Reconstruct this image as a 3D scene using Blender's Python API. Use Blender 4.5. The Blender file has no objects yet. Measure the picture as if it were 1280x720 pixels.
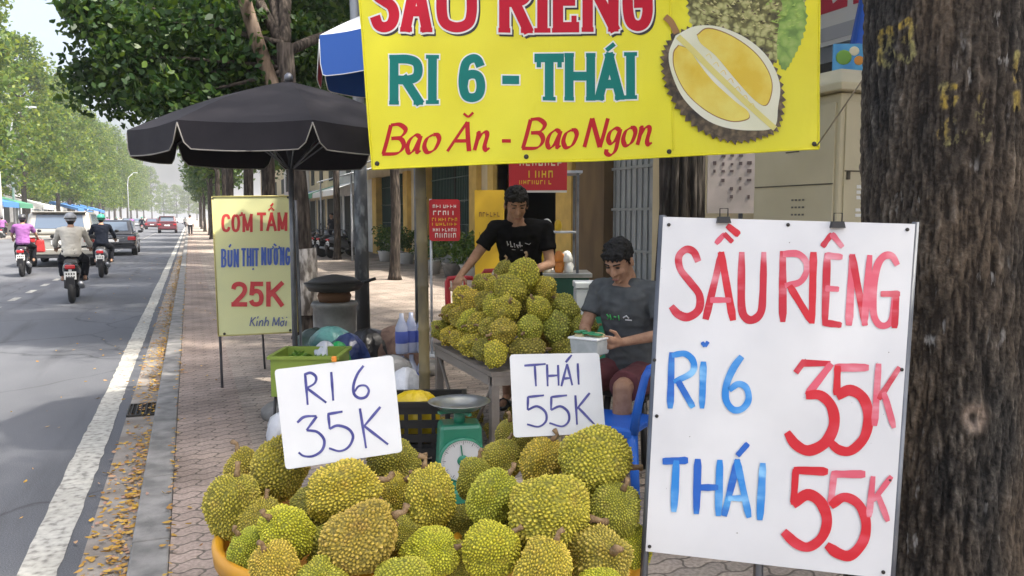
import bpy, bmesh, math, random
import numpy as np
from mathutils import Vector, Matrix, noise, kdtree

rad = math.radians
random.seed(7)
rng = np.random.default_rng(7)
SC = bpy.context.scene
COL = SC.collection

# ------------------------------------------------------------------ camera
CAM_H = 1.5
PSI = rad(21.9)            # camera heading: turned right of the road direction (+Y)
PIT = math.atan(0.088)     # looking slightly down
FPX = 1000.0               # focal length in photo pixels (1280 wide)
cd = bpy.data.cameras.new('camera')
cd.sensor_width = 36.0
cd.lens = FPX / 1280 * 36.0
cd.clip_start = 0.05
cd.clip_end = 3000
cam = bpy.data.objects.new('camera', cd)
COL.objects.link(cam)
cam.location = (0, 0, CAM_H)
cam.rotation_euler = (math.pi / 2 - PIT, 0, -PSI)
SC.camera = cam

# ------------------------------------------------------------------ sky, sun, exposure
SUN = Vector((0.42, -0.36, 0.83)).normalized()
w = bpy.data.worlds.new('World')
SC.world = w
w.use_nodes = True
nt = w.node_tree
bg = nt.nodes['Background']
sky = nt.nodes.new('ShaderNodeTexSky')
sky.sky_type = 'NISHITA'
sky.sun_disc = False
sky.sun_elevation = math.asin(SUN.z)
sky.sun_rotation = math.atan2(SUN.x, SUN.y)
sky.air_density = 1.0
sky.dust_density = 7.0
sky.ozone_density = 1.0
hsv = nt.nodes.new('ShaderNodeHueSaturation')      # thin milky haze of a humid day
hsv.inputs['Saturation'].default_value = 0.62
hsv.inputs['Value'].default_value = 1.0
nt.links.new(sky.outputs[0], hsv.inputs['Color'])
nt.links.new(hsv.outputs[0], bg.inputs[0])
bg.inputs[1].default_value = 0.15
sl = bpy.data.lights.new('sun', 'SUN')
sl.energy = 2.8
sl.angle = rad(1.5)
sl.color = (1.0, 0.93, 0.82)
sun = bpy.data.objects.new('sun', sl)
COL.objects.link(sun)
sun.rotation_euler = SUN.to_track_quat('Z', 'Y').to_euler()
sun.location = (0, 0, 60)
SC.view_settings.view_transform = 'Standard'
SC.view_settings.look = 'None'
SC.view_settings.gamma = 1
SC.view_settings.use_curve_mapping = False
SC.view_settings.exposure = 1.5
SC.cycles.use_denoising = True
SC.cycles.max_bounces = 8
SC.cycles.transparent_max_bounces = 8
SC.cycles.sample_clamp_indirect = 6
SC.cycles.volume_bounces = 1

# ------------------------------------------------------------------ pixel <-> place helpers (layout survey of the photo)
RT = Vector((math.cos(PSI), -math.sin(PSI), 0))
FH = Vector((math.sin(PSI), math.cos(PSI), 0))
FW = (FH * math.cos(PIT) + Vector((0, 0, -math.sin(PIT)))).normalized()
UP = (FH * math.sin(PIT) + Vector((0, 0, math.cos(PIT)))).normalized()
CP = Vector((0, 0, CAM_H))

def ray(px, py):
    return FW + RT * ((px - 640) / FPX) + UP * ((360 - py) / FPX)

def at(px, py, depth):
    return CP + ray(px, py) * depth

def gnd(px, py, z=0.0):
    d = ray(px, py)
    return CP + d * ((z - CAM_H) / d.z)

def hz(px, depth, z=0.0):
    """point in the image column px at that depth, height z"""
    p = CP + (FH + RT * ((px - 640) / FPX)) * depth
    p.z = z
    return p

# ------------------------------------------------------------------ object helpers
def tag(o, label=None, cat=None, group=None, kind=None):
    if label: o['label'] = label
    if cat: o['category'] = cat
    if group: o['group'] = group
    if kind: o['kind'] = kind
    return o

def thing(name, label, cat, loc=(0, 0, 0), rz=0.0, group=None):
    o = bpy.data.objects.new(name, None)
    o.empty_display_size = 0.1
    COL.objects.link(o)
    o.location = loc
    o.rotation_euler = (0, 0, rz)
    return tag(o, label, cat, group)

def copy_tree(o, parent=None):
    c = o.copy()
    COL.objects.link(c)
    if parent is not None:
        c.parent = parent
    for ch in list(o.children):
        copy_tree(ch, c)
    return c

class MB:
    def __init__(s):
        s.v, s.f, s.m, s.s = [], [], [], []

    def add(s, vs, fs, mi=0, M=None, smooth=False):
        b = len(s.v)
        for p in vs:
            s.v.append(tuple(M @ Vector(p)) if M is not None else tuple(p))
        for f in fs:
            s.f.append([b + i for i in f])
            s.m.append(mi)
            s.s.append(smooth)
        return s

    def box(s, c, d, mi=0, M=None, rz=0.0, tp=1.0, tpy=None):
        x, y, z = d[0] / 2, d[1] / 2, d[2] / 2
        ty = tp if tpy is None else tpy
        vs = [(-x, -y, -z), (x, -y, -z), (x, y, -z), (-x, y, -z),
              (-x * tp, -y * ty, z), (x * tp, -y * ty, z), (x * tp, y * ty, z), (-x * tp, y * ty, z)]
        T = Matrix.Translation(c) @ Matrix.Rotation(rz, 4, 'Z')
        if M is not None: T = M @ T
        return s.add(vs, [(0, 3, 2, 1), (4, 5, 6, 7), (0, 1, 5, 4), (1, 2, 6, 5), (2, 3, 7, 6), (3, 0, 4, 7)], mi, T)

    def tube(s, pts, rads, seg=10, mi=0, M=None, cap=True, flat=1.0):
        P = [Vector(p) for p in pts]
        if not hasattr(rads, '__len__'): rads = [rads] * len(P)
        vs, fs = [], []
        ref = None
        for i, p in enumerate(P):
            t = (P[min(i + 1, len(P) - 1)] - P[max(i - 1, 0)]).normalized()
            if ref is None:
                ref = Vector((0, 0, 1)) if abs(t.z) < 0.9 else Vector((1, 0, 0))
            u = t.cross(ref)
            if u.length < 1e-5: u = t.cross(Vector((0.3, 1, 0.2)))
            u.normalize()
            v = t.cross(u).normalized()
            ref = -v if False else ref
            for k in range(seg):
                a = 2 * math.pi * k / seg
                vs.append(p + (u * math.cos(a) + v * math.sin(a) * flat) * rads[i])
        n = len(P)
        for i in range(n - 1):
            for k in range(seg):
                k2 = (k + 1) % seg
                fs.append((i * seg + k, i * seg + k2, (i + 1) * seg + k2, (i + 1) * seg + k))
        if cap:
            fs.append(tuple(range(seg))[::-1])
            fs.append(tuple((n - 1) * seg + k for k in range(seg)))
        return s.add(vs, fs, mi, M, True)

    def capsule(s, p0, p1, r0, r1, seg=12, M=None, mi=0):
        p0, p1 = Vector(p0), Vector(p1)
        t = (p1 - p0)
        L = t.length
        t = t / L if L > 1e-6 else Vector((0, 0, 1))
        pts, rs = [], []
        for a in (-80, -50, -22):
            pts.append(p0 + t * (math.sin(rad(a)) * r0)); rs.append(r0 * math.cos(rad(a)))
        pts += [p0, p1]; rs += [r0, r1]
        for a in (22, 50, 80):
            pts.append(p1 + t * (math.sin(rad(a)) * r1)); rs.append(r1 * math.cos(rad(a)))
        ref = Vector((0, 0, 1)) if abs(t.z) < 0.9 else Vector((1, 0, 0))
        u = t.cross(ref).normalized(); v = t.cross(u)
        vs, fs = [], []
        for p, r in zip(pts, rs):
            for k in range(seg):
                a = 2 * math.pi * k / seg
                vs.append(p + (u * math.cos(a) + v * math.sin(a)) * r)
        for i in range(len(pts) - 1):
            for k in range(seg):
                k2 = (k + 1) % seg
                fs.append((i * seg + k, i * seg + k2, (i + 1) * seg + k2, (i + 1) * seg + k))
        fs.append(tuple(range(seg))[::-1])
        fs.append(tuple((len(pts) - 1) * seg + k for k in range(seg)))
        return s.add(vs, fs, mi, M, True)

    def lathe(s, prof, seg=24, M=None, mi=0, cap=True, sx=1.0, sy=1.0):
        vs, fs = [], []
        for r, z in prof:
            for k in range(seg):
                a = 2 * math.pi * k / seg
                vs.append((r * math.cos(a) * sx, r * math.sin(a) * sy, z))
        for i in range(len(prof) - 1):
            for k in range(seg):
                k2 = (k + 1) % seg
                fs.append((i * seg + k, i * seg + k2, (i + 1) * seg + k2, (i + 1) * seg + k))
        if cap:
            fs.append(tuple(range(seg))[::-1])
            fs.append(tuple((len(prof) - 1) * seg + k for k in range(seg)))
        return s.add(vs, fs, mi, M, True)

    def ell(s, c, r, seg=16, rings=10, M=None, mi=0):
        prof = []
        for i in range(rings + 1):
            a = -math.pi / 2 + math.pi * i / rings
            prof.append((max(math.cos(a), 0.03), math.sin(a)))
        T = Matrix.Translation(c) @ Matrix.Diagonal((r[0], r[1], r[2], 1))
        if M is not None: T = M @ T
        return s.lathe(prof, seg, T, mi)

    def prism(s, poly, h0, h1, M=None, mi=0):
        n = len(poly)
        vs = [(x, y, h0) for x, y in poly] + [(x, y, h1) for x, y in poly]
        fs = [tuple(range(n))[::-1], tuple(range(n, 2 * n))]
        for i in range(n):
            j = (i + 1) % n
            fs.append((i, j, n + j, n + i))
        return s.add(vs, fs, mi, M)

    def loft(s, secs, seg=20, M=None, mi=0):
        """secs: (centre, xaxis*rx, yaxis*ry)"""
        vs, fs = [], []
        for c, ax, ay in secs:
            for k in range(seg):
                a = 2 * math.pi * k / seg
                vs.append(Vector(c) + ax * math.cos(a) + ay * math.sin(a))
        for i in range(len(secs) - 1):
            for k in range(seg):
                k2 = (k + 1) % seg
                fs.append((i * seg + k, i * seg + k2, (i + 1) * seg + k2, (i + 1) * seg + k))
        fs.append(tuple(range(seg))[::-1])
        fs.append(tuple((len(secs) - 1) * seg + k for k in range(seg)))
        return s.add(vs, fs, mi, M, True)

    def mesh(s, name, mats):
        me = bpy.data.meshes.new(name)
        me.from_pydata(s.v, [], s.f)
        for m in (mats if isinstance(mats, (list, tuple)) else [mats]):
            me.materials.append(m)
        me.polygons.foreach_set('material_index', s.m)
        me.polygons.foreach_set('use_smooth', s.s)
        me.update()
        return me

    def build(s, name, mats, parent=None, bevel=0.0, loc=None, seg=2, fixn=True):
        me = s.mesh(name, mats)
        if fixn:
            bm = bmesh.new(); bm.from_mesh(me)
            bmesh.ops.recalc_face_normals(bm, faces=bm.faces)
            bm.to_mesh(me); bm.free()
        o = bpy.data.objects.new(name, me)
        COL.objects.link(o)
        if parent is not None: o.parent = parent
        if loc is not None: o.location = loc
        if bevel > 0:
            b = o.modifiers.new('bevel', 'BEVEL')
            b.width = bevel; b.segments = seg; b.limit_method = 'ANGLE'; b.angle_limit = rad(35)
        return o

def link_mesh(name, me, parent=None, loc=None, rot=None, scale=None):
    o = bpy.data.objects.new(name, me)
    COL.objects.link(o)
    if parent is not None: o.parent = parent
    if loc is not None: o.location = loc
    if rot is not None: o.rotation_euler = rot
    if scale is not None: o.scale = scale
    return o

def remeshed(mb, voxel, it, name, mats):
    me = mb.mesh(name + '_raw', mats)
    o = bpy.data.objects.new(name + '_raw', me)
    COL.objects.link(o)
    r = o.modifiers.new('r', 'REMESH'); r.mode = 'VOXEL'; r.voxel_size = voxel; r.use_smooth_shade = True
    sm = o.modifiers.new('s', 'SMOOTH'); sm.factor = 0.5; sm.iterations = it
    dg = bpy.context.evaluated_depsgraph_get()
    ev = o.evaluated_get(dg)
    out = bpy.data.meshes.new_from_object(ev)
    out.name = name
    bpy.data.objects.remove(o)
    out.materials.clear()
    for m in (mats if isinstance(mats, (list, tuple)) else [mats]):
        out.materials.append(m)
    return out

# ------------------------------------------------------------------ materials
MATS = {}

def nodes_of(name):
    m = bpy.data.materials.new(name)
    m.use_nodes = True
    n = m.node_tree
    return m, n, n.nodes['Principled BSDF'], n.nodes, n.links

def ramp(N, L, src, stops):
    r = N.new('ShaderNodeValToRGB')
    el = r.color_ramp.elements
    while len(el) > 1: el.remove(el[-1])
    el[0].position, el[0].color = stops[0][0], tuple(stops[0][1]) + (1,)
    for p, c in stops[1:]:
        e = el.new(p); e.color = tuple(c) + (1,)
    L.new(src, r.inputs[0])
    return r.outputs[0]

def noise_tex(N, L, scale, detail=4, stretch=None, coord='Object', dist=0.0):
    tc = N.new('ShaderNodeTexCoord')
    t = N.new('ShaderNodeTexNoise')
    t.inputs['Scale'].default_value = scale
    t.inputs['Detail'].default_value = detail
    t.inputs['Distortion'].default_value = dist
    if stretch:
        mp = N.new('ShaderNodeMapping'); mp.inputs['Scale'].default_value = stretch
        L.new(tc.outputs[coord], mp.inputs[0]); L.new(mp.outputs[0], t.inputs[0])
    else:
        L.new(tc.outputs[coord], t.inputs[0])
    return t.outputs[0]

def mixc(N, L, fac, a, b, mode='MIX'):
    m = N.new('ShaderNodeMix'); m.data_type = 'RGBA'; m.blend_type = mode
    for sock, val in ((m.inputs[0], fac), (m.inputs[6], a), (m.inputs[7], b)):
        if hasattr(val, 'links'): L.new(val, sock)
        elif hasattr(val, '__len__'): sock.default_value = tuple(val) + ((1,) if len(val) == 3 else ())
        else: sock.default_value = val
    return m.outputs[2]

def bump(N, L, bs, h, strength, dist=0.01):
    b = N.new('ShaderNodeBump')
    b.inputs['Strength'].default_value = strength
    b.inputs['Distance'].default_value = dist
    L.new(h, b.inputs['Height'])
    L.new(b.outputs[0], bs.inputs['Normal'])
    return b

def mat(name, col, rough=0.6, col2=None, sc=6.0, metal=0.0, bmp=0.0, bsc=40.0, spec=0.5, rand=0.0,
        lo=0.35, hi=0.65, stretch=None, bd=0.01, coat=0.0, alpha=None, trans=0.0):
    if name in MATS: return MATS[name]
    m, n, b, N, L = nodes_of(name)
    b.inputs['Roughness'].default_value = rough
    b.inputs['Metallic'].default_value = metal
    b.inputs['Specular IOR Level'].default_value = spec
    b.inputs['Coat Weight'].default_value = coat
    b.inputs['Transmission Weight'].default_value = trans
    b.inputs['Base Color'].default_value = tuple(col) + (1,)
    out = None
    if col2 is not None:
        out = ramp(N, L, noise_tex(N, L, sc, 5, stretch), [(lo, col), (hi, col2)])
    if rand:
        oi = N.new('ShaderNodeObjectInfo')
        hs = N.new('ShaderNodeHueSaturation')
        mr = N.new('ShaderNodeMapRange')
        mr.inputs[3].default_value = 1 - rand; mr.inputs[4].default_value = 1 + rand
        L.new(oi.outputs['Random'], mr.inputs[0]); L.new(mr.outputs[0], hs.inputs['Value'])
        if out is not None: L.new(out, hs.inputs['Color'])
        else: hs.inputs['Color'].default_value = tuple(col) + (1,)
        out = hs.outputs[0]
    if out is not None: L.new(out, b.inputs['Base Color'])
    if bmp: bump(N, L, b, noise_tex(N, L, bsc, 6, stretch), bmp, bd)
    if alpha is not None: b.inputs['Alpha'].default_value = alpha
    MATS[name] = m
    return m

def leaf_mat(name, c1, c2, c3, tr=0.35, rough=0.45):
    m, n, b, N, L = nodes_of(name)
    g = N.new('ShaderNodeNewGeometry')
    col = ramp(N, L, g.outputs['Random Per Island'], [(0.0, c1), (0.55, c2), (1.0, c3)])
    L.new(col, b.inputs['Base Color'])
    b.inputs['Roughness'].default_value = rough
    b.inputs['Specular IOR Level'].default_value = 0.3
    t = N.new('ShaderNodeBsdfTranslucent')
    tcol = mixc(N, L, 1.0, col, (1.6, 1.5, 0.6), 'MULTIPLY')
    L.new(tcol, t.inputs[0])
    mx = N.new('ShaderNodeMixShader'); mx.inputs[0].default_value = tr
    L.new(b.outputs[0], mx.inputs[1]); L.new(t.outputs[0], mx.inputs[2])
    L.new(mx.outputs[0], N['Material Output'].inputs[0])
    MATS[name] = m
    return m

# ------------------------------------------------------------------ leaves
def leaf_mesh(name, C, size, m, aspect=0.5, seed=0, hang=0.0, hexa=False, smin=0.6):
    r = np.random.default_rng(seed)
    n = len(C)
    u = r.normal(size=(n, 3)); u[:, 2] -= hang
    u /= np.linalg.norm(u, axis=1)[:, None]
    t = r.normal(size=(n, 3)); t[:, 2] += 0.6
    v = np.cross(u, t); v /= np.linalg.norm(v, axis=1)[:, None]
    s = (size * r.uniform(smin, 1.25, n))[:, None]
    a, bq = u * s * 0.5, v * s * 0.5 * aspect
    if hexa:
        nn = np.cross(u, v) * s * 0.08
        P = np.stack([C - a, C - a * .35 + bq + nn, C + a * .35 + bq * .8 + nn, C + a, C + a * .35 - bq * .8 + nn, C - a * .35 - bq + nn], 1)
        k = 6
    else:
        P = np.stack([C - a, C + bq, C + a, C - bq], 1)
        k = 4
    me = bpy.data.meshes.new(name)
    me.vertices.add(n * k); me.vertices.foreach_set('co', P.astype(np.float32).ravel())
    me.loops.add(n * k); me.loops.foreach_set('vertex_index', np.arange(n * k, dtype=np.int32))
    me.polygons.add(n); me.polygons.foreach_set('loop_start', np.arange(0, n * k, k, dtype=np.int32))
    me.update(calc_edges=True)
    me.materials.append(m)
    return me

def clumps(n, nc, centre, radii, rc, seed, shell=0.55, flat=0.7):
    r = np.random.default_rng(seed)
    d = r.normal(size=(nc, 3)); d /= np.linalg.norm(d, axis=1)[:, None]
    q = d * (shell + (1 - shell) * r.uniform(size=(nc, 1)) ** 0.6) * np.array(radii)
    cc = np.array(centre) + q
    idx = r.integers(0, nc, n)
    rr = rc * r.uniform(0.6, 1.3, nc)
    dd = r.normal(size=(n, 3)); dd /= np.linalg.norm(dd, axis=1)[:, None]
    dd *= (r.uniform(size=(n, 1)) ** 0.45)
    P = cc[idx] + dd * rr[idx][:, None] * np.array((1, 1, flat))
    return P, cc

# ------------------------------------------------------------------ writing: stroke letters
GL = {
 'S': [('c', (1, .80), (.82, .96), (.5, 1), (.15, .93), (0, .76), (.13, .60), (.5, .50), (.87, .40), (1, .23), (.85, .06), (.5, 0), (.17, .05), (0, .21))],
 'A': [((0, 0), (.5, 1)), ((.5, 1), (1, 0)), ((.2, .3), (.8, .3))],
 'U': [('c', (0, 1), (0, .7), (0, .3), (.12, .08), (.5, 0), (.88, .08), (1, .3), (1, .7), (1, 1))],
 'R': [((0, 0), (0, 1)), ('c', (0, 1), (.55, 1), (.9, .93), (1, .75), (.9, .57), (.55, .5), (0, .5)), ((.45, .5), (1, 0))],
 'I': [((.5, 0), (.5, 1))],
 'E': [((0, 0), (0, 1)), ((0, 1), (1, 1)), ((0, .52), (.75, .52)), ((0, 0), (1, 0))],
 'N': [((0, 0), (0, 1)), ((0, 1), (1, 0)), ((1, 0), (1, 1))],
 'G': [('c', (1, .78), (.84, .95), (.5, 1), (.15, .92), (0, .68), (0, .32), (.15, .08), (.5, 0), (.85, .06), (1, .24), (1, .45)), ((1, .45), (.58, .45))],
 'T': [((0, 1), (1, 1)), ((.5, 1), (.5, 0))],
 'H': [((0, 0), (0, 1)), ((1, 0), (1, 1)), ((0, .52), (1, .52))],
 'M': [((0, 0), (0, 1)), ((0, 1), (.5, .1)), ((.5, .1), (1, 1)), ((1, 1), (1, 0))],
 'C': [('c', (1, .76), (.84, .95), (.5, 1), (.15, .92), (0, .68), (0, .32), (.15, .08), (.5, 0), (.84, .05), (1, .24))],
 'O': [('c', (.5, 1), (.15, .92), (0, .65), (0, .35), (.15, .08), (.5, 0), (.85, .08), (1, .35), (1, .65), (.85, .92), (.5, 1))],
 'B': [((0, 0), (0, 1)), ('c', (0, 1), (.55, 1), (.88, .93), (.95, .77), (.85, .6), (.5, .52), (0, .52)), ('c', (.5, .52), (.9, .45), (1, .27), (.9, .07), (.55, 0), (0, 0))],
 'K': [((0, 0), (0, 1)), ((1, 1), (.05, .42)), ((.3, .6), (1, 0))],
 '2': [('c', (0, .74), (.12, .93), (.5, 1), (.88, .92), (1, .72), (.85, .5), (.45, .25), (.02, 0)), ((.02, 0), (1, 0))],
 '5': [((.95, 1), (.15, 1)), ((.15, 1), (.06, .55)), ('c', (.06, .55), (.5, .66), (.88, .56), (1, .32), (.88, .08), (.5, 0), (.15, .05), (0, .2))],
 '6': [('c', (.98, .80), (.8, .97), (.5, 1), (.15, .88), (0, .55), (0, .28), (.15, .06), (.5, 0), (.87, .07), (1, .3), (.87, .54), (.5, .6), (.12, .52), (0, .3))],
 '-': [((0, .5), (1, .5))],
}

def cat_rom(p, n=6):
    P = [Vector(q) for q in p]
    P = [P[0] * 2 - P[1]] + P + [P[-1] * 2 - P[-2]]
    out = []
    for i in range(1, len(P) - 2):
        for k in range(n):
            t = k / n
            a, b, c, d = P[i - 1], P[i], P[i + 1], P[i + 2]
            out.append(0.5 * ((2 * b) + (c - a) * t + (2 * a - 5 * b + 4 * c - d) * t * t + (3 * b - a - 3 * c + d) * t ** 3))
    out.append(P[-2])
    return out

def ribbon(pts, wid, ext=0.0, nib=None, taper=None):
    """centre line -> strip of (left,right) 2-D points"""
    P = [Vector(p[:2]) for p in pts]
    if len(P) >= 2 and ext:
        P[0] = P[0] - (P[1] - P[0]).normalized() * ext
        P[-1] = P[-1] + (P[-1] - P[-2]).normalized() * ext
    L, Rr = [], []
    n = len(P)
    for i in range(n):
        t = (P[min(i + 1, n - 1)] - P[max(i - 1, 0)]).normalized()
        nn = Vector((-t.y, t.x))
        ww = wid
        if nib is not None:
            d = Vector((math.cos(nib), math.sin(nib)))
            ww = wid * (0.30 + 0.70 * abs(nn.dot(d)))
        if taper:
            ww *= taper(i / (n - 1))
        L.append(P[i] + nn * ww / 2); Rr.append(P[i] - nn * ww / 2)
    return L, Rr

class Plane:
    """a flat board in the scene: found from three pixels and depths, gives points on itself"""
    def __init__(s, a, b, c, loc):
        s.o = at(*a); e1 = at(*b) - s.o; e2 = at(*c) - s.o
        s.n = e1.cross(e2).normalized()
        if s.n.dot(CP - s.o) < 0: s.n = -s.n
        s.loc = Vector(loc)
    def pt(s, px, py, off=0.0):
        d = ray(px, py)
        t = (s.o - CP).dot(s.n) / d.dot(s.n)
        return CP + d * t + s.n * off - s.loc

class Writer:
    def __init__(s, plane, base=0.0008, step=0.00004):
        s.pl, s.b, s.st, s.k, s.mb = plane, base, step, 0, MB()
    def strip(s, L, R, mi=0):
        off = s.b + s.st * s.k; s.k += 1
        vs, fs = [], []
        for a, b in zip(L, R):
            vs += [s.pl.pt(a.x, a.y, off), s.pl.pt(b.x, b.y, off)]
        for i in range(len(L) - 1):
            fs.append((2 * i, 2 * i + 1, 2 * i + 3, 2 * i + 2))
        s.mb.add(vs, fs, mi)
    def poly(s, pts, mi=0):
        off = s.b + s.st * s.k; s.k += 1
        vs = [s.pl.pt(p[0], p[1], off) for p in pts]
        c = Vector((0, 0, 0))
        for q in vs: c += q
        c /= len(vs)
        n = len(vs)
        s.mb.add(vs + [c], [(i, (i + 1) % n, n) for i in range(n)], mi)
    def polyflat(s, pts, mi=0):
        off = s.b + s.st * s.k; s.k += 1
        s.mb.add([s.pl.pt(p[0], p[1], off) for p in pts], [tuple(range(len(pts)))], mi)
    def line(s, pts, wid, smooth=False, mi=0, nib=None, ext=0.0, taper=None):
        p = cat_rom(pts) if smooth else [Vector(q) for q in pts]
        if not smooth and len(p) == 2 and taper:
            p = [p[0].lerp(p[1], k / 8) for k in range(9)]
        s.strip(*ribbon(p, wid, ext, nib, taper), mi)
    def glyph(s, ch, x0, y0, x1, y1, wid, skew=0.0, mi=0, slab=0.0, grow=0.0, dx=0, dy=0):
        """box in pixels: y0 top, y1 bottom"""
        h = wid / 2
        def M(p):
            u, v = p
            if ch == 'I': x = (x0 + x1) / 2
            else: x = x0 + h + u * (x1 - x0 - wid)
            y = y1 - h - v * (y1 - y0 - wid)
            if ch in '-': y = (y0 + y1) / 2
            return (x + dx + skew * (y1 - y), y + dy)
        for st in GL[ch]:
            sm = st[0] == 'c'
            pts = [M(p) for p in (st[1:] if sm else st)]
            s.line(pts, wid + grow, sm, mi, ext=(h + grow / 2) if not sm else grow / 2)
        if slab:
            ft = {'A': [(0, 0), (1, 0)], 'R': [(0, 0), (0, 1), (1, 0)], 'I': [(.5, 0), (.5, 1)], 'N': [(0, 0), (0, 1), (1, 1)],
                  'U': [(0, 1), (1, 1)], 'H': [(0, 0), (1, 0), (0, 1), (1, 1)], 'T': [(.5, 0)], 'E': [(0, 0), (0, 1)], 'K': [(0, 0), (0, 1)]}.get(ch, [])
            for f in ft:
                c = M(f)
                sl = slab * (1.35 if ch in 'IT' else 1.0)
                yy = c[1] + (h - wid * .22 if f[1] == 0 else -h + wid * .22)
                s.line([(c[0] - sl - grow / 2, yy), (c[0] + sl + grow / 2, yy)], wid * .44 + grow, False, mi)
            if ch in 'ET':
                for u in ((0, 1) if ch == 'T' else (1,)):
                    c = M((u, 1))
                    s.line([(c[0], c[1] - h), (c[0], c[1] + wid * 1.1 + grow / 2)], wid * .5 + grow, False, mi)
                if ch == 'E':
                    c = M((1, 0)); s.line([(c[0], c[1] + h), (c[0], c[1] - wid * 1.1 - grow / 2)], wid * .5 + grow, False, mi)
    def build(s, name, mats, parent):
        o = s.mb.build(name, mats, parent, fixn=False)
        return o
# ================================================================== SETTING
ROADZ = -0.1

def sheet(name, x0, x1, y0, y1, z, m, parent=None):
    mb = MB()
    mb.add([(x0, y0, z), (x1, y0, z), (x1, y1, z), (x0, y1, z)], [(0, 1, 2, 3)])
    return mb.build(name, m, parent)

# --- asphalt
def asphalt():
    m, n, b, N, L = nodes_of('asphalt')
    fine = noise_tex(N, L, 160, 3)
    big = noise_tex(N, L, 0.55, 5, (1.0, 0.35, 1.0))
    c1 = ramp(N, L, fine, [(0.3, (0.074, 0.078, 0.085)), (0.5, (0.118, 0.123, 0.133)), (0.72, (0.175, 0.182, 0.192))])
    c2 = ramp(N, L, big, [(0.35, (0.72, 0.72, 0.74)), (0.6, (1.1, 1.1, 1.12))])
    base = mixc(N, L, 1.0, c1, c2, 'MULTIPLY')
    oil = ramp(N, L, noise_tex(N, L, 1.3, 6, (2.2, .25, 1)), [(.56, (1, 1, 1)), (.70, (.70, .69, .68))])
    base = mixc(N, L, 1.0, base, oil, 'MULTIPLY')
    tc = N.new('ShaderNodeTexCoord'); vo = N.new('ShaderNodeTexVoronoi'); vo.feature = 'DISTANCE_TO_EDGE'; vo.inputs['Scale'].default_value = .42
    nzd = N.new('ShaderNodeTexNoise'); nzd.inputs['Scale'].default_value = 1.6; nzd.inputs['Detail'].default_value = 6
    L.new(tc.outputs['Object'], nzd.inputs[0]); L.new(mixc(N, L, .25, tc.outputs['Object'], nzd.outputs[1]), vo.inputs[0])
    crk = ramp(N, L, vo.outputs[0], [(.0, (.45, .44, .43)), (.006, (1, 1, 1))])
    L.new(mixc(N, L, .8, base, mixc(N, L, 1.0, base, crk, 'MULTIPLY')), b.inputs['Base Color'])
    b.inputs['Roughness'].default_value = 0.75
    b.inputs['Specular IOR Level'].default_value = 0.35
    bump(N, L, b, fine, 0.5, 0.004)
    return m
M_ASPH = asphalt()

def pavers(name, a, c, mortar, bw, bh, wave, rot=0.0):
    m, n, b, N, L = nodes_of(name)
    tc = N.new('ShaderNodeTexCoord')
    sp = N.new('ShaderNodeSeparateXYZ'); L.new(tc.outputs['Object'], sp.inputs[0])
    def sinw(src, freq, amp):
        m1 = N.new('ShaderNodeMath'); m1.operation = 'MULTIPLY'; m1.inputs[1].default_value = freq; L.new(src, m1.inputs[0])
        m2 = N.new('ShaderNodeMath'); m2.operation = 'SINE'; L.new(m1.outputs[0], m2.inputs[0])
        m3 = N.new('ShaderNodeMath'); m3.operation = 'MULTIPLY'; m3.inputs[1].default_value = amp; L.new(m2.outputs[0], m3.inputs[0])
        return m3.outputs[0]
    ax = N.new('ShaderNodeMath'); ax.operation = 'ADD'; L.new(sp.outputs[0], ax.inputs[0]); L.new(sinw(sp.outputs[1], 2 * math.pi / bh, wave), ax.inputs[1])
    ay = N.new('ShaderNodeMath'); ay.operation = 'ADD'; L.new(sp.outputs[1], ay.inputs[0]); L.new(sinw(sp.outputs[0], 4 * math.pi / bw, wave), ay.inputs[1])
    cb = N.new('ShaderNodeCombineXYZ'); L.new(ax.outputs[0], cb.inputs[0]); L.new(ay.outputs[0], cb.inputs[1])
    br = N.new('ShaderNodeTexBrick')
    br.inputs['Scale'].default_value = 1.0
    br.inputs['Brick Width'].default_value = bw
    br.inputs['Row Height'].default_value = bh
    br.inputs['Mortar Size'].default_value = 0.007
    br.inputs['Mortar Smooth'].default_value = 0.4
    br.inputs['Bias'].default_value = 0.0
    br.inputs['Color1'].default_value = a + (1,)
    br.inputs['Color2'].default_value = c + (1,)
    br.inputs['Mortar'].default_value = mortar + (1,)
    L.new(cb.outputs[0], br.inputs['Vector'])
    dirt = ramp(N, L, noise_tex(N, L, 1.7, 7), [(0.32, (0.62, 0.60, 0.58)), (0.62, (1.08, 1.05, 1.02))])
    spk = ramp(N, L, noise_tex(N, L, 55, 3), [(0.35, (0.75, 0.74, 0.73)), (0.65, (1.12, 1.1, 1.08))])
    col = mixc(N, L, 1.0, mixc(N, L, 1.0, br.outputs[0], dirt, 'MULTIPLY'), spk, 'MULTIPLY')
    L.new(col, b.inputs['Base Color'])
    b.inputs['Roughness'].default_value = 0.85
    b.inputs['Specular IOR Level'].default_value = 0.25
    inv = N.new('ShaderNodeMath'); inv.operation = 'SUBTRACT'; inv.inputs[0].default_value = 1.0
    L.new(br.outputs[1], inv.inputs[1])
    hh = N.new('ShaderNodeMath'); hh.operation = 'ADD'
    nz = noise_tex(N, L, 90, 4)
    sc = N.new('ShaderNodeMath'); sc.operation = 'MULTIPLY'; sc.inputs[1].default_value = 0.35; L.new(nz, sc.inputs[0])
    L.new(inv.outputs[0], hh.inputs[0]); L.new(sc.outputs[0], hh.inputs[1])
    bump(N, L, b, hh.outputs[0], 0.7, 0.006)
    return m
M_PAVER = pavers('red_pavers', (0.42, 0.345, 0.305), (0.34, 0.285, 0.255), (0.17, 0.15, 0.13), 0.22, 0.105, 0.014)
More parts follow.
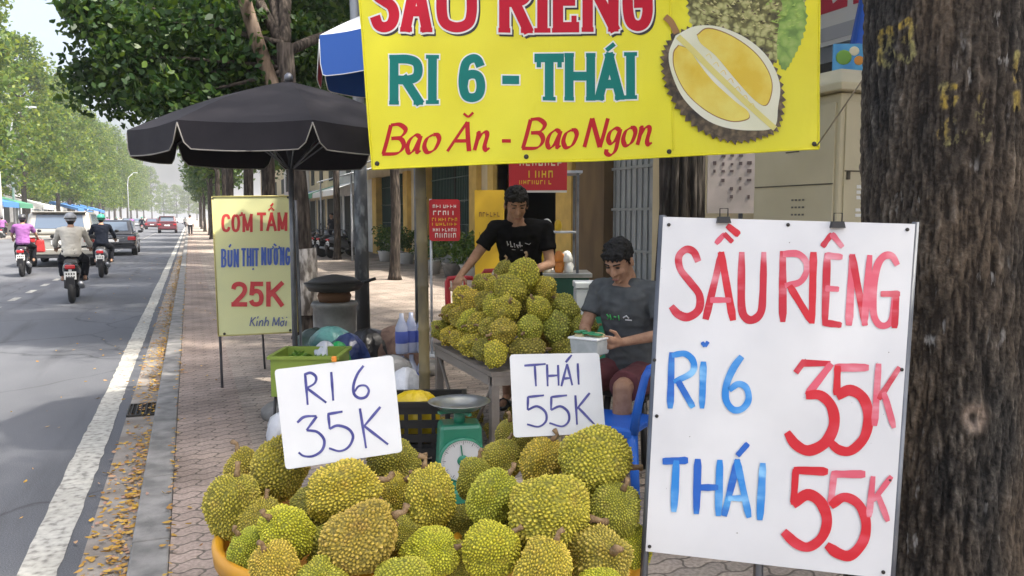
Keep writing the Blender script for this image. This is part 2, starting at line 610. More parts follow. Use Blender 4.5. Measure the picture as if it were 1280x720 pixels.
M_GPAVER = pavers('grey_pavers', (0.42, 0.365, 0.32), (0.33, 0.295, 0.265), (0.18, 0.16, 0.14), 0.30, 0.10, 0.012)
M_KERB = mat('kerb_concrete', (0.15, 0.147, 0.14), 0.9, (0.29, 0.28, 0.265), 6, bmp=0.4, bsc=70)
M_GUT = mat('gutter_concrete', (0.20, 0.175, 0.15), 0.9, (0.31, 0.285, 0.255), 4, bmp=0.4, bsc=60)
M_EARTH = mat('bare_earth', (0.16, 0.13, 0.10), 0.95, (0.24, 0.2, 0.16), 0.4)

def worn_paint():
    m, n, b, N, L = nodes_of('worn_road_paint')
    c = ramp(N, L, noise_tex(N, L, 22, 8), [(0.33, (0.21, 0.20, 0.185)), (0.48, (0.42, 0.41, 0.375)), (0.7, (0.54, 0.53, 0.485))])
    c2 = ramp(N, L, noise_tex(N, L, 2.2, 5), [(0.35, (0.8, 0.79, 0.76)), (0.6, (1.0, 1.0, 0.98))])
    L.new(mixc(N, L, 1.0, c, c2, 'MULTIPLY'), b.inputs['Base Color'])
    b.inputs['Roughness'].default_value = 0.7
    return m
M_LINE = worn_paint()

tag(sheet('ground', -700, 700, -200, 1500, -0.16, M_EARTH), kind='structure')
tag(sheet('road', -12.7, -0.50, -60, 900, ROADZ, M_ASPH), kind='structure')
mb = MB(); vs = []; random.seed(2)
yk = [-10 + .12 * k for k in range(500)] + [50 + 10 * k for k in range(65)]
for yy in yk:
    j = .006 if yy < 50 else 0
    vs += [(-.769 + random.uniform(-j, j) + .006 * math.sin(yy * .9), yy, ROADZ + .004), (-.60 + random.uniform(-j, j) + .006 * math.sin(yy * 1.1 + 1), yy, ROADZ + .004)]
mb.add(vs, [(2 * i, 2 * i + 1, 2 * i + 3, 2 * i + 2) for i in range(len(yk) - 1)])
tag(mb.build('edge_line', M_LINE), kind='structure')
mb = MB()
y = -20.0
while y < 160:
    mb.add([(-3.30, y, ROADZ + .004), (-3.17, y, ROADZ + .004), (-3.17, y + .7, ROADZ + .004), (-3.30, y + .7, ROADZ + .004)], [(0, 1, 2, 3)])
    y += 1.8
tag(mb.build('lane_markings', M_LINE), kind='structure')
mb = MB()
mb.box((-0.41, 320, -0.13), (0.22, 760, 0.07))
tag(mb.build('gutter', M_GUT), kind='structure')
mb = MB()
yy = -12.0
while yy < 220:                       # kerb of separate cast stones
    ln = 1.0 if yy < 60 else 4.0
    mb.box((-0.215, yy + ln / 2, -0.075), (0.165, ln - 0.008, 0.15 + random.uniform(-.006, .006)))
    yy += ln
tag(mb.build('kerb', M_KERB, bevel=0.012), kind='structure')
mb = MB()
mb.box((0.105, 360, -0.075), (0.47, 800, 0.15))
tag(mb.build('pavement', M_PAVER), kind='structure')
mb = MB(); mb.box((3.82, 360, -0.077), (6.96, 800, 0.15))
tag(mb.build('pavement', M_GPAVER), kind='structure')
mb = MB(); mb.box((-15.2, 360, -0.06), (5.0, 800, 0.12))
tag(mb.build('far_pavement', M_GUT), kind='structure')

# drain grate in the gutter
g0 = gnd(176, 514, ROADZ)
t = thing('drain_grate', 'dark sunken storm drain opening in the gutter beside the kerb', 'drain', (-0.40, g0.y, -0.094))
mb = MB()
for a, b2 in (((-.115, 0), (.012, .42)), ((.115, 0), (.012, .42)), ((0, -.21), (.22, .014)), ((0, .21), (.22, .014))):
    mb.box((a[0], a[1], 0.006), (b2[0], b2[1], .02))
mb.build('rim', mat('wet_iron', (0.05, 0.045, 0.04), 0.6, metal=.5), t)
mb = MB(); mb.box((0, 0, .001), (.21, .40, .006)); mb.build('pit', mat('pit_shade', (0.012, 0.01, 0.008), 0.95), t)  # flat black plate, the hole's shade painted instead of a real hollow
mb = MB()
for k in range(6): mb.box((-.09 + k * .036, 0, .010), (.010, .40, .012))
mb.build('bars', mat('wet_iron', (0, 0, 0)), t)

# fallen leaves along the gutter and kerb
M_FALL = leaf_mat('fallen_leaf', (0.34, 0.17, 0.05), (0.58, 0.37, 0.06), (0.42, 0.25, 0.20), 0.1, 0.7)
r = np.random.default_rng(3)
pts = []
for k in range(6500):
    yy = 1.9 + 34 * r.uniform() ** 2.2
    q = r.uniform()
    dens = 0.5 + 0.5 * math.sin(yy * 1.9 + 1) * math.sin(yy * 0.7)
    if r.uniform() > 0.25 + 0.75 * dens: continue
    if q < 0.72: x, z = -0.305 - abs(r.normal()) * 0.075, -0.086
    elif q < 0.80: x, z = -0.50 + r.normal() * 0.02, -0.090
    elif q < 0.86: x, z = -0.135 + r.normal() * 0.015, 0.008
    elif q < 0.95: x, z = r.uniform(-.5, -.3), -0.090
    else: x, z = r.uniform(-1.8, 0.3), None
    if z is None: z = -0.094 if x < -.3 else 0.006
    pts.append((x, yy, z + r.uniform(0, .012)))
fl = leaf_mesh('fallen_leaves', np.array(pts), 0.044, M_FALL, 0.62, 5, 0, True)
v = np.zeros(len(fl.vertices) * 3, np.float32); fl.vertices.foreach_get('co', v); v = v.reshape(-1, 6, 3)
c = v.mean(1, keepdims=True); d = v - c; d[:, :, 2] *= 0.28; v = (c + d).astype(np.float32)
fl.vertices.foreach_set('co', v.ravel()); fl.update()
tag(link_mesh('fallen_leaves', fl), 'fallen yellow and brown leaves lying along the gutter and kerb', kind='stuff')

# ------------------------------------------------------------------ bark and trees
def bark_mat(name, dark, mid, lite, stretch=(1, 1, 0.18), sc=26, fleck=True, spec=0.25):
    m, n, b, N, L = nodes_of(name)
    a = noise_tex(N, L, sc, 8, stretch)
    col = ramp(N, L, a, [(0.36, dark), (0.52, mid), (0.68, lite)])
    big = ramp(N, L, noise_tex(N, L, 2.5, 4), [(0.35, (0.65, 0.62, 0.6)), (0.65, (1.15, 1.12, 1.08))])
    col = mixc(N, L, 1.0, col, big, 'MULTIPLY')
    L.new(col, b.inputs['Base Color'])
    b.inputs['Roughness'].default_value = 0.9
    b.inputs['Specular IOR Level'].default_value = spec
    bump(N, L, b, a, 0.9, 0.02)
    MATS[name] = m
    return m
M_BARK = bark_mat('bark', (0.022, 0.018, 0.015), (0.06, 0.05, 0.042), (0.12, 0.10, 0.085))
M_BARK2 = bark_mat('pale_bark', (0.09, 0.065, 0.045), (0.18, 0.135, 0.10), (0.28, 0.22, 0.17), sc=14)
M_LEAF_DK = leaf_mat('dark_leaf', (0.014, 0.040, 0.011), (0.028, 0.070, 0.018), (0.075, 0.125, 0.022), 0.33)
M_LEAF_MD = leaf_mat('mid_leaf', (0.028, 0.065, 0.016), (0.055, 0.11, 0.022), (0.12, 0.17, 0.03), 0.35)
M_LEAF_LT = leaf_mat('light_leaf', (0.038, 0.085, 0.012), (0.085, 0.145, 0.018), (0.19, 0.23, 0.025), 0.40)

def limb(mb, a, b, r0, r1, bend=0.15, n=7, seg=9):
    a, b = Vector(a), Vector(b)
    o = Vector((random.uniform(-1, 1), random.uniform(-1, 1), random.uniform(0, .6))) * (b - a).length * bend
    P = [a.lerp(b, k / n) + o * math.sin(math.pi * k / n) for k in range(n + 1)]
    mb.tube(P, [r0 + (r1 - r0) * k / n for k in range(n + 1)], seg)

def roadside_tree(label, loc, tr, fork, cc, cr, nl, nc, rc, ls, seed, leafm, group=None, limbs=6, lean=(0, 0), name='street_tree', barkm=None, shell=.45):
    random.seed(seed)
    t = thing(name, label, 'tree', loc, 0, group)
    bm = barkm or M_BARK
    mb = MB()
    zs = [0, .12, .3, .8, 1.6, fork * .8, fork]
    rs = [tr * 1.5, tr * 1.22, tr * 1.08, tr, tr * .95, tr * .9, tr * .8]
    mb.tube([(lean[0] * z / fork + .02 * math.sin(z * 2.1 + seed), lean[1] * z / fork + .02 * math.cos(z * 1.7), z) for z in zs], rs, 18)
    mb.build('trunk', bm, t)
    P, C = clumps(nl, nc, cc, cr, rc, seed, shell)
    top = Vector((lean[0], lean[1], fork))
    pick = sorted(range(nc), key=lambda i: random.random())[:limbs * 3]
    mb = MB()
    mid = Vector(cc) - Vector((0, 0, cr[2] * .35))
    for i in range(limbs):
        q = Vector(C[pick[i]])
        j = top.lerp(q, .55) + Vector((0, 0, .35))
        limb(mb, top - Vector((0, 0, .1)), j, tr * .55, tr * .3, .08)
        limb(mb, j, q, tr * .3, .02, .1)
        for k in (1, 2):
            q2 = Vector(C[pick[limbs + (i * 2 + k) % (limbs * 2)]])
            if (q2 - j).length < max(cr): limb(mb, j, q2, tr * .18, .012, .12, 6, 6)
    mb.build('limbs', bm, t)
    link_mesh('crown', leaf_mesh('crown', P, ls, leafm, 0.55, seed, 0.3, nl < 40000 and ls < .2), t)
    return t

# the near trunk at the right edge, with deep bark relief
def near_tree():
    loc = Vector((2.09, 1.72, 0))
    t = thing('big_tree', 'thick dark furrowed tree trunk with faded yellow paint behind the white price board', 'tree', loc)
    SEG = 360
    ZS = [.02 * k for k in range(20)] + [.4 + .0042 * k for k in range(500)] + [2.5 + .05 * k for k in range(39)]
    NR = len(ZS) - 1
    def strokes_px():
        S = []
        def q(pts, wd): S.append(([(1070 + x / 3.6, y / 3.6) for x, y in pts], wd))
        q([(150, 130), (110, 150), (115, 195), (150, 210), (165, 250), (140, 295), (110, 270), (112, 230), (150, 205), (160, 165), (150, 130)], 4.2)      # 8
        q([(200, 120), (235, 90), (258, 120), (240, 165), (215, 180)], 4.2); q([(215, 180), (255, 195), (258, 240), (230, 275), (200, 255)], 4.2)          # 3
        q([(400, 385), (400, 470)], 6); q([(380, 395), (445, 390)], 4); q([(450, 440), (425, 490)], 3)
        q([(430, 545), (385, 600), (400, 640), (460, 625)], 6); q([(490, 560), (485, 610)], 3)
        q([(570, 435), (555, 520), (580, 560), (575, 630)], 5); q([(600, 570), (590, 625)], 4)
        q([(725, 240), (715, 300), (725, 360)], 4); q([(722, 420), (724, 490)], 4)
        return S
    ST = strokes_px()
    def segd(p, a, b):
        a, b = Vector(a), Vector(b)
        d = b - a
        u = max(0, min(1, (p - a).dot(d) / max(d.dot(d), 1e-6)))
        return (p - a - d * u).length
    vs, hv, pv = [], [], []
    kx, kz = 1217, 522
    for i in range(NR + 1):
        z = ZS[i]
        base = 0.232 + 0.15 * math.exp(-z / 0.22) + 0.022 * math.exp(-((z - 3.6) / 1.2) ** 2)
        cx = -0.035 * (z - 1.2) * 0.8
        for k in range(SEG):
            a = 2 * math.pi * k / SEG
            ca, sa = math.cos(a), math.sin(a)
            lob = 1 + .035 * math.sin(3 * a + .6 + z * .25) + .02 * math.sin(5 * a + 1.2 - z * .4)
            wob = noise.noise(Vector((ca * 1.6, sa * 1.6, z * 2.2))) * .6
            p1 = Vector((ca * 7.5 + wob * .35, sa * 7.5, z * 2.6))
            n1 = 1 - abs(noise.noise(p1)) * 2.2                 # ridged furrows
            p2 = Vector((ca * 16 + wob, sa * 16, z * 9))
            n2 = 1 - abs(noise.noise(p2)) * 2.0
            n3 = noise.noise(Vector((ca * 13, sa * 13, z * 13)))
            n4 = noise.noise(Vector((ca * 30, sa * 30, z * 24)))
            n5 = noise.noise(Vector((ca * 62, sa * 62, z * 48)))
            h = -.45 * max(0, n1 - .35) - .42 * max(0, n2 - .3) + .34 * n3 + .34 * n4 + .26 * n5
            rr = base * lob + .0165 * h
            p = Vector((cx + ca * rr, sa * rr, z))
            wp = p + loc
            pa = 0.0
            if sa < .55 and .45 < z < 2.6:
                d = wp - CP
                dep = d.dot(FW)
                q = Vector((640 + FPX * d.dot(RT) / dep, 360 - FPX * d.dot(UP) / dep))
                kd2 = ((q.x - kx) / 17) ** 2 + ((q.y - kz) / 21) ** 2
                if kd2 < 3:                                     # the healed knot: a raised ring with a pit
                    p += Vector((ca, sa, 0)) * (.008 * math.exp(-(math.sqrt(kd2) - .95) ** 2 * 7) - .014 * math.exp(-kd2 * 9))
                    pa = -1.0 * math.exp(-(math.sqrt(kd2) - .55) ** 2 * 9)
                if q.y < 190 and q.x > 1085:
                    for pts, wd in ST:
                        for u in range(len(pts) - 1):
                            dd = segd(q, pts[u], pts[u + 1])
                            wq = wd * 1.15
                            if dd < wq: pa = max(pa, min(1, (wq - dd) / (wq * .35)))
                    if q.x < 1150 and pa > 0: pa *= .9
            vs.append(p); hv.append(h); pv.append(pa)
    fs = []
    for i in range(NR):
        for k in range(SEG):
            k2 = (k + 1) % SEG
            fs.append((i * SEG + k, i * SEG + k2, (i + 1) * SEG + k2, (i + 1) * SEG + k))
    me = bpy.data.meshes.new('trunk')
    me.from_pydata([tuple(p) for p in vs], [], fs)
    me.polygons.foreach_set('use_smooth', [True] * len(fs))
    for nm, dat in (('relief', hv), ('paint', pv)):
        at_ = me.attributes.new(nm, 'FLOAT', 'POINT'); at_.data.foreach_set('value', np.array(dat, np.float32))
    m, n, b, N, L = nodes_of('furrowed_bark')
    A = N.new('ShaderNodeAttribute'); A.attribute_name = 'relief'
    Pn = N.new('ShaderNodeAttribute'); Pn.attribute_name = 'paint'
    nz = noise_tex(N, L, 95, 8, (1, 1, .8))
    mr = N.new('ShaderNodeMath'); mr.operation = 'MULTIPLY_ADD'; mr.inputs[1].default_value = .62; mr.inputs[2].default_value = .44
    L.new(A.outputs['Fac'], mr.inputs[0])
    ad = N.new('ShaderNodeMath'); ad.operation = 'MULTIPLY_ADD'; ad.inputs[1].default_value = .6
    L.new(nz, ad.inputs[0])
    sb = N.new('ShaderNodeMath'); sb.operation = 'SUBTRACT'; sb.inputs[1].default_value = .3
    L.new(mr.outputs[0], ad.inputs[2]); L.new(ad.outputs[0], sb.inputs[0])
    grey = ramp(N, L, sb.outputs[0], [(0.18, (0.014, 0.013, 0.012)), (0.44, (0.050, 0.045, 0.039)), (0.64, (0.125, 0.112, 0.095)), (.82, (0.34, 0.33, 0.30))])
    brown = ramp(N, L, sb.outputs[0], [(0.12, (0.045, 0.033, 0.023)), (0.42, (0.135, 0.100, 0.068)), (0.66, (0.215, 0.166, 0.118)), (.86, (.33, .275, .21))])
    big = ramp(N, L, noise_tex(N, L, 4.2, 6, (1, 1, .32)), [(0.40, (0, 0, 0)), (0.66, (.9, .9, .9))])
    col = mixc(N, L, big, grey, brown)
    fl_ = ramp(N, L, noise_tex(N, L, 38, 4, (1, 1, .28)), [(0.64, (0, 0, 0)), (0.72, (1, 1, 1))])
    fl2 = mixc(N, L, 1.0, fl_, ramp(N, L, noise_tex(N, L, 5, 3), [(.45, (0, 0, 0)), (.6, (.8, .8, .8))]), 'MULTIPLY')
    col = mixc(N, L, fl2, col, (0.36, 0.35, 0.33))
    pm = N.new('ShaderNodeMath'); pm.operation = 'MULTIPLY'; pm.use_clamp = True
    L.new(Pn.outputs['Fac'], pm.inputs[0])
    L.new(ramp(N, L, sb.outputs[0], [(.24, (0, 0, 0)), (.52, (.80, .80, .80))]), pm.inputs[1])
    ycol = mixc(N, L, ramp(N, L, noise_tex(N, L, 4, 2), [(.45, (0, 0, 0)), (.55, (1, 1, 1))]), (0.52, 0.36, 0.05), (0.36, 0.335, 0.12))
    col = mixc(N, L, pm.outputs[0], col, ycol)
    kn = N.new('ShaderNodeMath'); kn.operation = 'MULTIPLY'; kn.inputs[1].default_value = -1; kn.use_clamp = True
    L.new(Pn.outputs['Fac'], kn.inputs[0])
    col = mixc(N, L, kn.outputs[0], col, (0.30, 0.235, 0.185))
    L.new(col, b.inputs['Base Color'])
    b.inputs['Roughness'].default_value = .88
    b.inputs['Specular IOR Level'].default_value = .3
    bump(N, L, b, nz, .9, .012)
    me.materials.append(m)
    link_mesh('trunk', me, t)
    mb = MB()
    P, C = clumps(17000, 110, (3.1, -1.6, 7.2), (3.1, 5.6, 2.1), 1.0, 21, .2, .6)  # out-of-view crown, shaped and shifted sideways so it shades the stall
    top = Vector((-.09, 0, 4.3))
    for i in range(14):
        limb(mb, top, C[i * 7], .15, .025, .1, 8)
    mb.build('limbs', M_BARK, t)
    link_mesh('crown', leaf_mesh('crown', P, .23, M_LEAF_MD, .55, 4, .3, True), t)
near_tree()

# the tree in the middle of the pavement, behind the black umbrella
p = hz(383, 9.9)
mt = roadside_tree('leafy dark green street tree behind the black umbrella with whitewashed trunk base', p, .125, 3.6, (.9, 3.3, 6.7), (3.5, 3.4, 3.2), 46000, 110, .8, .125, 11, M_LEAF_DK,
                   lean=(-.18, .1), shell=.35)
mb = MB()                                                  # low drooping branches over the pavement edge
P1, C1 = clumps(26000, 62, (-1.05, 1.2, 3.45), (1.5, 1.2, 1.0), .48, 31, .2, .7)
P2, C2 = clumps(1500, 14, (-2.55, 1.4, 4.0), (.55, .8, .22), .27, 33, .1, .7)
P1 = np.concatenate([P1, P2])
for i in range(6): limb(mb, (-1.9, .8, 4.1), C2[i * 2], .018, .006, .1, 6, 5)
limb(mb, (-.2, .1, 3.6), (-1.9, .8, 4.1), .04, .018, .06, 6, 6)
for i in range(9): limb(mb, (-.15, .08, 3.3), C1[i * 3], .035, .01, .12, 6, 6)
mb.build('low_limbs', M_BARK, mt)
link_mesh('low_crown', leaf_mesh('low_crown', P1, .105, M_LEAF_DK, .55, 32, .3, True), mt)
mb = MB()
mb.tube([(.0, -.06, 2.2), (-.17, -.02, 2.7), (-.35, .06, 3.1), (-.50, .14, 3.6), (-.66, .22, 4.2), (-.95, .3, 5.2)], [.05, .075, .085, .085, .08, .05], 12)
mb.build('pale_limb', M_BARK2, mt)
mb = MB()
mb.tube([(0, 0, .30), (0, 0, .55), (.0, 0, .95), (-.01, 0, 1.12)], [.139, .134, .130, .126], 18)
mb.build('whitewash', mat('flaking_whitewash', (0.10, 0.085, 0.07), .9, (0.42, 0.39, 0.35), 16, lo=.42, hi=.6, bmp=.5, bsc=40, stretch=(1, 1, .35)), mt)
# further trees of the same row
for k, Y in enumerate((17.5, 24.5, 32, 40, 49, 60, 74, 92, 115, 140)):
    nl = 9000 if Y < 30 else 4500
    roadside_tree(['slim street tree second from the black umbrella along the pavement', 'slim street tree third along the pavement beyond the umbrella'][k] if k < 2
                  else 'distant street tree of the pavement row with dark trunk', (1.55 + .1 * math.sin(k * 2.3), Y, 0), .15, 4.2,
                  (.7, .3, 7.0), (2.7, 3.2, 3.2), nl, 50, 1.0, .26 if Y < 30 else .4, 50 + k, M_LEAF_DK if k < 3 else M_LEAF_MD, 'street trees along the pavement', 4)
for k, (X, Y) in enumerate(((4.6, 19), (4.9, 29), (4.8, 41), (5.2, 56))):
    roadside_tree(['dark slim tree near the building wall behind the street lamp pole', 'dark slim tree close to the building behind the parked scooters', 'far slim tree near the white house front', 'farthest slim tree near the house fronts'][k],
                  (X, Y, 0), .12, 4.4, (0, 0, 7.0), (2.6, 2.6, 2.5), 5000, 40, .9, .28, 80 + k, M_LEAF_DK, 'trees by the houses', 4)

# tall trees across the road
protos = []
for s in range(5):
    random.seed(200 + s)
    h = 20.0
    r = np.random.default_rng(300 + s)
    n, nc = 8500, 100
    zc = 4 + (h - 4.5) * r.uniform(size=nc) ** .85
    prof = np.interp(zc, [3, 6, 10, 15, 18, 20], [2.2, 3.5, 3.6, 2.9, 1.8, .5])
    aa = r.uniform(0, 6.283, nc)
    q = prof * (.35 + .65 * r.uniform(size=nc) ** .5)
    C = np.stack([np.cos(aa) * q, np.sin(aa) * q, zc], 1)
    idx = r.integers(0, nc, n)
    dd = r.normal(size=(n, 3)); dd /= np.linalg.norm(dd, axis=1)[:, None]
    dd *= r.uniform(size=(n, 1)) ** .45
    P = C[idx] + dd * (1.15 * r.uniform(.6, 1.3, nc))[idx][:, None] * np.array((1, 1, .75))
    cme = leaf_mesh('crown', P, .40, M_LEAF_LT, .6, 400 + s, .2)
    mb = MB()
    mb.tube([(0, 0, 0), (.03, 0, 1), (.05, .03, 6), (0, 0, 12), (0, 0, 18)], [.34, .26, .2, .13, .04], 9)
    for i in range(14):
        b_ = Vector(C[i * 5]); mb.tube([(0, 0, max(3.5, b_.z - 1.5)), tuple(b_ * .5 + Vector((0, 0, b_.z * .5 - .4))), tuple(b_)], [.09, .05, .02], 6)
    protos.append((cme, mb.mesh('trunk', M_BARK)))
TL = ['tallest lit tree at the left picture edge across the road', 'tall narrow tree next to the leftmost one across the road',
      'tall sunlit tree standing behind the silver SUV across the road', 'tall sunlit tree behind the black car across the road']
ys = [64, 76, 88, 99, 112, 123, 135, 149, 163, 178, 195, 214, 236, 262, 292, 330, 380]
for k, Y in enumerate(ys):
    random.seed(900 + k)
    t = thing('tall_tree', TL[k] if k < 4 else 'tall hazy green tree in the far row across the road', 'tree', (-15.2 + random.uniform(-.8, .8), Y, 0), random.uniform(0, 6.28), 'tall trees across the road')
    cme, tme = protos[k % 5]
    s = random.uniform(.92, 1.12)
    t.scale = (s, s, s * random.uniform(.92, 1.08))
    link_mesh('crown', cme, t); link_mesh('trunk', tme, t)
for k, Y in enumerate((70, 92, 117, 142, 170, 205, 245, 300)):
    random.seed(1900 + k)
    t = thing('tall_tree', 'tall hazy green tree standing behind the front row across the road', 'tree', (-24 + random.uniform(-1.5, 1.5), Y, 0), random.uniform(0, 6.28), 'tall trees across the road')
    cme, tme = protos[(k + 2) % 5]
    link_mesh('crown', cme, t); link_mesh('trunk', tme, t)
# trees closing the far end of the road
for k, (X, Y) in enumerate(((-6, 460), (0, 430), (6, 400), (4, 470), (-12, 450), (9, 330))):
    t = thing('tall_tree', 'hazy blue green tree closing the far end of the road', 'tree', (X, Y, 0), k * 1.3, 'trees at the end of the road')
    cme, tme = protos[k % 5]
    t.scale = (1.2, 1.2, .95)
    link_mesh('crown', cme, t); link_mesh('trunk', tme, t)

# ------------------------------------------------------------------ buildings on the right
M_CREAM = mat('cream_wall', (0.62, 0.52, 0.33), .85, (0.52, 0.43, 0.27), 1.5, bmp=.2, bsc=30)
M_OCHRE = mat('ochre_pillar', (0.66, 0.44, 0.11), .8, (0.52, 0.34, 0.09), 3)
M_BROWNP = mat('brown_pillar', (0.17, 0.11, 0.05), .8, (0.11, 0.07, 0.035), 3, stretch=(1, 1, .3))
M_GRGRILLE = mat('green_grille', (0.025, 0.075, 0.062), .5, (0.018, 0.05, 0.045), 4, stretch=(1, 3, .3))
M_INSHADE = mat('interior_shade', (0.020, 0.024, 0.020), .9)  # near-black colour stands in for the shade inside shops and windows
M_STONE = mat('stone_base', (0.25, 0.25, 0.235), .9, (0.17, 0.175, 0.16), 4)
M_WHITEISH = mat('white_render', (0.60, 0.60, 0.58), .85, (0.48, 0.48, 0.47), 2)
M_ZINC = mat('zinc_sheet', (0.55, 0.58, 0.62), .45, (0.42, 0.44, 0.48), 5, metal=.2)
M_GREYGATE = mat('grey_gate', (0.36, 0.38, 0.39), .55, (0.28, 0.30, 0.31), 3)

FX = 7.35
b1 = thing('shop_building', 'long single storey shop row with ochre pillars and dark green shutters behind the vendors', 'building', (FX, 22, 0))
def wallseg(y0, y1, z0, z1, m, name, x0=0.0, x1=.3, parent=b1, oy=22):
    mb = MB(); mb.box(((x0 + x1) / 2, (y0 + y1) / 2 - oy, (z0 + z1) / 2), (x1 - x0, y1 - y0, z1 - z0))
    return mb.build(name, m, parent)
wallseg(8.9, 36, 3.15, 4.3, M_CREAM, 'upper_wall', .002, .3)
wallseg(8.9, 11.85, 0, 3.148, M_CREAM, 'wall')
wallseg(13.4, 14.6, 0, 3.148, M_BROWNP, 'pillar', -.1, .3)
wallseg(14.75, 15.5, 0, 3.148, M_OCHRE, 'pillar', -.12, .3)
wallseg(19.3, 20.9, 0, 3.148, M_CREAM, 'wall')
wallseg(20.5, 21.1, 0, 3.147, M_OCHRE, 'pillar', -.15, .302)
wallseg(19.3, 19.7, 0, 3.147, M_OCHRE, 'pillar', -.12, .302)
wallseg(25.6, 26.6, 0, 3.147, M_OCHRE, 'pillar', -.15, .3)
wallseg(26.6, 27.9, 0, 3.148, M_CREAM, 'wall')
wallseg(27.9, 28.5, 0, 3.147, M_OCHRE, 'pillar', -.15, .3)
wallseg(33, 33.8, 0, 3.147, M_OCHRE, 'pillar', -.15, .3)
wallseg(33.8, 36, 0, 3.148, M_WHITEISH, 'wall')
for (y0, y1) in ((21.1, 25.6), (28.5, 33)):
    wallseg(y0, y1, 0, .75, M_STONE, 'stone_base', .02, .3)
    o = wallseg(y0, y1, .75, 3.147, M_GRGRILLE, 'shutter', .12, .16)
    mb = MB()
    yy = y0 + .1
    while yy < y1:
        mb.box((.10, yy - 22, 1.95), (.03, .025, 2.38)); yy += .16
    for z in (1.3, 2.0, 2.7): mb.box((.09, (y0 + y1) / 2 - 22, z), (.03, y1 - y0, .03))
    mb.build('grille', M_GRGRILLE, o)
    mb = MB(); mb.box((.11, (y0 + y1) / 2 - 22 - .2, 1.9), (.05, .1, 2.3)); mb.build('post', mat('black_post', (.02, .02, .02), .6), o)
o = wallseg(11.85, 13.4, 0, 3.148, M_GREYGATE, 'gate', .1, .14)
mb = MB()
for k in range(8): mb.box((.08, 11.95 + k * .194 - 22, 1.57), (.02, .03, 3.1))
for z in (.9, 1.65, 2.4): mb.box((.07, 12.62 - 22, z), (.03, 1.55, .05))
mb.build('gate_bars', mat('gate_bar', (.26, .28, .28), .5), o)
wallseg(15.5, 19.3, 0, 3.148, M_INSHADE, 'opening_shade_panel', 1.6, 1.7)  # solid dark panel, indoor shade painted as its colour
wallseg(8.9, 36, 0, 4.2, M_INSHADE, 'back_wall', 3.0, 3.2)
wallseg(8.9, 36, 4.3, 4.4, M_STONE, 'roof_slab', -.1, 3.2)
mb = MB()
for y0, y1, z in ((27.2, 35.5, 3.0), (21.0, 26.2, 3.2)):
    n = 24
    vs, fs = [], []
    for k in range(n * 2 + 1):
        yy = y0 + (y1 - y0) * k / (n * 2) - 22
        dz = .03 * (k % 2)
        vs += [(-.05, yy, z + .55 + dz), (-2.2, yy, z + dz)]
    for k in range(n * 2): fs.append((2 * k, 2 * k + 1, 2 * k + 3, 2 * k + 2))
    mb.add(vs, fs)
mb.build('awning', M_ZINC, b1)
for yy in (28, 35):
    mb = MB(); mb.tube([(-2.1, yy - 22, 0), (-2.1, yy - 22, 3.0)], .035, 8); mb.build('awning_post', M_ZINC, b1)

def house(name_label, Y0, Y1, H, X, wallm, awn, seed, openings=3):
    random.seed(seed)
    t = thing('house', name_label, 'house', (X, (Y0 + Y1) / 2, 0), 0, 'houses along the pavement')
    L_ = Y1 - Y0
    mb = MB(); mb.box((3, 0, H / 2), (6, L_ - .02, H)); mb.build('wall', wallm, t)
    mb = MB(); mb.box((2.9, 0, H + .1), (6.4, L_, .2)); mb.build('roof', M_STONE, t)
    for k in range(openings):
        yc = -L_ / 2 + L_ * (k + .5) / openings
        ww = L_ / openings * .68
        mb = MB(); mb.box((-.02, yc, 1.3), (.05, ww, 2.6)); d = mb.build('shopfront', random.choice([M_INSHADE, M_GRGRILLE, M_INSHADE]), t)
        for sy in (-1, 1):
            mb = MB(); mb.box((-.05, yc + sy * ww / 2, 1.32), (.06, .08, 2.64)); mb.build('frame', M_GREYGATE, d)
        if H > 5:
            mb = MB(); mb.box((-.02, yc, 4.3), (.05, ww * .5, 1.3)); mb.build('window', M_INSHADE, t)
        mb = MB(); mb.add([(0, yc - ww * .7, 3.3), (0, yc + ww * .7, 3.3), (-1.6, yc + ww * .7, 2.75), (-1.6, yc - ww * .7, 2.75)], [(0, 1, 2, 3)])
        mb.add([(-1.6, yc - ww * .7, 2.75), (-1.6, yc + ww * .7, 2.75), (-1.62, yc + ww * .7, 2.5), (-1.62, yc - ww * .7, 2.5)], [(0, 1, 2, 3)])
        mb.build('awning', awn[k % len(awn)], t)
    return t
A_W = mat('white_canvas', (.62, .63, .62), .8); A_B = mat('blue_canvas', (.05, .18, .45), .8); A_R = mat('red_canvas', (.42, .05, .05), .8); A_G = mat('green_canvas', (.06, .22, .13), .8)
house('pale house with white awnings just past the shop row', 36.2, 46, 5.6, 7.6, M_WHITEISH, [A_W, A_W, A_G], 1)
house('cream house front behind the pavement trees', 46, 57, 7.0, 7.8, M_CREAM, [A_G, A_W, A_B], 2)
house('grey white far house front behind the tree trunks', 57, 72, 6.2, 7.7, M_WHITEISH, [A_R, A_W], 3)
house('farthest cream house front along the pavement', 72, 100, 7.5, 8, M_CREAM, [A_W, A_B, A_R], 4, 4)

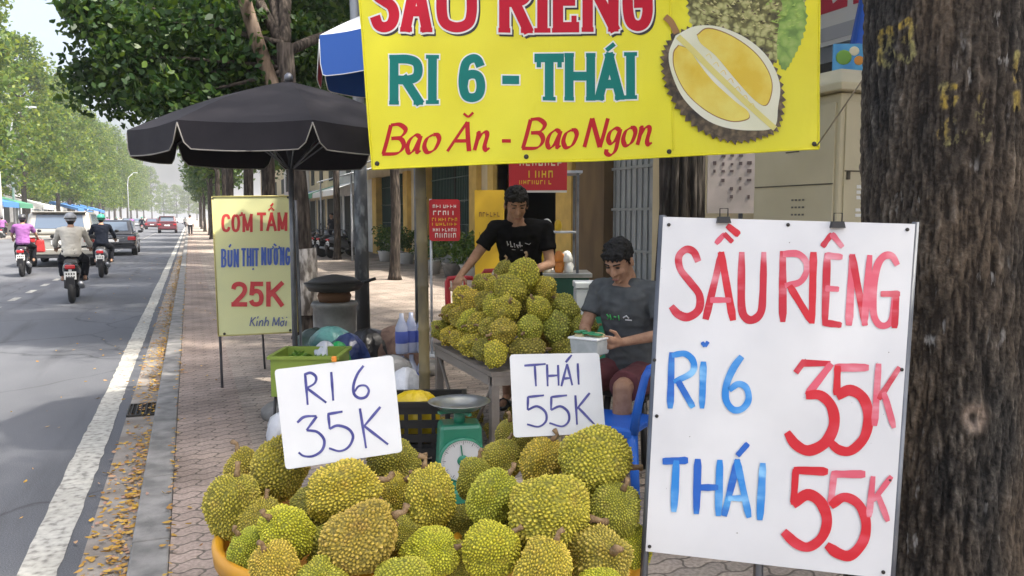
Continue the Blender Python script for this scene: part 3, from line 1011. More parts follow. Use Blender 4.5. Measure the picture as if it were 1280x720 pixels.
# pale blue house at the far right
t = thing('house', 'pale blue house at the right picture edge behind the big tree', 'house', (FX + .2, 2.3, 0))
mb = MB(); mb.box((3, 0, 3.0), (6, 12.6, 6.0)); mb.build('wall', mat('pale_blue_wall', (.50, .56, .64), .8, (.42, .48, .55), 2), t)
mb = MB(); mb.box((-.02, -1.0, 1.4), (.06, 3.2, 2.8)); mb.build('shutter', M_GREYGATE, t)
mb = MB(); mb.box((-.02, 4.0, 1.4), (.06, 2.6, 2.8)); mb.build('shopfront', M_INSHADE, t)
mb = MB(); mb.box((-.5, 4.3, 3.1), (1.1, 4.0, .16)); mb.build('canopy', mat('black_canopy', (.03, .03, .03), .7), t)
mb = MB(); mb.box((2.9, 0, 6.1), (6.3, 12.7, .2)); mb.build('roof', M_STONE, t)

# blue awnings of stalls far across the road
for k, (px, Y, c) in enumerate(((8, 74, A_B), (33, 80, A_G), (50, 92, A_W), (88, 118, A_B), (106, 128, A_B), (128, 146, A_B))):
    X = -14.2
    t = thing('street_stall', ['blue awning stall far left behind the purple shirted rider', 'green awning stall behind the silver SUV', 'white awning stall left of the blue ones', 'blue awning stall seen over the silver SUV roof',
              'blue awning stall between the SUV and the black car', 'farthest blue awning stall above the black car'][k], 'stall', (X, Y, 0), 0, 'awning stalls across the road')
    mb = MB()
    mb.add([(-2, -3.2, 3.6), (-2, 3.2, 3.6), (1.2, 3.2, 2.7), (1.2, -3.2, 2.7)], [(0, 1, 2, 3)])
    mb.add([(1.2, -3.2, 2.7), (1.2, 3.2, 2.7), (1.21, 3.2, 2.3), (1.21, -3.2, 2.3)], [(0, 1, 2, 3)])
    mb.add([(-2, -3.2, 3.6), (1.2, -3.2, 2.7), (1.2, -3.2, 2.4), (-2, -3.2, 3.2)], [(0, 1, 2, 3)])
    mb.build('awning', c, t)
    mb = MB()
    for q in (-3, 3): mb.tube([(1.1, q, 0), (1.1, q, 2.7)], .05, 6)
    mb.build('posts', M_ZINC, t)
    mb = MB(); mb.box((-.6, 0, .55), (1.0, 4.2, 1.1)); mb.build('counter', mat('stall_wood', (.22, .2, .18), .8), t)
t = thing('house', 'pale low house row behind the trees across the road', 'house', (-30, 120, 0))
mb = MB(); mb.box((0, 0, 3), (8, 180, 6)); mb.build('wall', M_WHITEISH, t)
for k in range(20):
    mb = MB(); mb.box((4.02, -85 + k * 9, 1.6), (.06, 5, 3.0)); mb.build('shopfront', M_INSHADE, t)
mb = MB(); mb.box((0, 0, 6.1), (8.4, 180.4, .25)); mb.build('roof', M_STONE, t)

# street lamps across the road
for k, (px, Y) in enumerate(((21, 81), (163, 190))):
    X = Y * math.tan(PSI + math.atan((px - 640) / FPX))
    t = thing('street_lamp', ['tall pale street lamp across the road at far left', 'distant pale street lamp among the lit trees'][k], 'street lamp', (X, Y, 0), 0, 'street lamps across the road')
    mb = MB(); mb.tube([(0, 0, 0), (0, 0, 8.5), (.2, 0, 10.0), (1.2, 0, 11.0)], [.12, .085, .07, .05], 8); mb.build('pole', M_ZINC, t)
    mb = MB(); mb.box((1.6, 0, 11.05), (.9, .3, .14)); mb.build('lamp_head', M_ZINC, t)
X = 70 * math.tan(PSI + math.atan((3 - 640) / FPX))
t = thing('utility_pole', 'pale concrete utility pole at the far left picture edge', 'utility pole', (X, 70, 0))
mb = MB(); mb.tube([(0, 0, 0), (0, 0, 7.4)], [.19, .13], 10); mb.build('pole', M_WHITEISH, t)
mb = MB(); mb.box((.1, 0, 6.6), (1.2, .08, .1)); mb.build('crossarm', M_ZINC, t)

# metal lamp pole on the pavement, dark painted lower part
p = hz(452, 9.3)
t = thing('street_lamp', 'grey metal street lamp pole with dark peeling lower part between the two umbrellas', 'street lamp', p)
mb = MB(); mb.tube([(0, 0, 2.4), (-.012, 0, 3.2), (-.04, 0, 4.5), (-.09, 0, 7.5)], [.068, .064, .06, .05], 14)
mb.tube([(-.09, 0, 7.5), (-.3, -.1, 8.2), (-1.3, -.3, 8.6)], [.05, .045, .04], 10)
mb.build('pole', mat('galvanised', (.42, .44, .46), .45, (.32, .34, .36), 6, metal=.5, stretch=(1, 1, .2)), t)
mb = MB(); mb.tube([(0, 0, 0), (0, 0, 2.4)], [.088, .072], 14); mb.tube([(0, 0, 0), (0, 0, .02)], [.16, .16], 14)
mb.build('painted_base', mat('peeling_dark_paint', (.03, .034, .038), .6, (.15, .165, .17), 9, lo=.52, hi=.66, stretch=(1, 1, .45), bmp=.3), t)
mb = MB(); mb.box((-1.6, -.35, 8.6), (.7, .24, .12), rz=.2); mb.build('lamp_head', M_ZINC, t)
# ================================================================== SIGNS
M_BOARD = mat('white_board', (0.72, 0.72, 0.725), .35, (0.63, 0.63, 0.635), 3.5, bmp=.05, bsc=6)
M_CARD = mat('white_card', (0.77, 0.77, 0.765), .55, (0.70, 0.70, 0.70), 5, bmp=.25, bsc=7, bd=.004)
M_STEEL = mat('grey_steel', (.20, .21, .23), .4, (.12, .13, .15), 8, metal=.6)
M_BLACK = mat('black_plastic', (.015, .015, .016), .45)
M_NAIL = mat('nail', (.05, .045, .04), .5, metal=.5)
M_WOOD = mat('weathered_wood', (.24, .19, .14), .8, (.36, .30, .23), 9, stretch=(1, 1, .15), bmp=.4, bsc=30)
M_BAMBOO = mat('bamboo', (.30, .24, .12), .6, (.20, .16, .085), 6, stretch=(1, 1, .25))

def brush(name, full, dry, sc=26):
    m, n, b, N, L = nodes_of(name)
    a = noise_tex(N, L, sc, 3, (.35, .35, 1.0))
    d = noise_tex(N, L, 9, 2)
    c = ramp(N, L, a, [(.42, full), (.56, tuple(f * .6 + g * .4 for f, g in zip(full, dry))), (.68, dry)])
    f = ramp(N, L, d, [(.42, (0, 0, 0)), (.62, (1, 1, 1))])
    L.new(mixc(N, L, f, full, c), b.inputs['Base Color'])
    b.inputs['Roughness'].default_value = .4
    return m
M_RED1 = brush('red_brush', (.52, .012, .03), (.78, .30, .36))
M_RED2 = brush('red_brush_wet', (.58, .008, .02), (.68, .06, .09))
M_RED3 = brush('red_brush_dry', (.66, .10, .15), (.80, .42, .48))
M_BLU1 = brush('blue_brush', (.012, .11, .48), (.10, .42, .78))
M_BLU2 = brush('blue_brush_light', (.02, .22, .62), (.25, .55, .85))
M_PEN = mat('blue_marker', (.035, .035, .20), .5, (.09, .09, .30), 30)

def board(t, pl, quad, thick, m, name='panel', rc=0.0):
    """a flat panel of real thickness from its four corner pixels"""
    P = []
    if rc:
        q = [Vector(p) for p in quad]
        for i in range(4):
            a, b, c = q[i - 1], q[i], q[(i + 1) % 4]
            p0 = b + (a - b).normalized() * rc; p1 = b + (c - b).normalized() * rc
            for k in range(4):
                u = k / 3
                P.append(p0 * (1 - u) ** 2 + b * 2 * u * (1 - u) + p1 * u * u)
    else:
        P = [Vector(p) for p in quad]
    f = [pl.pt(p.x, p.y) for p in P]
    bk = [p - pl.n * thick for p in f]
    n = len(P)
    mb = MB()
    mb.add(f + bk, [tuple(range(n)), tuple(range(n, 2 * n))[::-1]] + [(i, n + i, n + (i + 1) % n, (i + 1) % n) for i in range(n)])
    return mb.build(name, m, t)

# --- big white price board
loc = hz(975, 1.97, 0)
t = thing('price_board', 'large white board hand painted in red and blue leaning by the big tree', 'sign', loc)
pl = Plane((829, 271, 2.02), (1144, 280, 1.93), (807, 690, 1.98), loc)
board(t, pl, [(829, 271), (1144, 280), (1113, 724), (807, 689)], .006, M_BOARD)
mb = MB()
def pole_on(mb, pl, a, b, off, r):
    mb.tube([pl.pt(a[0], a[1], off), pl.pt(b[0], b[1], off)], r, 8)
L0, L1 = pl.pt(829, 268, -.018), pl.pt(805, 720, -.018)
R0, R1 = pl.pt(1147, 277, -.014), pl.pt(1116, 735, -.014)
def down(a, b):
    d = (b - a); return a + d * ((0 - loc.z - a.z) / d.z)
mb.tube([L0, down(L0, L1)], .011, 4); mb.tube([R0, down(R0, R1)], .011, 4)
mb.tube([pl.pt(829, 275, -.018), pl.pt(1144, 285, -.018)], .009, 4)
mb.tube([pl.pt(812, 600, -.018), pl.pt(1120, 620, -.018)], .009, 4)
mid0, mid1 = pl.pt(958, 300, -.03), pl.pt(950, 730, -.03)
mb.tube([mid0, down(mid0, mid1)], .012, 6)
mb.build('frame', M_STEEL, t)
for (x, y) in ((904, 275), (1046, 281)):
    mb = MB()
    c = pl.pt(x, y, .003); M = Matrix.Translation(c) @ Matrix.Rotation(-PSI, 4, 'Z')
    mb.box((0, 0, 0), (.034, .024, .016), M=M, tp=.8)
    mb.tube([M @ Vector((-.010, -.004, .008)), M @ Vector((-.010, -.004, .028)), M @ Vector((.010, -.004, .028)), M @ Vector((.010, -.004, .008))], .0018, 6)
    mb.build('binder_clip', M_BLACK, t, bevel=.002)
mb = MB()
for (x, y) in ((836, 281), (1134, 287), (821, 520), (1127, 462), (812, 683), (1112, 600), (1104, 715), (985, 281), (818, 450)):
    mb.lathe([(.0045, 0), (.0045, .002), (.002, .003)], 10, Matrix.Translation(pl.pt(x, y, .0005)) @ pl.n.to_track_quat('Z', 'Y').to_matrix().to_4x4())
mb.build('nail_heads', M_NAIL, t)
def c4(*pts): return [(800 + x / 1.564, 260 + y / 1.564) for x, y in pts]
W = Writer(pl)
random.seed(61)
def br(pts, wd, sm, mi):
    a, b_, c_ = random.uniform(0, 6), random.uniform(3, 7), random.uniform(.05, .10)
    W.line(c4(*pts), wd, sm, mi, taper=lambda u: (.93 + c_ * math.sin(a + b_ * u)) * (1 - .22 * max(0, 1 - u / .06) - .30 * max(0, 1 - (1 - u) / .07)) + .03 * math.sin(a * 7 + u * 37))
br([(114, 105), (105, 86), (90, 81), (76, 95), (79, 120), (98, 145), (116, 170), (115, 198), (95, 213), (75, 208), (61, 192)], 10.5, True, 0)
br([(128, 218), (160, 86)], 10, False, 0); br([(158, 86), (182, 220)], 10.5, False, 1); br([(137, 180), (178, 180)], 8, False, 2)
br([(148, 70), (166, 50)], 7, False, 2); br([(164, 50), (181, 67)], 7, False, 0); br([(170, 34), (194, 53)], 9, False, 1)
br([(199, 86), (198, 150), (199, 198), (208, 216), (222, 218), (236, 204), (240, 170), (242, 86)], 10, True, 0)
br([(279, 84), (279, 223)], 10, False, 0); br([(279, 90), (308, 90), (324, 105), (325, 125), (312, 145), (283, 152)], 9, True, 2); br([(292, 152), (336, 224)], 10, False, 1)
br([(339, 86), (336, 226)], 10, False, 1)
br([(366, 88), (361, 230)], 10, False, 0); br([(362, 93), (396, 96)], 9, False, 2); br([(362, 157), (389, 159)], 8, False, 2); br([(358, 224), (394, 229)], 9, False, 0)
br([(356, 76), (375, 50)], 8, False, 0); br([(374, 50), (396, 77)], 8, False, 2)
br([(415, 90), (408, 230)], 10, False, 2); br([(414, 92), (440, 230)], 10, False, 0); br([(449, 92), (438, 230)], 9, False, 2)
br([(503, 112), (492, 94), (476, 95), (463, 115), (456, 160), (456, 205), (466, 227), (482, 229), (493, 214), (497, 168)], 9.5, True, 2); br([(470, 168), (508, 168)], 8.5, False, 0); br([(501, 168), (497, 235)], 9, False, 0)
# RI 6
br([(62, 282), (59, 392)], 9, False, 3); br([(62, 288), (88, 285), (104, 300), (101, 322), (66, 340)], 8.5, True, 4); br([(74, 338), (104, 390)], 9, False, 3)
br([(124, 300), (121, 392)], 9, False, 4); br([(121, 262), (127, 271)], 5, False, 3); br([(133, 261), (127, 271)], 5, False, 3)
br([(199, 290), (183, 312), (169, 345), (168, 375), (182, 394), (200, 392), (212, 375), (208, 352), (192, 344), (174, 356)], 9.5, True, 4)
# 35K
br([(304, 322), (318, 303), (372, 304)], 10, False, 0); br([(374, 304), (326, 366)], 10, False, 2)
br([(324, 366), (352, 366), (374, 388), (379, 424), (362, 458), (330, 474), (304, 462), (287, 438)], 14, True, 1)
br([(380, 312), (447, 312)], 10.5, False, 2); br([(386, 308), (384, 366)], 10, False, 1)
br([(384, 368), (410, 356), (436, 372), (446, 408), (438, 448), (412, 474), (388, 472), (370, 456)], 13.5, True, 1)
br([(466, 304), (458, 426)], 9.5, False, 2); br([(507, 311), (466, 374)], 8, False, 0); br([(476, 360), (496, 430)], 8.5, False, 2)
# THAI
br([(44, 495), (94, 493)], 10, False, 3); br([(71, 493), (66, 594)], 10, False, 4)
br([(113, 490), (110, 598)], 10, False, 3); br([(156, 492), (153, 602)], 10, False, 4); br([(112, 546), (153, 546)], 8.5, False, 3)
br([(164, 602), (191, 491)], 9.5, False, 3); br([(189, 491), (213, 605)], 9.5, False, 4); br([(172, 567), (206, 567)], 8, False, 4); br([(190, 484), (211, 460)], 8, False, 3)
br([(240, 498), (234, 610)], 10, False, 4)
# 55K
br([(300, 512), (367, 515)], 11, False, 1); br([(304, 510), (300, 580)], 10, False, 1)
br([(298, 580), (326, 560), (352, 574), (365, 608), (356, 642), (330, 662), (305, 655), (280, 632)], 14, True, 1)
br([(374, 520), (440, 520)], 10.5, False, 2); br([(379, 516), (372, 582)], 9.5, False, 2)
br([(372, 582), (398, 565), (426, 578), (441, 612), (436, 650), (412, 678), (388, 675), (364, 658)], 13.5, True, 1)
br([(455, 524), (447, 604)], 8.5, False, 2); br([(491, 524), (455, 572)], 7.5, False, 2); br([(464, 560), (484, 612)], 8, False, 2)
W.build('lettering', [M_RED1, M_RED2, M_RED3, M_BLU1, M_BLU2], t)
mb = MB()
for k in range(26):
    x, y = random.uniform(825, 1120), random.uniform(295, 690)
    rr = random.uniform(.0006, .0016)
    mb.lathe([(rr, 0), (rr * .8, .0003)], 7, Matrix.Translation(pl.pt(x, y, .0004)) @ pl.n.to_track_quat('Z', 'Y').to_matrix().to_4x4())
mb.build('specks', mat('grime', (.25, .23, .2), .8), t)

# --- two price cards standing in the durian baskets
def card(label, quad, depth, strokes, wd, tilt, px_stick):
    loc = hz(px_stick, depth + .03, .0)
    t = thing('price_card', label, 'sign', loc, 0, 'price cards in the durian baskets')
    pl = Plane((quad[0][0], quad[0][1], depth + tilt), (quad[1][0], quad[1][1], depth + tilt), (quad[3][0], quad[3][1], depth), loc)
    board(t, pl, quad, .004, M_CARD, 'panel', 5)
    mb = MB()
    a, b = pl.pt(px_stick, quad[0][1] - 2, -.012), pl.pt(px_stick + 4, 590, -.012)
    mb.tube([a, a + (b - a) * 3.0], .006, 7)
    mb.build('stick', M_BAMBOO, t)
    Wr = Writer(pl, .0008)
    for pts, sm in strokes:
        Wr.line(pts, wd, sm, 0, taper=lambda u: .72 + .28 * math.sin(math.pi * min(1, u * 1.15 + .1)))
    Wr.build('lettering', M_PEN, t)
    return t, pl
def c6(*p): return [(300 + x / 3.6, 400 + y / 3.6) for x, y in p]
S1 = [(c6((293, 240), (299, 310), (305, 382)), True), (c6((289, 246), (318, 238), (342, 256), (336, 285), (298, 308)), True), (c6((303, 308), (389, 372)), False),
      (c6((411, 234), (420, 363)), False), (c6((556, 206), (528, 245), (511, 295), (515, 335), (540, 352), (568, 345), (580, 318), (565, 296), (535, 298), (516, 322)), True),
      (c6((258, 462), (290, 436), (345, 432)), True), (c6((346, 434), (300, 496)), False), (c6((300, 496), (348, 504), (379, 540), (370, 585), (330, 612), (288, 612), (264, 596)), True),
      (c6((394, 424), (462, 412)), False), (c6((398, 424), (404, 490)), False), (c6((403, 490), (440, 475), (488, 490), (509, 525), (490, 570), (450, 590), (401, 577)), True),
      (c6((540, 398), (568, 577)), False), (c6((632, 391), (554, 484)), False), (c6((558, 476), (667, 560)), False)]
t, pl = card('white hand written card reading RI 6 35K stuck in the left durian basket', [(343, 462), (491, 444), (503, 565), (357, 587)], 2.20, S1, 3.6, .07, 417)
mb = MB()
mb.box(pl.pt(418, 449, .004), (.014, .012, .016), rz=-PSI)
mb.build('clip', mat('orange_plastic', (.75, .25, .03), .4), t, bevel=.003)
def c7(*p): return [(540 + x / 2.4, 420 + y / 2.4) for x, y in p]
S2 = [(c7((277, 89), (341, 84)), False), (c7((308, 86), (312, 151)), False), (c7((345, 85), (347, 151)), False), (c7((378, 87), (380, 149)), False), (c7((347, 120), (379, 118)), False),
      (c7((388, 151), (405, 84)), False), (c7((405, 84), (421, 148)), False), (c7((394, 128), (416, 126)), False), (c7((401, 79), (419, 57)), False), (c7((437, 82), (440, 146)), False),
      (c7((288, 183), (336, 178)), False), (c7((288, 182), (287, 222)), False), (c7((287, 222), (315, 211), (340, 228), (342, 255), (320, 272), (285, 265)), True),
      (c7((358, 183), (405, 178)), False), (c7((358, 182), (357, 222)), False), (c7((357, 222), (385, 211), (408, 228), (410, 255), (390, 271), (352, 261)), True),
      (c7((430, 178), (435, 266)), False), (c7((473, 171), (432, 222)), False), (c7((438, 214), (488, 266)), False)]
card('white hand written card reading THÁI 55K stuck in the right durian basket', [(637, 443), (749, 441), (757, 541), (642, 547)], 2.24, S2, 3.2, .05, 697)

# --- yellow vinyl banner
M_YEL = nodes_of('yellow_vinyl')
m, n, b, N, L = M_YEL; M_YEL = m
wr = noise_tex(N, L, 2.2, 3, (1, 1, .6), dist=1.2)
L.new(ramp(N, L, noise_tex(N, L, 1.1, 3), [(.35, (.82, .73, .012)), (.65, (.88, .82, .025))]), b.inputs['Base Color'])
b.inputs['Roughness'].default_value = .42
bump(N, L, b, wr, .55, .03)
M_BANR = mat('banner_red', (.56, .008, .03), .5, spec=.25); M_WHT = mat('print_white', (.86, .86, .80), .45); M_PBLK = mat('print_black', (.03, .025, .025), .5)
M_TEAL = mat('print_teal', (.006, .20, .165), .5, spec=.25); M_SCRIPT = mat('print_script_red', (.52, .015, .02), .5, spec=.25)
loc = hz(740, 4.7, 0)
t = thing('banner', 'yellow vinyl banner with red SẦU RIÊNG title and opened durian picture', 'banner', loc)
pl = Plane((447, -46, 4.72), (1024, -46, 4.62), (466, 212, 4.70), loc)
quad = [(443, -92), (1024, -96), (1022, 187), (466, 212)]
board(t, pl, quad, .003, M_YEL, 'sheet')
mb = MB()
for (a, b_) in (((443, -92), (466, 212)), ((1024, -96), (1022, 187))): mb.tube([pl.pt(a[0], a[1]), pl.pt(b_[0], b_[1])], .006, 6)
mb.tube([pl.pt(466, 212), pl.pt(744, 200.5), pl.pt(1022, 187)], .006, 6)
mb.build('hem', M_YEL, t)
for (x, y) in ((472, 205), (1016, 181), (658, 197), (836, 190)):
    mb = MB(); mb.lathe([(.014, 0), (.014, .003), (.007, .004)], 12, Matrix.Translation(pl.pt(x, y, .0008)) @ pl.n.to_track_quat('Z', 'Y').to_matrix().to_4x4()); mb.build('eyelet', M_NAIL, t)
mb = MB(); mb.tube([pl.pt(835, -92, .004), pl.pt(838, 60, .005), pl.pt(841, 188, .004)], .004, 6); mb.build('seam', M_YEL, t)
Wr = Writer(pl, .0012, .00003)
title = [('S', 462, -36, 501, 42), ('A', 501, -36, 541, 41.5), ('U', 545, -36, 597, 41), ('R', 623, -36, 666, 41), ('I', 667, -36, 689, 40.5), ('E', 690, -36, 725, 40.5), ('N', 727, -36, 774, 40), ('G', 777, -36, 816, 40)]
for dx, dy, g, mi in ((2.6, 3.0, 3.0, 2), (0, 0, 4.4, 1), (0, 0, 0, 0)):
    Wr.k += 14
    for ch, x0, y0, x1, y1 in title:
        Wr.glyph(ch, x0 + 1, y0, x1 - 1, y1, 13.0, 0, mi, 7.5 if ch not in 'SG' else 0, g, dx, dy)
    for a_, b_ in (((506, -44), (520, -56)), ((520, -56), (535, -44)), ((526, -70), (541, -58)), ((694, -44), (708, -56)), ((708, -56), (722, -44))):
        Wr.line([(a_[0] + dx, a_[1] + dy), (b_[0] + dx, b_[1] + dy)], 6.5 + g, False, mi, ext=g / 2)
Wr.build('title_lettering', [M_BANR, M_WHT, M_PBLK], t)
Wr = Writer(pl, .0012, .00003)
row2 = [('R', 488, 70, 529, 132), ('I', 530, 69.5, 552, 131), ('6', 574, 69, 607, 129), ('-', 628, 92, 649, 109), ('T', 668, 66.5, 705, 126), ('H', 706, 66, 744, 125.5), ('A', 744, 66, 780, 125), ('I', 780, 65.5, 796, 124.5)]
for g, mi in ((3.4, 1), (0, 0)):
    Wr.k += 14
    for ch, x0, y0, x1, y1 in row2:
        Wr.glyph(ch, x0, y0, x1, y1, 11.0, 0, mi, 6.0 if ch not in '6-' else 0, g)
    Wr.line([(758, 63), (768, 55)], 5.5 + g, False, mi, ext=g / 2)
Wr.build('middle_lettering', [M_TEAL, M_WHT], t)
# italic line
IT = {
 'B': [((.28, 1), (.18, .5), (.06, 0)), ((.28, 1), (.62, 1.02), (.88, .84), (.72, .60), (.34, .54)), ((.34, .54), (.72, .52), (.86, .28), (.64, .03), (.02, 0))],
 'a': [((.86, .56), (.55, .62), (.2, .45), (.08, .18), (.25, 0), (.55, .12), (.84, .5)), ((.9, .6), (.78, .25), (.78, .02), (.98, .08))],
 'o': [((.55, .62), (.2, .48), (.08, .2), (.3, 0), (.7, .1), (.92, .42), (.8, .6), (.55, .62))],
 'A': [((.0, 0), (.35, .5), (.72, 1.02)), ((.72, 1.02), (.8, .5), (.9, 0)), ((.28, .36), (.84, .36))],
 'n': [((.12, .58), (.24, .6), (.18, .3), (.08, 0)), ((.18, .3), (.42, .55), (.66, .62), (.76, .5), (.66, .14), (.78, 0), (.96, .08))],
 'N': [((.02, 0), (.14, .5), (.26, 1)), ((.26, 1), (.5, .5), (.74, 0)), ((.74, 0), (.88, .5), (1.0, 1))],
 'g': [((.86, .56), (.55, .62), (.22, .48), (.14, .24), (.34, .1), (.62, .22), (.86, .56)), ((.88, .6), (.78, .2), (.66, -.15), (.38, -.3), (.1, -.24), (.08, -.1))],
 '-': [((.0, .28), (1, .28))],
}
Wr = Writer(pl, .0012, .00003)
its = [('B', 478, 509), ('a', 508, 527), ('o', 529, 550), ('A', 560, 590), ('n', 592, 613), ('-', 627, 638), ('B', 652, 682), ('a', 682, 701), ('o', 702, 721), ('N', 730, 757), ('g', 757, 776), ('o', 777, 794), ('n', 795, 815)]
for g, mi in ((2.0, 1), (0, 0)):
    Wr.k += 14
    for ch, x0, x1 in its:
        yb = 193.5 - (x0 - 478) * (13.0 / 337)
        for st in IT[ch]:
            Wr.line([(x0 + u * (x1 - x0) + (v * 3), yb - v * 36) for u, v in st], 6.4 + g, True, mi, nib=rad(-35) if not g else None)
    Wr.line([(580, 143), (586, 147), (592, 142)], 3.0 + g, True, mi)
Wr.build('script_lettering', [M_SCRIPT, M_YEL], t)
# printed fruit: whole durian behind, opened half in front
def print_mat(name, stops, sc, kind='VORONOI'):
    m, n, b, N, L = nodes_of(name)
    tc = N.new('ShaderNodeTexCoord'); v = N.new('ShaderNodeTexVoronoi'); v.inputs['Scale'].default_value = sc; v.inputs['Randomness'].default_value = .8
    nz = N.new('ShaderNodeTexNoise'); nz.inputs['Scale'].default_value = sc * .8
    vm = mixc(N, L, .06, tc.outputs['Object'], nz.outputs[1])
    L.new(tc.outputs['Object'], nz.inputs[0]); L.new(vm, v.inputs[0])
    L.new(ramp(N, L, v.outputs[0], stops), b.inputs['Base Color']); b.inputs['Roughness'].default_value = .42
    return m
M_PHUSK = print_mat('print_husk', [(.0, (.66, .62, .32)), (.38, (.46, .46, .17)), (.64, (.17, .16, .05)), (.9, (.07, .06, .025))], 26)
M_PGREEN = print_mat('print_green_husk', [(.0, (.40, .52, .14)), (.5, (.26, .42, .08)), (.85, (.14, .25, .05))], 22)
M_PBROWN = print_mat('print_brown_husk', [(.0, (.24, .17, .09)), (.5, (.10, .07, .035)), (.85, (.03, .02, .012))], 26)
M_PRIND = mat('print_rind', (.80, .80, .58), .45, (.84, .83, .70), 3)
M_PFLESH = mat('print_flesh', (.80, .56, .04), .45, (.88, .76, .16), 5); M_PPALE = mat('print_ridge', (.78, .70, .22), .45)
M_PSTEM = mat('print_stem', (.35, .18, .06), .5)
Wr = Writer(pl, .0016, .00004)
def c8(p): return (800 + p[0] / 3.6, p[1] / 3.6)
def spiky(pts, amp, step):
    out = []
    P = cat_rom(pts + [pts[0]], 14)
    cx = sum(p.x for p in P) / len(P); cy = sum(p.y for p in P) / len(P)
    d, acc, last, up = 0, 0, P[0], False
    for p in P[1:]:
        acc += (p - last).length; last = p
        if acc > step:
            acc = 0
            nn = Vector((p.x - cx, p.y - cy)).normalized()
            up = not up
            out.append(p + nn * (amp * random.uniform(.7, 1.2) if up else -amp * .3))
    return out
random.seed(5)
whole = [Vector((475 + 262 * math.cos(a), 20 + 300 * math.sin(a) * (1 if math.sin(a) > 0 else .8))) for a in [k * math.pi / 8 for k in range(16)]]
Wr.poly([c8(p) for p in spiky([(p.x, p.y) for p in whole], 10, 9)], 0)
Wr.k += 8
grn = [(560, -150), (690, -80), (742, 60), (725, 170), (680, 270), (640, 322), (610, 250), (620, 120), (640, 0), (600, -90)]
Wr.poly([c8(p) for p in spiky(grn, 7, 10)], 1)
Wr.k += 8
for k in range(330):
    a, q_ = random.uniform(0, 6.283), math.sqrt(random.random())
    x, y = 475 + 240 * q_ * math.cos(a), 20 + 270 * q_ * math.sin(a)
    if y < -150 or y > 320: continue
    dx, dy = (x - 475) / 260, (y - 20) / 290
    ln = 15 + 8 * random.random()
    rx, ry = x + dx * ln + random.uniform(-4, 4), y + dy * ln - 9
    g = 1 if x > 590 + random.uniform(-40, 40) else (0 if random.random() < .6 else 7)
    Wr.polyflat([c8((x - 8, y + 3)), c8((rx, ry)), c8((x + 8, y + 5))], {0: 7, 1: 8, 7: 2}[g])
half = [(150, 165), (240, 135), (350, 140), (470, 190), (570, 275), (625, 390), (632, 500), (605, 590), (520, 625), (420, 640), (310, 610), (210, 540), (140, 440), (102, 330), (108, 230)]
Wr.k += 8
Wr.poly([c8(p) for p in spiky(half, 15, 11)], 2); Wr.k += 8
rind = [(155, 170), (240, 130), (350, 132), (470, 182), (565, 268), (618, 385), (612, 490), (596, 578), (500, 592), (385, 580), (285, 538), (195, 450), (140, 340), (125, 250)]
Wr.poly([c8(p) for p in cat_rom(rind + [rind[0]], 5)], 3); Wr.k += 8
lp = [(170, 215), (215, 235), (265, 300), (330, 380), (420, 462), (478, 508), (476, 540), (400, 548), (300, 506), (210, 425), (155, 325), (148, 250)]
rp = [(250, 172), (300, 142), (400, 172), (500, 242), (560, 322), (582, 400), (560, 478), (510, 462), (425, 372), (335, 262), (268, 208)]
for q in (lp, rp):
    Wr.poly([c8(p) for p in cat_rom([(a[0] + (a[0] - 370) * .02, a[1] + (a[1] - 360) * .025) for a in q] + [(q[0][0] + (q[0][0] - 370) * .02, q[0][1] + (q[0][1] - 360) * .025)], 5)], 6)
    Wr.k += 8; Wr.poly([c8(p) for p in cat_rom(q + [q[0]], 5)], 4); Wr.k += 8
Wr.line([c8(p) for p in ((165, 175), (260, 265), (370, 375), (480, 480), (600, 585))], 7, True, 5)
Wr.k += 8
for k in range(7):
    q = (290 + k * 32, 262 + k * 37)
    Wr.line([c8(q), c8((q[0] + 16, q[1] - 10)), c8((q[0] + 26, q[1] + 10))], .7, True, 4)
Wr.line([c8((108, 85)), c8((135, 110)), c8((160, 160))], 8, True, 6)
Wr.build('durian_picture', [M_PHUSK, M_PGREEN, M_PBROWN, M_PRIND, M_PFLESH, M_PPALE, M_PSTEM, mat('print_spike_olive', (.62, .58, .26), .45), mat('print_spike_green', (.40, .56, .12), .45)], t)
mb = MB()                                          # ropes
mb.tube([pl.pt(1020, 184, -.005), tuple(Vector((2.35, 2.0, 2.35)) - loc)], .004, 5)
mb.tube([pl.pt(1024, -93, -.005), tuple(Vector((2.3, 1.95, 3.2)) - loc)], .004, 5)
mb.tube([pl.pt(447, -90, -.005), tuple(hz(446, 9.3, 4.4) - loc)], .004, 5)
mb.build('rope', mat('rope', (.35, .32, .26), .8), t)

def warp_sheet(t, pl, f, mx):
    for o in t.children:
        if o.name.split('.')[0] in ('rope',): continue
        me = o.data
        bm = bmesh.new(); bm.from_mesh(me)
        if o.name.split('.')[0] in ('sheet',):
            bmesh.ops.triangulate(bm, faces=bm.faces)
        for it in range(11):
            ed = [e for e in bm.edges if e.calc_length() > mx]
            if not ed: break
            bmesh.ops.subdivide_edges(bm, edges=ed, cuts=1)
            bmesh.ops.triangulate(bm, faces=[q for q in bm.faces if len(q.verts) > 4])
        for v in bm.verts: v.co = v.co + pl.n * f(v.co)
        bm.to_mesh(me); bm.free()
        if o.name.split('.')[0] == 'sheet':
            me.polygons.foreach_set('use_smooth', [True] * len(me.polygons))
def banner_wave(p):
    u = p.dot(RT); z = p.z
    w_ = .012 + .014 * math.sin(u * 3.1 + z * 2.2) + .020 * noise.noise(Vector((u * 1.7 + z * 1.1, z * 1.4, 3.1)))
    w_ += .012 * noise.noise(Vector((u * 3.2 - z * 3.0, z * 1.1 + u * 1.2, 9.7)))      # pulled creases
    return w_
warp_sheet(t, pl, banner_wave, .016)

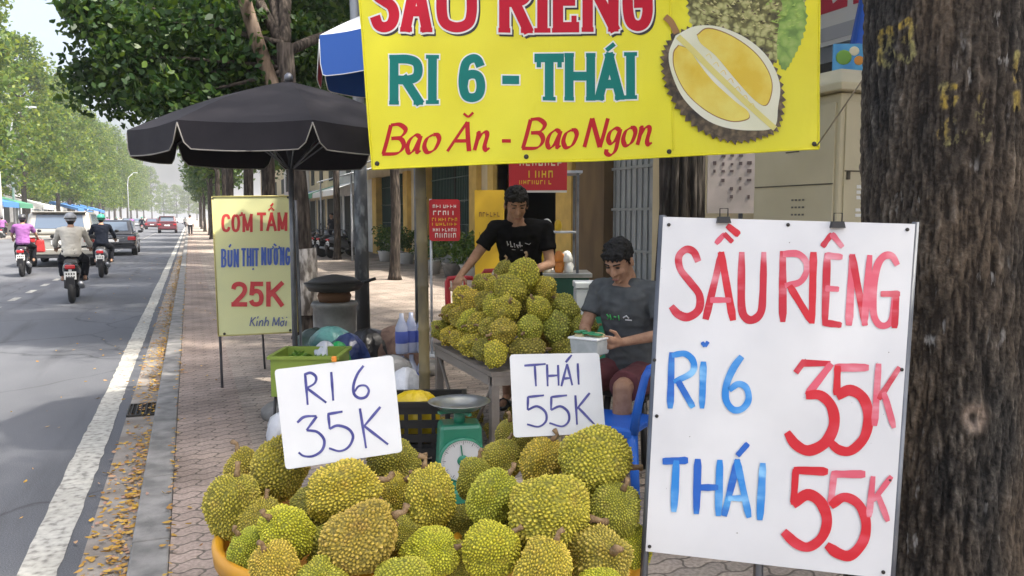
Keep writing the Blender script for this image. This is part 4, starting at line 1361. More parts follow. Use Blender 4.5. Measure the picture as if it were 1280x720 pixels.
# bamboo pole that carries the banner
p = hz(529, 4.93)
t = thing('bamboo_pole', 'brown yellow bamboo pole standing behind the black crate and holding up the banner', 'pole', p)
mb = MB()
zs, rs = [0], [.036]
for k in range(1, 12):
    z = k * .27
    zs += [z - .012, z, z + .012]; rs += [.0345, .039, .0345]
mb.tube([(.01 * math.sin(z * 1.3) - .012 * z, 0, z) for z in zs], rs, 12)
mb.build('shaft', mat('old_bamboo', (.20, .16, .075), .65, (.085, .072, .045), 4, lo=.42, hi=.58, stretch=(1, 1, .5), bmp=.2), t)
mb = MB()
for z in (1.82, 2.85): mb.lathe([(.041, z), (.044, z + .02), (.041, z + .05)], 12, Matrix.Translation((-.012 * z, 0, 0)))
mb.build('binding', mat('binding', (.3, .28, .22), .8), t)

# --- the CƠM TẤM board
M_PALEY = mat('pale_yellow_board', (.74, .74, .36), .5, (.68, .69, .36), 2)
M_REDP = mat('sign_red', (.55, .025, .03), .5, (.62, .06, .06), 14); M_BLUEP = mat('sign_blue', (.04, .10, .42), .5, (.08, .15, .48), 14); M_GREYBL = mat('sign_greyblue', (.12, .15, .30), .5)
loc = hz(322, 7.1, 0)
t = thing('menu_board', 'pale yellow upright board reading CƠM TẤM BÚN THỊT NƯỚNG 25K', 'sign', loc)
pl = Plane((265, 246, 7.05), (365, 245, 7.15), (273, 419, 7.05), loc)
board(t, pl, [(265, 246), (365, 245), (372, 415), (273, 420)], .02, M_PALEY)
mb = MB()
for a, b_ in (((267, 250), (275, 440)), ((369, 250), (376, 436))):
    q0 = pl.pt(a[0], a[1], -.03); q1 = pl.pt(b_[0], b_[1], -.03); d = q1 - q0
    mb.tube([q0, q0 + d * (-q0.z / d.z)], .013, 6)
q0 = pl.pt(320, 300, -.03); mb.tube([q0, (q0.x + .1, q0.y + .75, 0)], .011, 6)
mb.build('legs', M_STEEL, t)
mb = MB()
for a, b_ in (((265, 246), (365, 245)), ((365, 245), (372, 415)), ((372, 415), (273, 420)), ((273, 420), (265, 246))):
    mb.tube([pl.pt(a[0], a[1], .001), pl.pt(b_[0], b_[1], .001)], .007, 5)
mb.build('edge_trim', mat('edge_trim', (.50, .44, .16), .5), t)
Wr = Writer(pl, .0015, .0001)
def c9(x, y): return (260 + x / 3.79, 240 + y / 3.79)
def gl9(ch, x0, y0, x1, y1, wd, mi, gr=0): 
    a, b_ = c9(x0, y0), c9(x1, y1); Wr.glyph(ch, a[0], a[1], b_[0], b_[1], wd, 0, mi, 0, gr)
def ln9(pts, wd, mi, sm=False): Wr.line([c9(*p) for p in pts], wd, sm, mi)
for ch, x0, x1 in (('C', 64, 107), ('O', 111, 152), ('M', 163, 212)): gl9(ch, x0, 104, x1, 190, 3.5, 0)
ln9([(148, 112), (160, 108), (160, 96)], 2.6, 0, True)
for ch, x0, x1 in (('T', 232, 275), ('A', 276, 326), ('M', 329, 376)): gl9(ch, x0, 97, x1, 185, 3.5, 0)
ln9([(287, 88), (300, 74), (313, 88)], 2.2, 0); ln9([(297, 68), (309, 54)], 2.4, 0)
for ch, x0, x1 in (('B', 62, 88), ('U', 92, 117), ('N', 121, 147)): gl9(ch, x0, 270, x1, 357, 2.7, 1)
ln9([(100, 262), (109, 248)], 2.2, 1)
for ch, x0, x1 in (('T', 158, 180), ('H', 183, 207), ('I', 209, 218), ('T', 219, 241)): gl9(ch, x0, 266, x1, 352, 2.7, 1)
ln9([(212, 362), (216, 368)], 2.4, 1)
for ch, x0, x1 in (('N', 252, 277), ('U', 281, 303), ('O', 310, 333), ('N', 340, 363), ('G', 366, 390)): gl9(ch, x0, 262, x1, 347, 2.7, 1)
ln9([(300, 270), (309, 266), (308, 256)], 1.8, 1, True); ln9([(330, 270), (338, 266), (337, 256)], 1.8, 1, True); ln9([(312, 246), (324, 256)], 2.2, 1)
for ch, x0, x1 in (('2', 110, 186), ('5', 194, 264), ('K', 276, 358)): gl9(ch, x0, 425, x1, 543, 5.6, 0)
# small italic line
ki = {'K': [((.1, 0), (.35, 1)), ((.95, 1), (.2, .45)), ((.35, .55), (.8, 0))], 'i': [((.2, 0), (.5, .6)), ((.6, .85), (.9, 1.1))], 'n': [((.1, 0), (.3, .6)), ((.2, .35), (.6, .62), (.85, .5), (.7, 0))],
      'h': [((.1, 0), (.45, 1.05)), ((.2, .35), (.6, .62), (.85, .5), (.75, 0))], 'M': [((0, 0), (.2, 1)), ((.2, 1), (.45, .1)), ((.45, .1), (.95, 1)), ((.95, 1), (.85, 0))],
      'o': [((.5, .6), (.1, .3), (.35, 0), (.8, .3), (.5, .6)), ((.75, .5), (.95, .65)), ((.4, 1.0), (.65, .8))], 'j': [((.2, 0), (.5, .6))]}
for ch, x0, x1 in (('K', 196, 228), ('i', 228, 240), ('n', 240, 264), ('h', 265, 290), ('M', 306, 340), ('o', 342, 364), ('j', 366, 378)):
    for st in ki[ch]:
        ln9([(x0 + u * (x1 - x0), 635 - v * 42) for u, v in st], 1.5, 2, len(st) > 2)
ln9([(372, 596), (374, 592)], 1.6, 2)
Wr.build('lettering', [M_REDP, M_BLUEP, M_GREYBL], t)
mb = MB()
for x, y in ((20, 32), (380, 25), (390, 655), (78, 672)):
    q = c9(x, y); mb.lathe([(.012, 0), (.012, .004), (.006, .006)], 10, Matrix.Translation(pl.pt(q[0], q[1], .001)) @ pl.n.to_track_quat('Z', 'Y').to_matrix().to_4x4())
mb.build('nail_heads', M_NAIL, t)

# --- black octagonal umbrella
M_UMB = mat('black_umbrella_cloth', (.013, .0115, .015), .75, (.020, .018, .022), 5, spec=.25, bmp=.15, bsc=12)
M_TRIM = mat('grey_trim', (.24, .225, .20), .8)
p = hz(366, 6.0)
t = thing('market_umbrella', 'black octagonal market umbrella with pale piped valance behind the yellow menu board', 'umbrella', p, -PSI)
def umbrella(t, Rr, zr, rise, drop, mats, trim, rot=0.0, segs=8, edge_mat=None):
    cor = [Vector((Rr * math.cos(a), Rr * math.sin(a), zr)) for a in [rot + 2 * math.pi * (k + .5) / segs for k in range(segs)]]
    apex = Vector((0, 0, zr + rise))
    n = 8
    for k in range(segs):
        a, b_ = cor[k], cor[(k + 1) % segs]
        mb = MB()
        vs, fs = [], []
        for i in range(n + 1):                    # slightly tented panel
            u = i / n
            for j in range(n + 1):
                v = j / n
                e = a.lerp(b_, v)
                q = apex.lerp(e, u)
                q.z -= .016 * Rr * math.sin(math.pi * v) * u + .0
                q.z += .10 * rise * math.sin(math.pi * u)
                vs.append(q)
        for i in range(n):
            for j in range(n):
                fs.append((i * (n + 1) + j, (i + 1) * (n + 1) + j, (i + 1) * (n + 1) + j + 1, i * (n + 1) + j + 1))
        mb.add(vs, fs, 0, None, True)
        m_ = mats[k % len(mats)]
        pan = mb.build('panel', m_, t, fixn=False)
        # valance with rounded lower corners
        mb = MB(); vs, fs, low = [], [], []
        nn = 18
        for j in range(nn + 1):
            v = j / nn
            e = a.lerp(b_, v); e.z -= .016 * Rr * math.sin(math.pi * v)
            s_ = min(v, 1 - v) * (b_ - a).length
            h = drop * (1 - max(0, 1 - s_ / .10) ** 2.2 * .9)
            out = Vector((e.x, e.y, 0)).normalized() * (h * .10)
            vs += [e, e - Vector((0, 0, h)) + out]
            low.append(e - Vector((0, 0, h)) + out)
        for j in range(nn): fs.append((2 * j, 2 * j + 1, 2 * j + 3, 2 * j + 2))
        mb.add(vs, fs, 0, None, True)
        va = mb.build('valance', edge_mat[k] if edge_mat else m_, t, fixn=False)
        mb = MB(); mb.tube(low, .0045, 5); mb.build('piping', trim, va)
    mb = MB()
    for q in cor:
        mb.tube([apex - Vector((0, 0, .06)), apex.lerp(q, .55) + Vector((0, 0, .02)), q - Vector((0, 0, .02))], .008, 5)
        mb.tube([Vector((0, 0, zr - .25)), apex.lerp(q, .52) - Vector((0, 0, .01))], .006, 5)
    mb.build('ribs', M_STEEL, t)
umbrella(t, 1.09, 2.10, .40, .175, [M_UMB], M_TRIM, rad(-90))
mb = MB(); mb.tube([(0, 0, 0), (0, 0, 2.5)], .02, 10); mb.build('pole', M_STEEL, t)
mb = MB(); mb.lathe([(.0, 2.50), (.035, 2.50), (.03, 2.54), (.012, 2.56)], 12); mb.build('finial', M_STEEL, t)
mb = MB(); mb.lathe([(.26, 0), (.26, .06), (.22, .09), (.05, .10)], 20); mb.build('base', M_KERB, t)

# --- red white and blue umbrella behind the banner
p = hz(521, 7.7)
t = thing('market_umbrella', 'tilted red white and blue vendor umbrella peeking out behind the banner', 'umbrella', p, -PSI)
M_UB = mat('blue_cloth', (.03, .13, .50), .6); M_UR = mat('red_cloth', (.55, .03, .045), .6); M_UW = mat('grey_white_cloth', (.50, .52, .56), .6)
umbrella(t, 0.92, 3.10, .42, .36, [M_UW, M_UW, M_UB, M_UB, M_UB, M_UR, M_UW, M_UW], M_WHT, rad(-80), 8, [M_UB, M_UB, M_UB, M_UB, M_UB, M_UR, M_UB, M_UB])
mb = MB(); mb.tube([(0, 0, 0), (0, 0, 3.53)], .022, 10); mb.build('pole', M_STEEL, t)
mb = MB(); mb.lathe([(.26, 0), (.26, .06), (.22, .09), (.05, .10)], 20); mb.build('base', M_KERB, t)

# --- electric cabinet
M_CAB = mat('beige_paint', (.54, .485, .335), .5, (.49, .44, .30), 3, bmp=.05, bsc=20)
M_CABD = mat('cabinet_gap', (.08, .07, .05), .7)
cx = hz(1045, 5.2, 0)
t = thing('electric_cabinet', 'tall beige electric cabinet with pitched lid beside the big tree', 'cabinet', cx)
wx, wy, H = .62, .84, 2.30
mb = MB(); mb.box((wx / 2, wy / 2, .12), (wx - .04, wy - .04, .24)); mb.build('plinth', M_KERB, t)
mb = MB(); mb.box((wx / 2, wy / 2, .24 + (H - .24) / 2), (wx, wy, H - .24)); mb.build('body', M_CAB, t, bevel=.012)
mb = MB(); o = .06
mb.add([(-o, -o, H + .005), (wx + o, -o, H + .005), (wx + o, wy + o, H + .005), (-o, wy + o, H + .005), (-o, -o, H + .055), (wx + o, -o, H + .055), (wx + o, wy + o, H + .055), (-o, wy + o, H + .055),
        (wx * .35, wy * .28, H + .20), (wx * .65, wy * .28, H + .20), (wx * .65, wy * .72, H + .20), (wx * .35, wy * .72, H + .20)],
       [(0, 3, 2, 1), (0, 1, 5, 4), (1, 2, 6, 5), (2, 3, 7, 6), (3, 0, 4, 7), (4, 5, 9, 8), (5, 6, 10, 9), (6, 7, 11, 10), (7, 4, 8, 11), (8, 9, 10, 11)])
mb.build('lid', M_CAB, t, bevel=.008)
for nm, x, y, dx, dy in (('door', wx / 2, -.006, wx - .07, .014), ('door', -.006, wy / 2, .014, wy - .07)):
    mb = MB(); mb.box((x, y, .24 + (H - .24) / 2), (dx, dy, H - .36)); d = mb.build(nm, M_CAB, t, bevel=.004)
    mb = MB()
    for k in range(4):
        for z in ((2.02,), (2.02,))[0]:
            pass
    for k in range(5):
        if dx > dy: mb.box((x + .02, y - .009, 1.98 + k * .03), (.13, .004, .008))
        else: mb.box((x - .009, y, 1.95 + k * .03), (.004, .13, .008))
    mb.build('louvres', M_CABD, d)
    mb = MB()
    if dx > dy: mb.box((x, y - .009, 1.80), (dx, .006, .008)); mb.box((.06, y - .012, 1.77), (.02, .02, .05))
    else: mb.box((x - .009, y, 1.72), (.006, dy, .008))
    mb.build('lock_strip', M_CABD, d)
mb = MB()
for k in range(3): mb.box((.20, -.0155, 1.70 - k * .035), (.12, .003, .022))
for k in range(2): mb.box((.20, -.0155, 1.55 - k * .035), (.13, .003, .02))
mb.box((.18, -.0155, 1.36), (.09, .003, .02))
mb.build('stickers', mat('sticker_white', (.75, .75, .72), .5), t)
mb = MB()
for k in range(9): mb.box((.14 + (k % 3) * .045 + .01, -.0155, 1.31 - (k // 3) * .03), (.03, .003, .009))
for k in range(12): mb.box((-.0155, .30 + (k % 4) * .035, 1.62 - (k // 4) * .05), (.003, .018, .012))
mb.build('faded_print', mat('faded_print', (.14, .13, .12), .6), t)

# --- notice board with faded poster behind the banner's right end
p = hz(912, 7.6, 0)
t = thing('notice_board', 'pinkish faded poster board with dark lettering on an orange brown post behind the price board', 'sign', p, -PSI - .1)
mb = MB(); mb.box((0, 0, 1.85), (.44, .03, .62)); mb.build('panel', mat('faded_pink_paper', (.52, .45, .42), .7, (.42, .37, .34), 5), t)
mb = MB(); mb.box((.265, .03, 1.15), (.085, .05, 2.3)); mb.build('post', mat('orange_brown_wood', (.33, .16, .08), .7, (.25, .12, .06), 4), t)
mb = MB(); random.seed(77)
for rr_ in range(6):
    for k in range(5):
        if random.random() < .75:
            mb.box((-.16 + k * .08, -.018, 2.08 - rr_ * .075 + random.uniform(-.01, .01)), (random.uniform(.018, .04), .006, random.uniform(.02, .035)))
mb.build('faded_marks', mat('faded_ink', (.12, .09, .09), .8), t)

# --- signs high on the right
t = thing('shop_sign', 'white shop banner with red block lettering high behind the cabinet', 'sign', (7.1, 7.6, 0))
mb = MB(); mb.box((0, 0, 4.1), (.05, 3.4, 1.15)); mb.build('panel', mat('white_banner', (.72, .72, .72), .5), t)
mb = MB()
for k in range(5): mb.box((-.03, -1.25 + k * .60, 4.22), (.02, .50, .62))
mb.build('lettering', mat('red_print', (.55, .04, .08), .5), t)
mb = MB()
for k in range(5):
    c_ = -1.25 + k * .60
    M = Matrix.Translation((-.044, c_, 4.22)) @ Matrix.Rotation(.35 * (1 if k % 2 else -1), 4, 'X')
    mb.box((0, 0, 0), (.008, .07, .46), M=M)
    mb.box((-.045, c_ + .17, 4.30), (.006, .06, .25))
mb.build('letter_gaps', mat('white_banner', (0, 0, 0)), t)
mb = MB(); mb.box((-.028, 0, 3.66), (.012, 3.2, .16)); mb.build('grey_strip', mat('grey_strip', (.45, .46, .5), .6), t)
mb = MB()
for k in (-1.6, 1.6): mb.tube([(.03, k, 0), (.03, k, 4.6)], .03, 6)
mb.build('post', M_STEEL, t)
p = hz(1083, 8.6, 0)
t = thing('parasol', 'deep blue folded vendor parasol beside the shop sign', 'parasol', p)
mb = MB()
prof = [(.03, 4.3), (.10, 4.1), (.16, 3.7), (.22, 3.3), (.26, 3.22)]
vs, fs = [], []
for i, (r_, z) in enumerate(prof):
    for k in range(24):
        a = 2 * math.pi * k / 24
        q = r_ * (1 + .18 * math.cos(6 * a))
        vs.append((q * math.cos(a), q * math.sin(a), z))
for i in range(4):
    for k in range(24): fs.append((i * 24 + k, i * 24 + (k + 1) % 24, (i + 1) * 24 + (k + 1) % 24, (i + 1) * 24 + k))
mb.add(vs, fs, 0, None, True); mb.build('canopy', mat('parasol_blue', (.03, .12, .55), .6), t)
mb = MB(); mb.tube([(0, 0, 0), (0, 0, 4.35)], .022, 8); mb.build('pole', M_STEEL, t)
p = hz(1064, 8.0, 0)
t = thing('snack_poster', 'small blue and green picture sign hanging above the cabinet lid', 'sign', p, -PSI)
mb = MB(); mb.box((0, 0, 3.06), (.5, .03, .26)); mb.build('panel', mat('poster_blue', (.06, .28, .62), .5, (.12, .45, .75), 4), t)
mb = MB()
for x, z, r_, mi in ((-.15, 3.06, .08, 0), (-.05, 3.12, .05, 1), (.0, 3.03, .05, 2), (.12, 3.1, .04, 1)):
    mb.ell((x, -.016, z), (r_, .004, r_ * .9), 12, 6, None, mi)
mb.build('picture', [mat('poster_green', (.18, .38, .06), .5), mat('poster_cream', (.75, .7, .5), .5), mat('poster_orange', (.7, .3, .05), .5)], t)
mb = MB(); mb.tube([(0, .03, 0), (0, .03, 3.2)], .02, 6); mb.build('post', M_STEEL, t)
# ================================================================== DURIANS
def durian_mat():
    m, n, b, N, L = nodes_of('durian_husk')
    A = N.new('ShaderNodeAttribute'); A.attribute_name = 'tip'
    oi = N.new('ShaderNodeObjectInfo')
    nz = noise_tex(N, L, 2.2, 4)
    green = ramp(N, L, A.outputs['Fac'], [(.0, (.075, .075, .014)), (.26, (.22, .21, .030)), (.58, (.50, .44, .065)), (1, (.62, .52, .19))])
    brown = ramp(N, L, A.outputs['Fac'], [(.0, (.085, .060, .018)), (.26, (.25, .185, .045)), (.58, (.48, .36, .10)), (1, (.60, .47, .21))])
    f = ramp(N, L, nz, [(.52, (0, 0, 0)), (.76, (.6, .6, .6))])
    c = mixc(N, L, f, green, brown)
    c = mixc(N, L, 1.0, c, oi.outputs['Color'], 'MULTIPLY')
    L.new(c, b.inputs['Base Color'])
    b.inputs['Roughness'].default_value = .55
    b.inputs['Specular IOR Level'].default_value = .35
    bump(N, L, b, noise_tex(N, L, 40, 3), .15, .02)
    return m
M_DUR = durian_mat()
M_STALK = mat('durian_stalk', (.22, .13, .06), .8, (.32, .22, .12), 8, bmp=.3, bsc=20)

def durian_mesh(seed, nsp, sub, hs, asp, lobes):
    r = random.Random(seed)
    bm = bmesh.new()
    bmesh.ops.create_icosphere(bm, subdivisions=sub, radius=1.0)
    kd = kdtree.KDTree(nsp)
    ga = math.pi * (3 - math.sqrt(5))
    sp = math.sqrt(4 * math.pi / nsp)
    hgt = []
    for i in range(nsp):
        z = 1 - 2 * (i + .5) / nsp
        q = math.sqrt(1 - z * z)
        d = Vector((q * math.cos(ga * i), q * math.sin(ga * i), z))
        d += Vector((r.uniform(-1, 1), r.uniform(-1, 1), r.uniform(-1, 1))) * sp * .40
        kd.insert(d.normalized(), i)
        hgt.append(r.uniform(.75, 1.2))
    kd.balance()
    off = Vector((r.uniform(0, 50), r.uniform(0, 50), r.uniform(0, 50)))
    ph = r.uniform(0, 6.28)
    tips = []
    for v in bm.verts:
        d = v.co.normalized()
        (c1, i1, d1), (c2, i2, d2) = kd.find_n(d, 2)
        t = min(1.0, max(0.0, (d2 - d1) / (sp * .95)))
        a = math.atan2(d.y, d.x)
        eq = math.sqrt(max(0, 1 - d.z * d.z))
        base = 1 + lobes * math.cos(5 * a + ph) * eq + .20 * noise.noise(d * 1.2 + off)
        base *= 1 - .05 * max(0, d.z) ** 8 
        p = Vector((d.x * asp, d.y * asp, d.z)) * base
        # spike leans a little towards its own tip so that it reads as a cone
        lean = (c1 - d) * (.25 * t)
        nrm = Vector((d.x / asp, d.y / asp, d.z)).normalized()
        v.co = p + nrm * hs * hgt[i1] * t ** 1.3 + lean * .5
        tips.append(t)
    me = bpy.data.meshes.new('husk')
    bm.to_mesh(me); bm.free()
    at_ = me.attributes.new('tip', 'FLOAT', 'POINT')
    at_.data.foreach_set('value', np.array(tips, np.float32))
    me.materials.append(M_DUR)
    return me

def stalk_mesh(seed):
    r = random.Random(seed)
    mb = MB()
    mb.tube([(0, 0, .92), (.01, .01, 1.08), (r.uniform(-.06, .06), r.uniform(-.06, .06), 1.22), (r.uniform(-.12, .12), r.uniform(-.1, .1), 1.36)], [.13, .085, .075, .10], 10)
    return mb.mesh('stalk', M_STALK)
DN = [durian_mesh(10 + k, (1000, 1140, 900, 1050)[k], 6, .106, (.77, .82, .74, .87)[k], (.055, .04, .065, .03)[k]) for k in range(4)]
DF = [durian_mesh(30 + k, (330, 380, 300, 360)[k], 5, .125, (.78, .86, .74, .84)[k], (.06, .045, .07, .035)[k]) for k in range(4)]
SK = [stalk_mesh(k) for k in range(4)]

def durian(pos, size, axis, col, label, group, lib, k, roll=0.0):
    """size = half length along its own axis in metres"""
    me = lib[k % 4]
    t = thing('durian', label, 'durian', pos, 0, group)
    q = Vector(axis).normalized().to_track_quat('Z', 'Y').to_matrix().to_4x4() @ Matrix.Rotation(roll, 4, 'Z')
    for nm, m_ in (('husk', me), ('stalk', SK[k % 4])):
        o = link_mesh(nm, m_, t, rot=q.to_euler(), scale=(size,) * 3)
        if nm == 'husk': o.color = tuple(col) + (1,)
    return t

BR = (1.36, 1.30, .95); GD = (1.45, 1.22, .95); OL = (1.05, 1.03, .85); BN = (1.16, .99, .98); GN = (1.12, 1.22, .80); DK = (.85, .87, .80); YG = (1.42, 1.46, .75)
# left basket: px centre, depth, radius px, axis (camera right, up, towards camera), colour, label
GL_ = 'durians in the left yellow basket'; GR_ = 'durians in the right yellow basket'
NEAR = [
 (291, 632, 2.17, 41, (.1, 1, -.1), OL, 'tall olive durian at the left rim of the left basket', GL_, 0),
 (350, 583, 2.36, 43, (.3, 1, -.6), OL, 'large dark durian half behind the left edge of the RI 6 card', GL_, 1),
 (430, 613, 2.10, 48, (1, .25, -.2), GD, 'golden durian touching the lower edge of the RI 6 card', GL_, 2),
 (451, 672, 1.93, 53, (.85, .5, -.3), BN, 'biggest olive brown durian in the middle front of the left basket', GL_, 1),
 (360, 666, 2.00, 40, (-.4, .6, .5), YG, 'bright yellow green durian left of the biggest olive brown one', GL_, 0),
 (324, 656, 2.16, 34, (.2, 1, -.2), OL, 'olive durian tucked behind the bright yellow green one', GL_, 3),
 (538, 621, 2.14, 41, (-.2, 1, -.1), BR, 'upright bright durian at the right of the left basket with a deep seam', GL_, 2),
 (491, 577, 2.42, 34, (1, .15, -.3), OL, 'olive durian peeking out under the right corner of the RI 6 card', GL_, 3),
 (538, 692, 1.98, 38, (1, .3, .2), YG, 'yellow durian low right in the left basket beneath the upright bright one', GL_, 1),
 (346, 712, 1.86, 38, (-.3, .8, .4), GD, 'gold tipped durian at the bottom left of the left basket', GL_, 0),
 (502, 729, 1.84, 38, (.9, .2, .3), GN, 'green durian cut by the bottom picture edge below the biggest one', GL_, 3),
 (490, 623, 2.22, 32, (.6, .8, 0), BR, 'small bright durian wedged between the golden and the upright ones', GL_, 1),
 (309, 592, 2.42, 34, (-.4, 1, 0), OL, 'olive durian behind the tall one at the basket rim', GL_, 2),
 (402, 727, 1.86, 30, (.1, .3, 1), GN, 'small green durian at the bottom edge right of the gold tipped one', GL_, 2),
 (312, 690, 2.02, 32, (-.3, .7, .3), GN, 'small green durian wedged behind the gold tipped one at the basket rim', GL_, 1),
 (575, 700, 2.02, 26, (.3, .8, .1), OL, 'small olive durian low in the gap between the baskets', GL_, 0),
 (418, 690, 2.06, 34, (.2, .4, .8), DK, 'shaded durian low beside the biggest olive brown one', GL_, 2),
 (470, 648, 2.18, 32, (.2, .6, .5), DK, 'shaded durian in the gap right of the biggest olive brown one', GL_, 0),
 (505, 672, 2.10, 30, (-.2, .6, .5), OL, 'olive durian showing in the gap below the upright bright one', GL_, 3),
 (716, 676, 2.04, 30, (.4, .6, .5), DK, 'shaded durian between the largest oval one and the dull brown one', GR_, 1),
 (646, 690, 2.04, 28, (-.4, .6, .5), OL, 'olive durian in the gap right of the lower left one in the right basket', GR_, 2),
 (394, 640, 2.22, 38, (.2, .9, .1), DK, 'dark durian deep in the left basket under the golden one', GL_, 3),
 (744, 577, 2.12, 48, (1, -.2, -.2), BR, 'big bright durian right under the THÁI card lower right corner', GR_, 3),
 (690, 640, 1.98, 54, (1, -.2, -.05), BR, 'largest oval yellow olive durian in the middle of the right basket', GR_, 1),
 (615, 621, 2.08, 38, (.6, .8, -.2), GN, 'green yellow durian left of the largest oval one', GR_, 0),
 (677, 578, 2.24, 34, (.5, 1, 0), GD, 'durian with its stalk up just under the THÁI card', GR_, 2),
 (767, 638, 2.05, 37, (.3, .8, .3), OL, 'olive durian at the right rim beside the white price board', GR_, 1),
 (614, 686, 1.93, 39, (.7, .6, .2), YG, 'yellow green durian at the lower left of the right basket', GR_, 3),
 (678, 712, 1.84, 43, (.5, 1, -.1), BR, 'bright durian with a short stalk at the bottom centre of the right basket', GR_, 0),
 (750, 698, 1.92, 37, (.3, .5, .9), BN, 'dull brown durian at the lower right of the right basket', GR_, 2),
 (626, 575, 2.34, 28, (.4, 1, 0), OL, 'small olive durian behind the green yellow one near the scale', GR_, 3),
 (643, 549, 2.50, 28, (-.2, 1, .2), DK, 'dark durian highest at the back below the THÁI card left corner', GR_, 1),
 (594, 599, 2.30, 30, (.2, 1, 0), OL, 'olive durian at the left back of the right basket beside the scale', GR_, 0),
 (579, 655, 2.20, 30, (.9, .5, 0), DK, 'dark durian in the gap between the two baskets', GR_, 2),
 (790, 684, 2.06, 29, (0, 1, .2), YG, 'small yellow durian squeezed at the far right against the price board', GR_, 3),
 (752, 735, 1.84, 30, (1, .2, .2), YG, 'yellow durian with brown stalk at the bottom right edge', GR_, 1),
 (640, 668, 2.14, 34, (.2, .6, .6), DK, 'shaded durian deep in the right basket under the largest one', GR_, 0),
 (722, 618, 2.22, 38, (.2, .6, .6), DK, 'shaded durian deep in the right basket under the big bright one', GR_, 2),
]
random.seed(99)
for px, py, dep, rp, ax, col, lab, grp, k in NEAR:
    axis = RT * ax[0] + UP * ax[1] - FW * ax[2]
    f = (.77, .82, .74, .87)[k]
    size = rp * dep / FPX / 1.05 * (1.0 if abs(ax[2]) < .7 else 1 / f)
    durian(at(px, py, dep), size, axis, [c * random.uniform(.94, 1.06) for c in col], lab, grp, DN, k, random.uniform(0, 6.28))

# the baskets
M_TUB = mat('yellow_plastic', (.72, .36, .02), .4, (.62, .29, .02), 5, bmp=.05, bsc=15)
def basket(px, dep, rr, h, label):
    t = thing('basket', label, 'basket', hz(px, dep, 0), 0, 'yellow plastic baskets of durians')
    mb = MB()
    mb.lathe([(rr * .76, 0), (rr * .78, .02), (rr * .97, h - .05), (rr * .96, h - .05), (rr * .80, h * .55), (rr * .3, h * .5)], 48)
    mb.build('tub', M_TUB, t)
    mb = MB()
    mb.lathe([(rr * .965, h - .055), (rr * 1.03, h - .05), (rr * 1.04, h - .01), (rr * 1.0, h), (rr * .955, h - .01), (rr * .95, h - .05)], 48, cap=False)
    mb.build('rim', M_TUB, t)
    mb = MB()
    for k in range(40):
        a = 2 * math.pi * k / 40
        ca, sa = math.cos(a), math.sin(a)
        mb.tube([(rr * .80 * ca, rr * .80 * sa, .04), (rr * .975 * ca, rr * .975 * sa, h - .06)], .006, 5)
    for z in (.15, .3, .45):
        q = rr * (.78 + .19 * z / h) + .004
        mb.lathe([(q, z), (q + .006, z + .008), (q, z + .016)], 48, cap=False)
    mb.build('weave_ribs', M_TUB, t)
    return t
basket(421, 2.14, .325, .655, 'yellow plastic basket heaped with durians under the RI 6 card')
basket(690, 2.12, .250, .62, 'yellow plastic basket heaped with durians under the THÁI card')

# ------------------------------------------------------------------ the table with the heap
c0 = hz(613, 4.72, 0)                       # its near left corner
TL_, TW_, TH = 1.22, .78, .575
t = thing('table', 'low grey wooden trestle table carrying the big heap of durians', 'table', c0)
M_TABLE = mat('grey_timber', (.20, .17, .14), .8, (.32, .28, .24), 7, stretch=(1, .15, 1), bmp=.3, bsc=30)
mb = MB()
for k in range(5): mb.box((TW_ * (k + .5) / 5, TL_ / 2, TH - .012), (TW_ / 5 - .006, TL_, .024))
mb.build('tabletop', M_TABLE, t)
mb = MB()
mb.box((TW_ / 2, .02, TH - .055), (TW_ - .02, .035, .06)); mb.box((TW_ / 2, TL_ - .02, TH - .055), (TW_ - .02, .035, .06))
mb.box((.02, TL_ / 2, TH - .056), (.035, TL_ - .1, .058)); mb.box((TW_ - .02, TL_ / 2, TH - .056), (.035, TL_ - .1, .058))
mb.build('apron', M_TABLE, t)
for x in (.035, TW_ - .035):
    for y in (.035, TL_ - .035):
        mb = MB(); mb.box((x, y, (TH - .03) / 2), (.05, .05, TH - .03)); mb.build('leg', M_TABLE, t)
mb = MB(); mb.tube([(.03, .06, TH - .1), (.03, .42, .12)], .012, 6); mb.tube([(.03, TL_ - .06, TH - .1), (.03, TL_ - .5, .1)], .012, 6); mb.build('brace', M_TABLE, t)

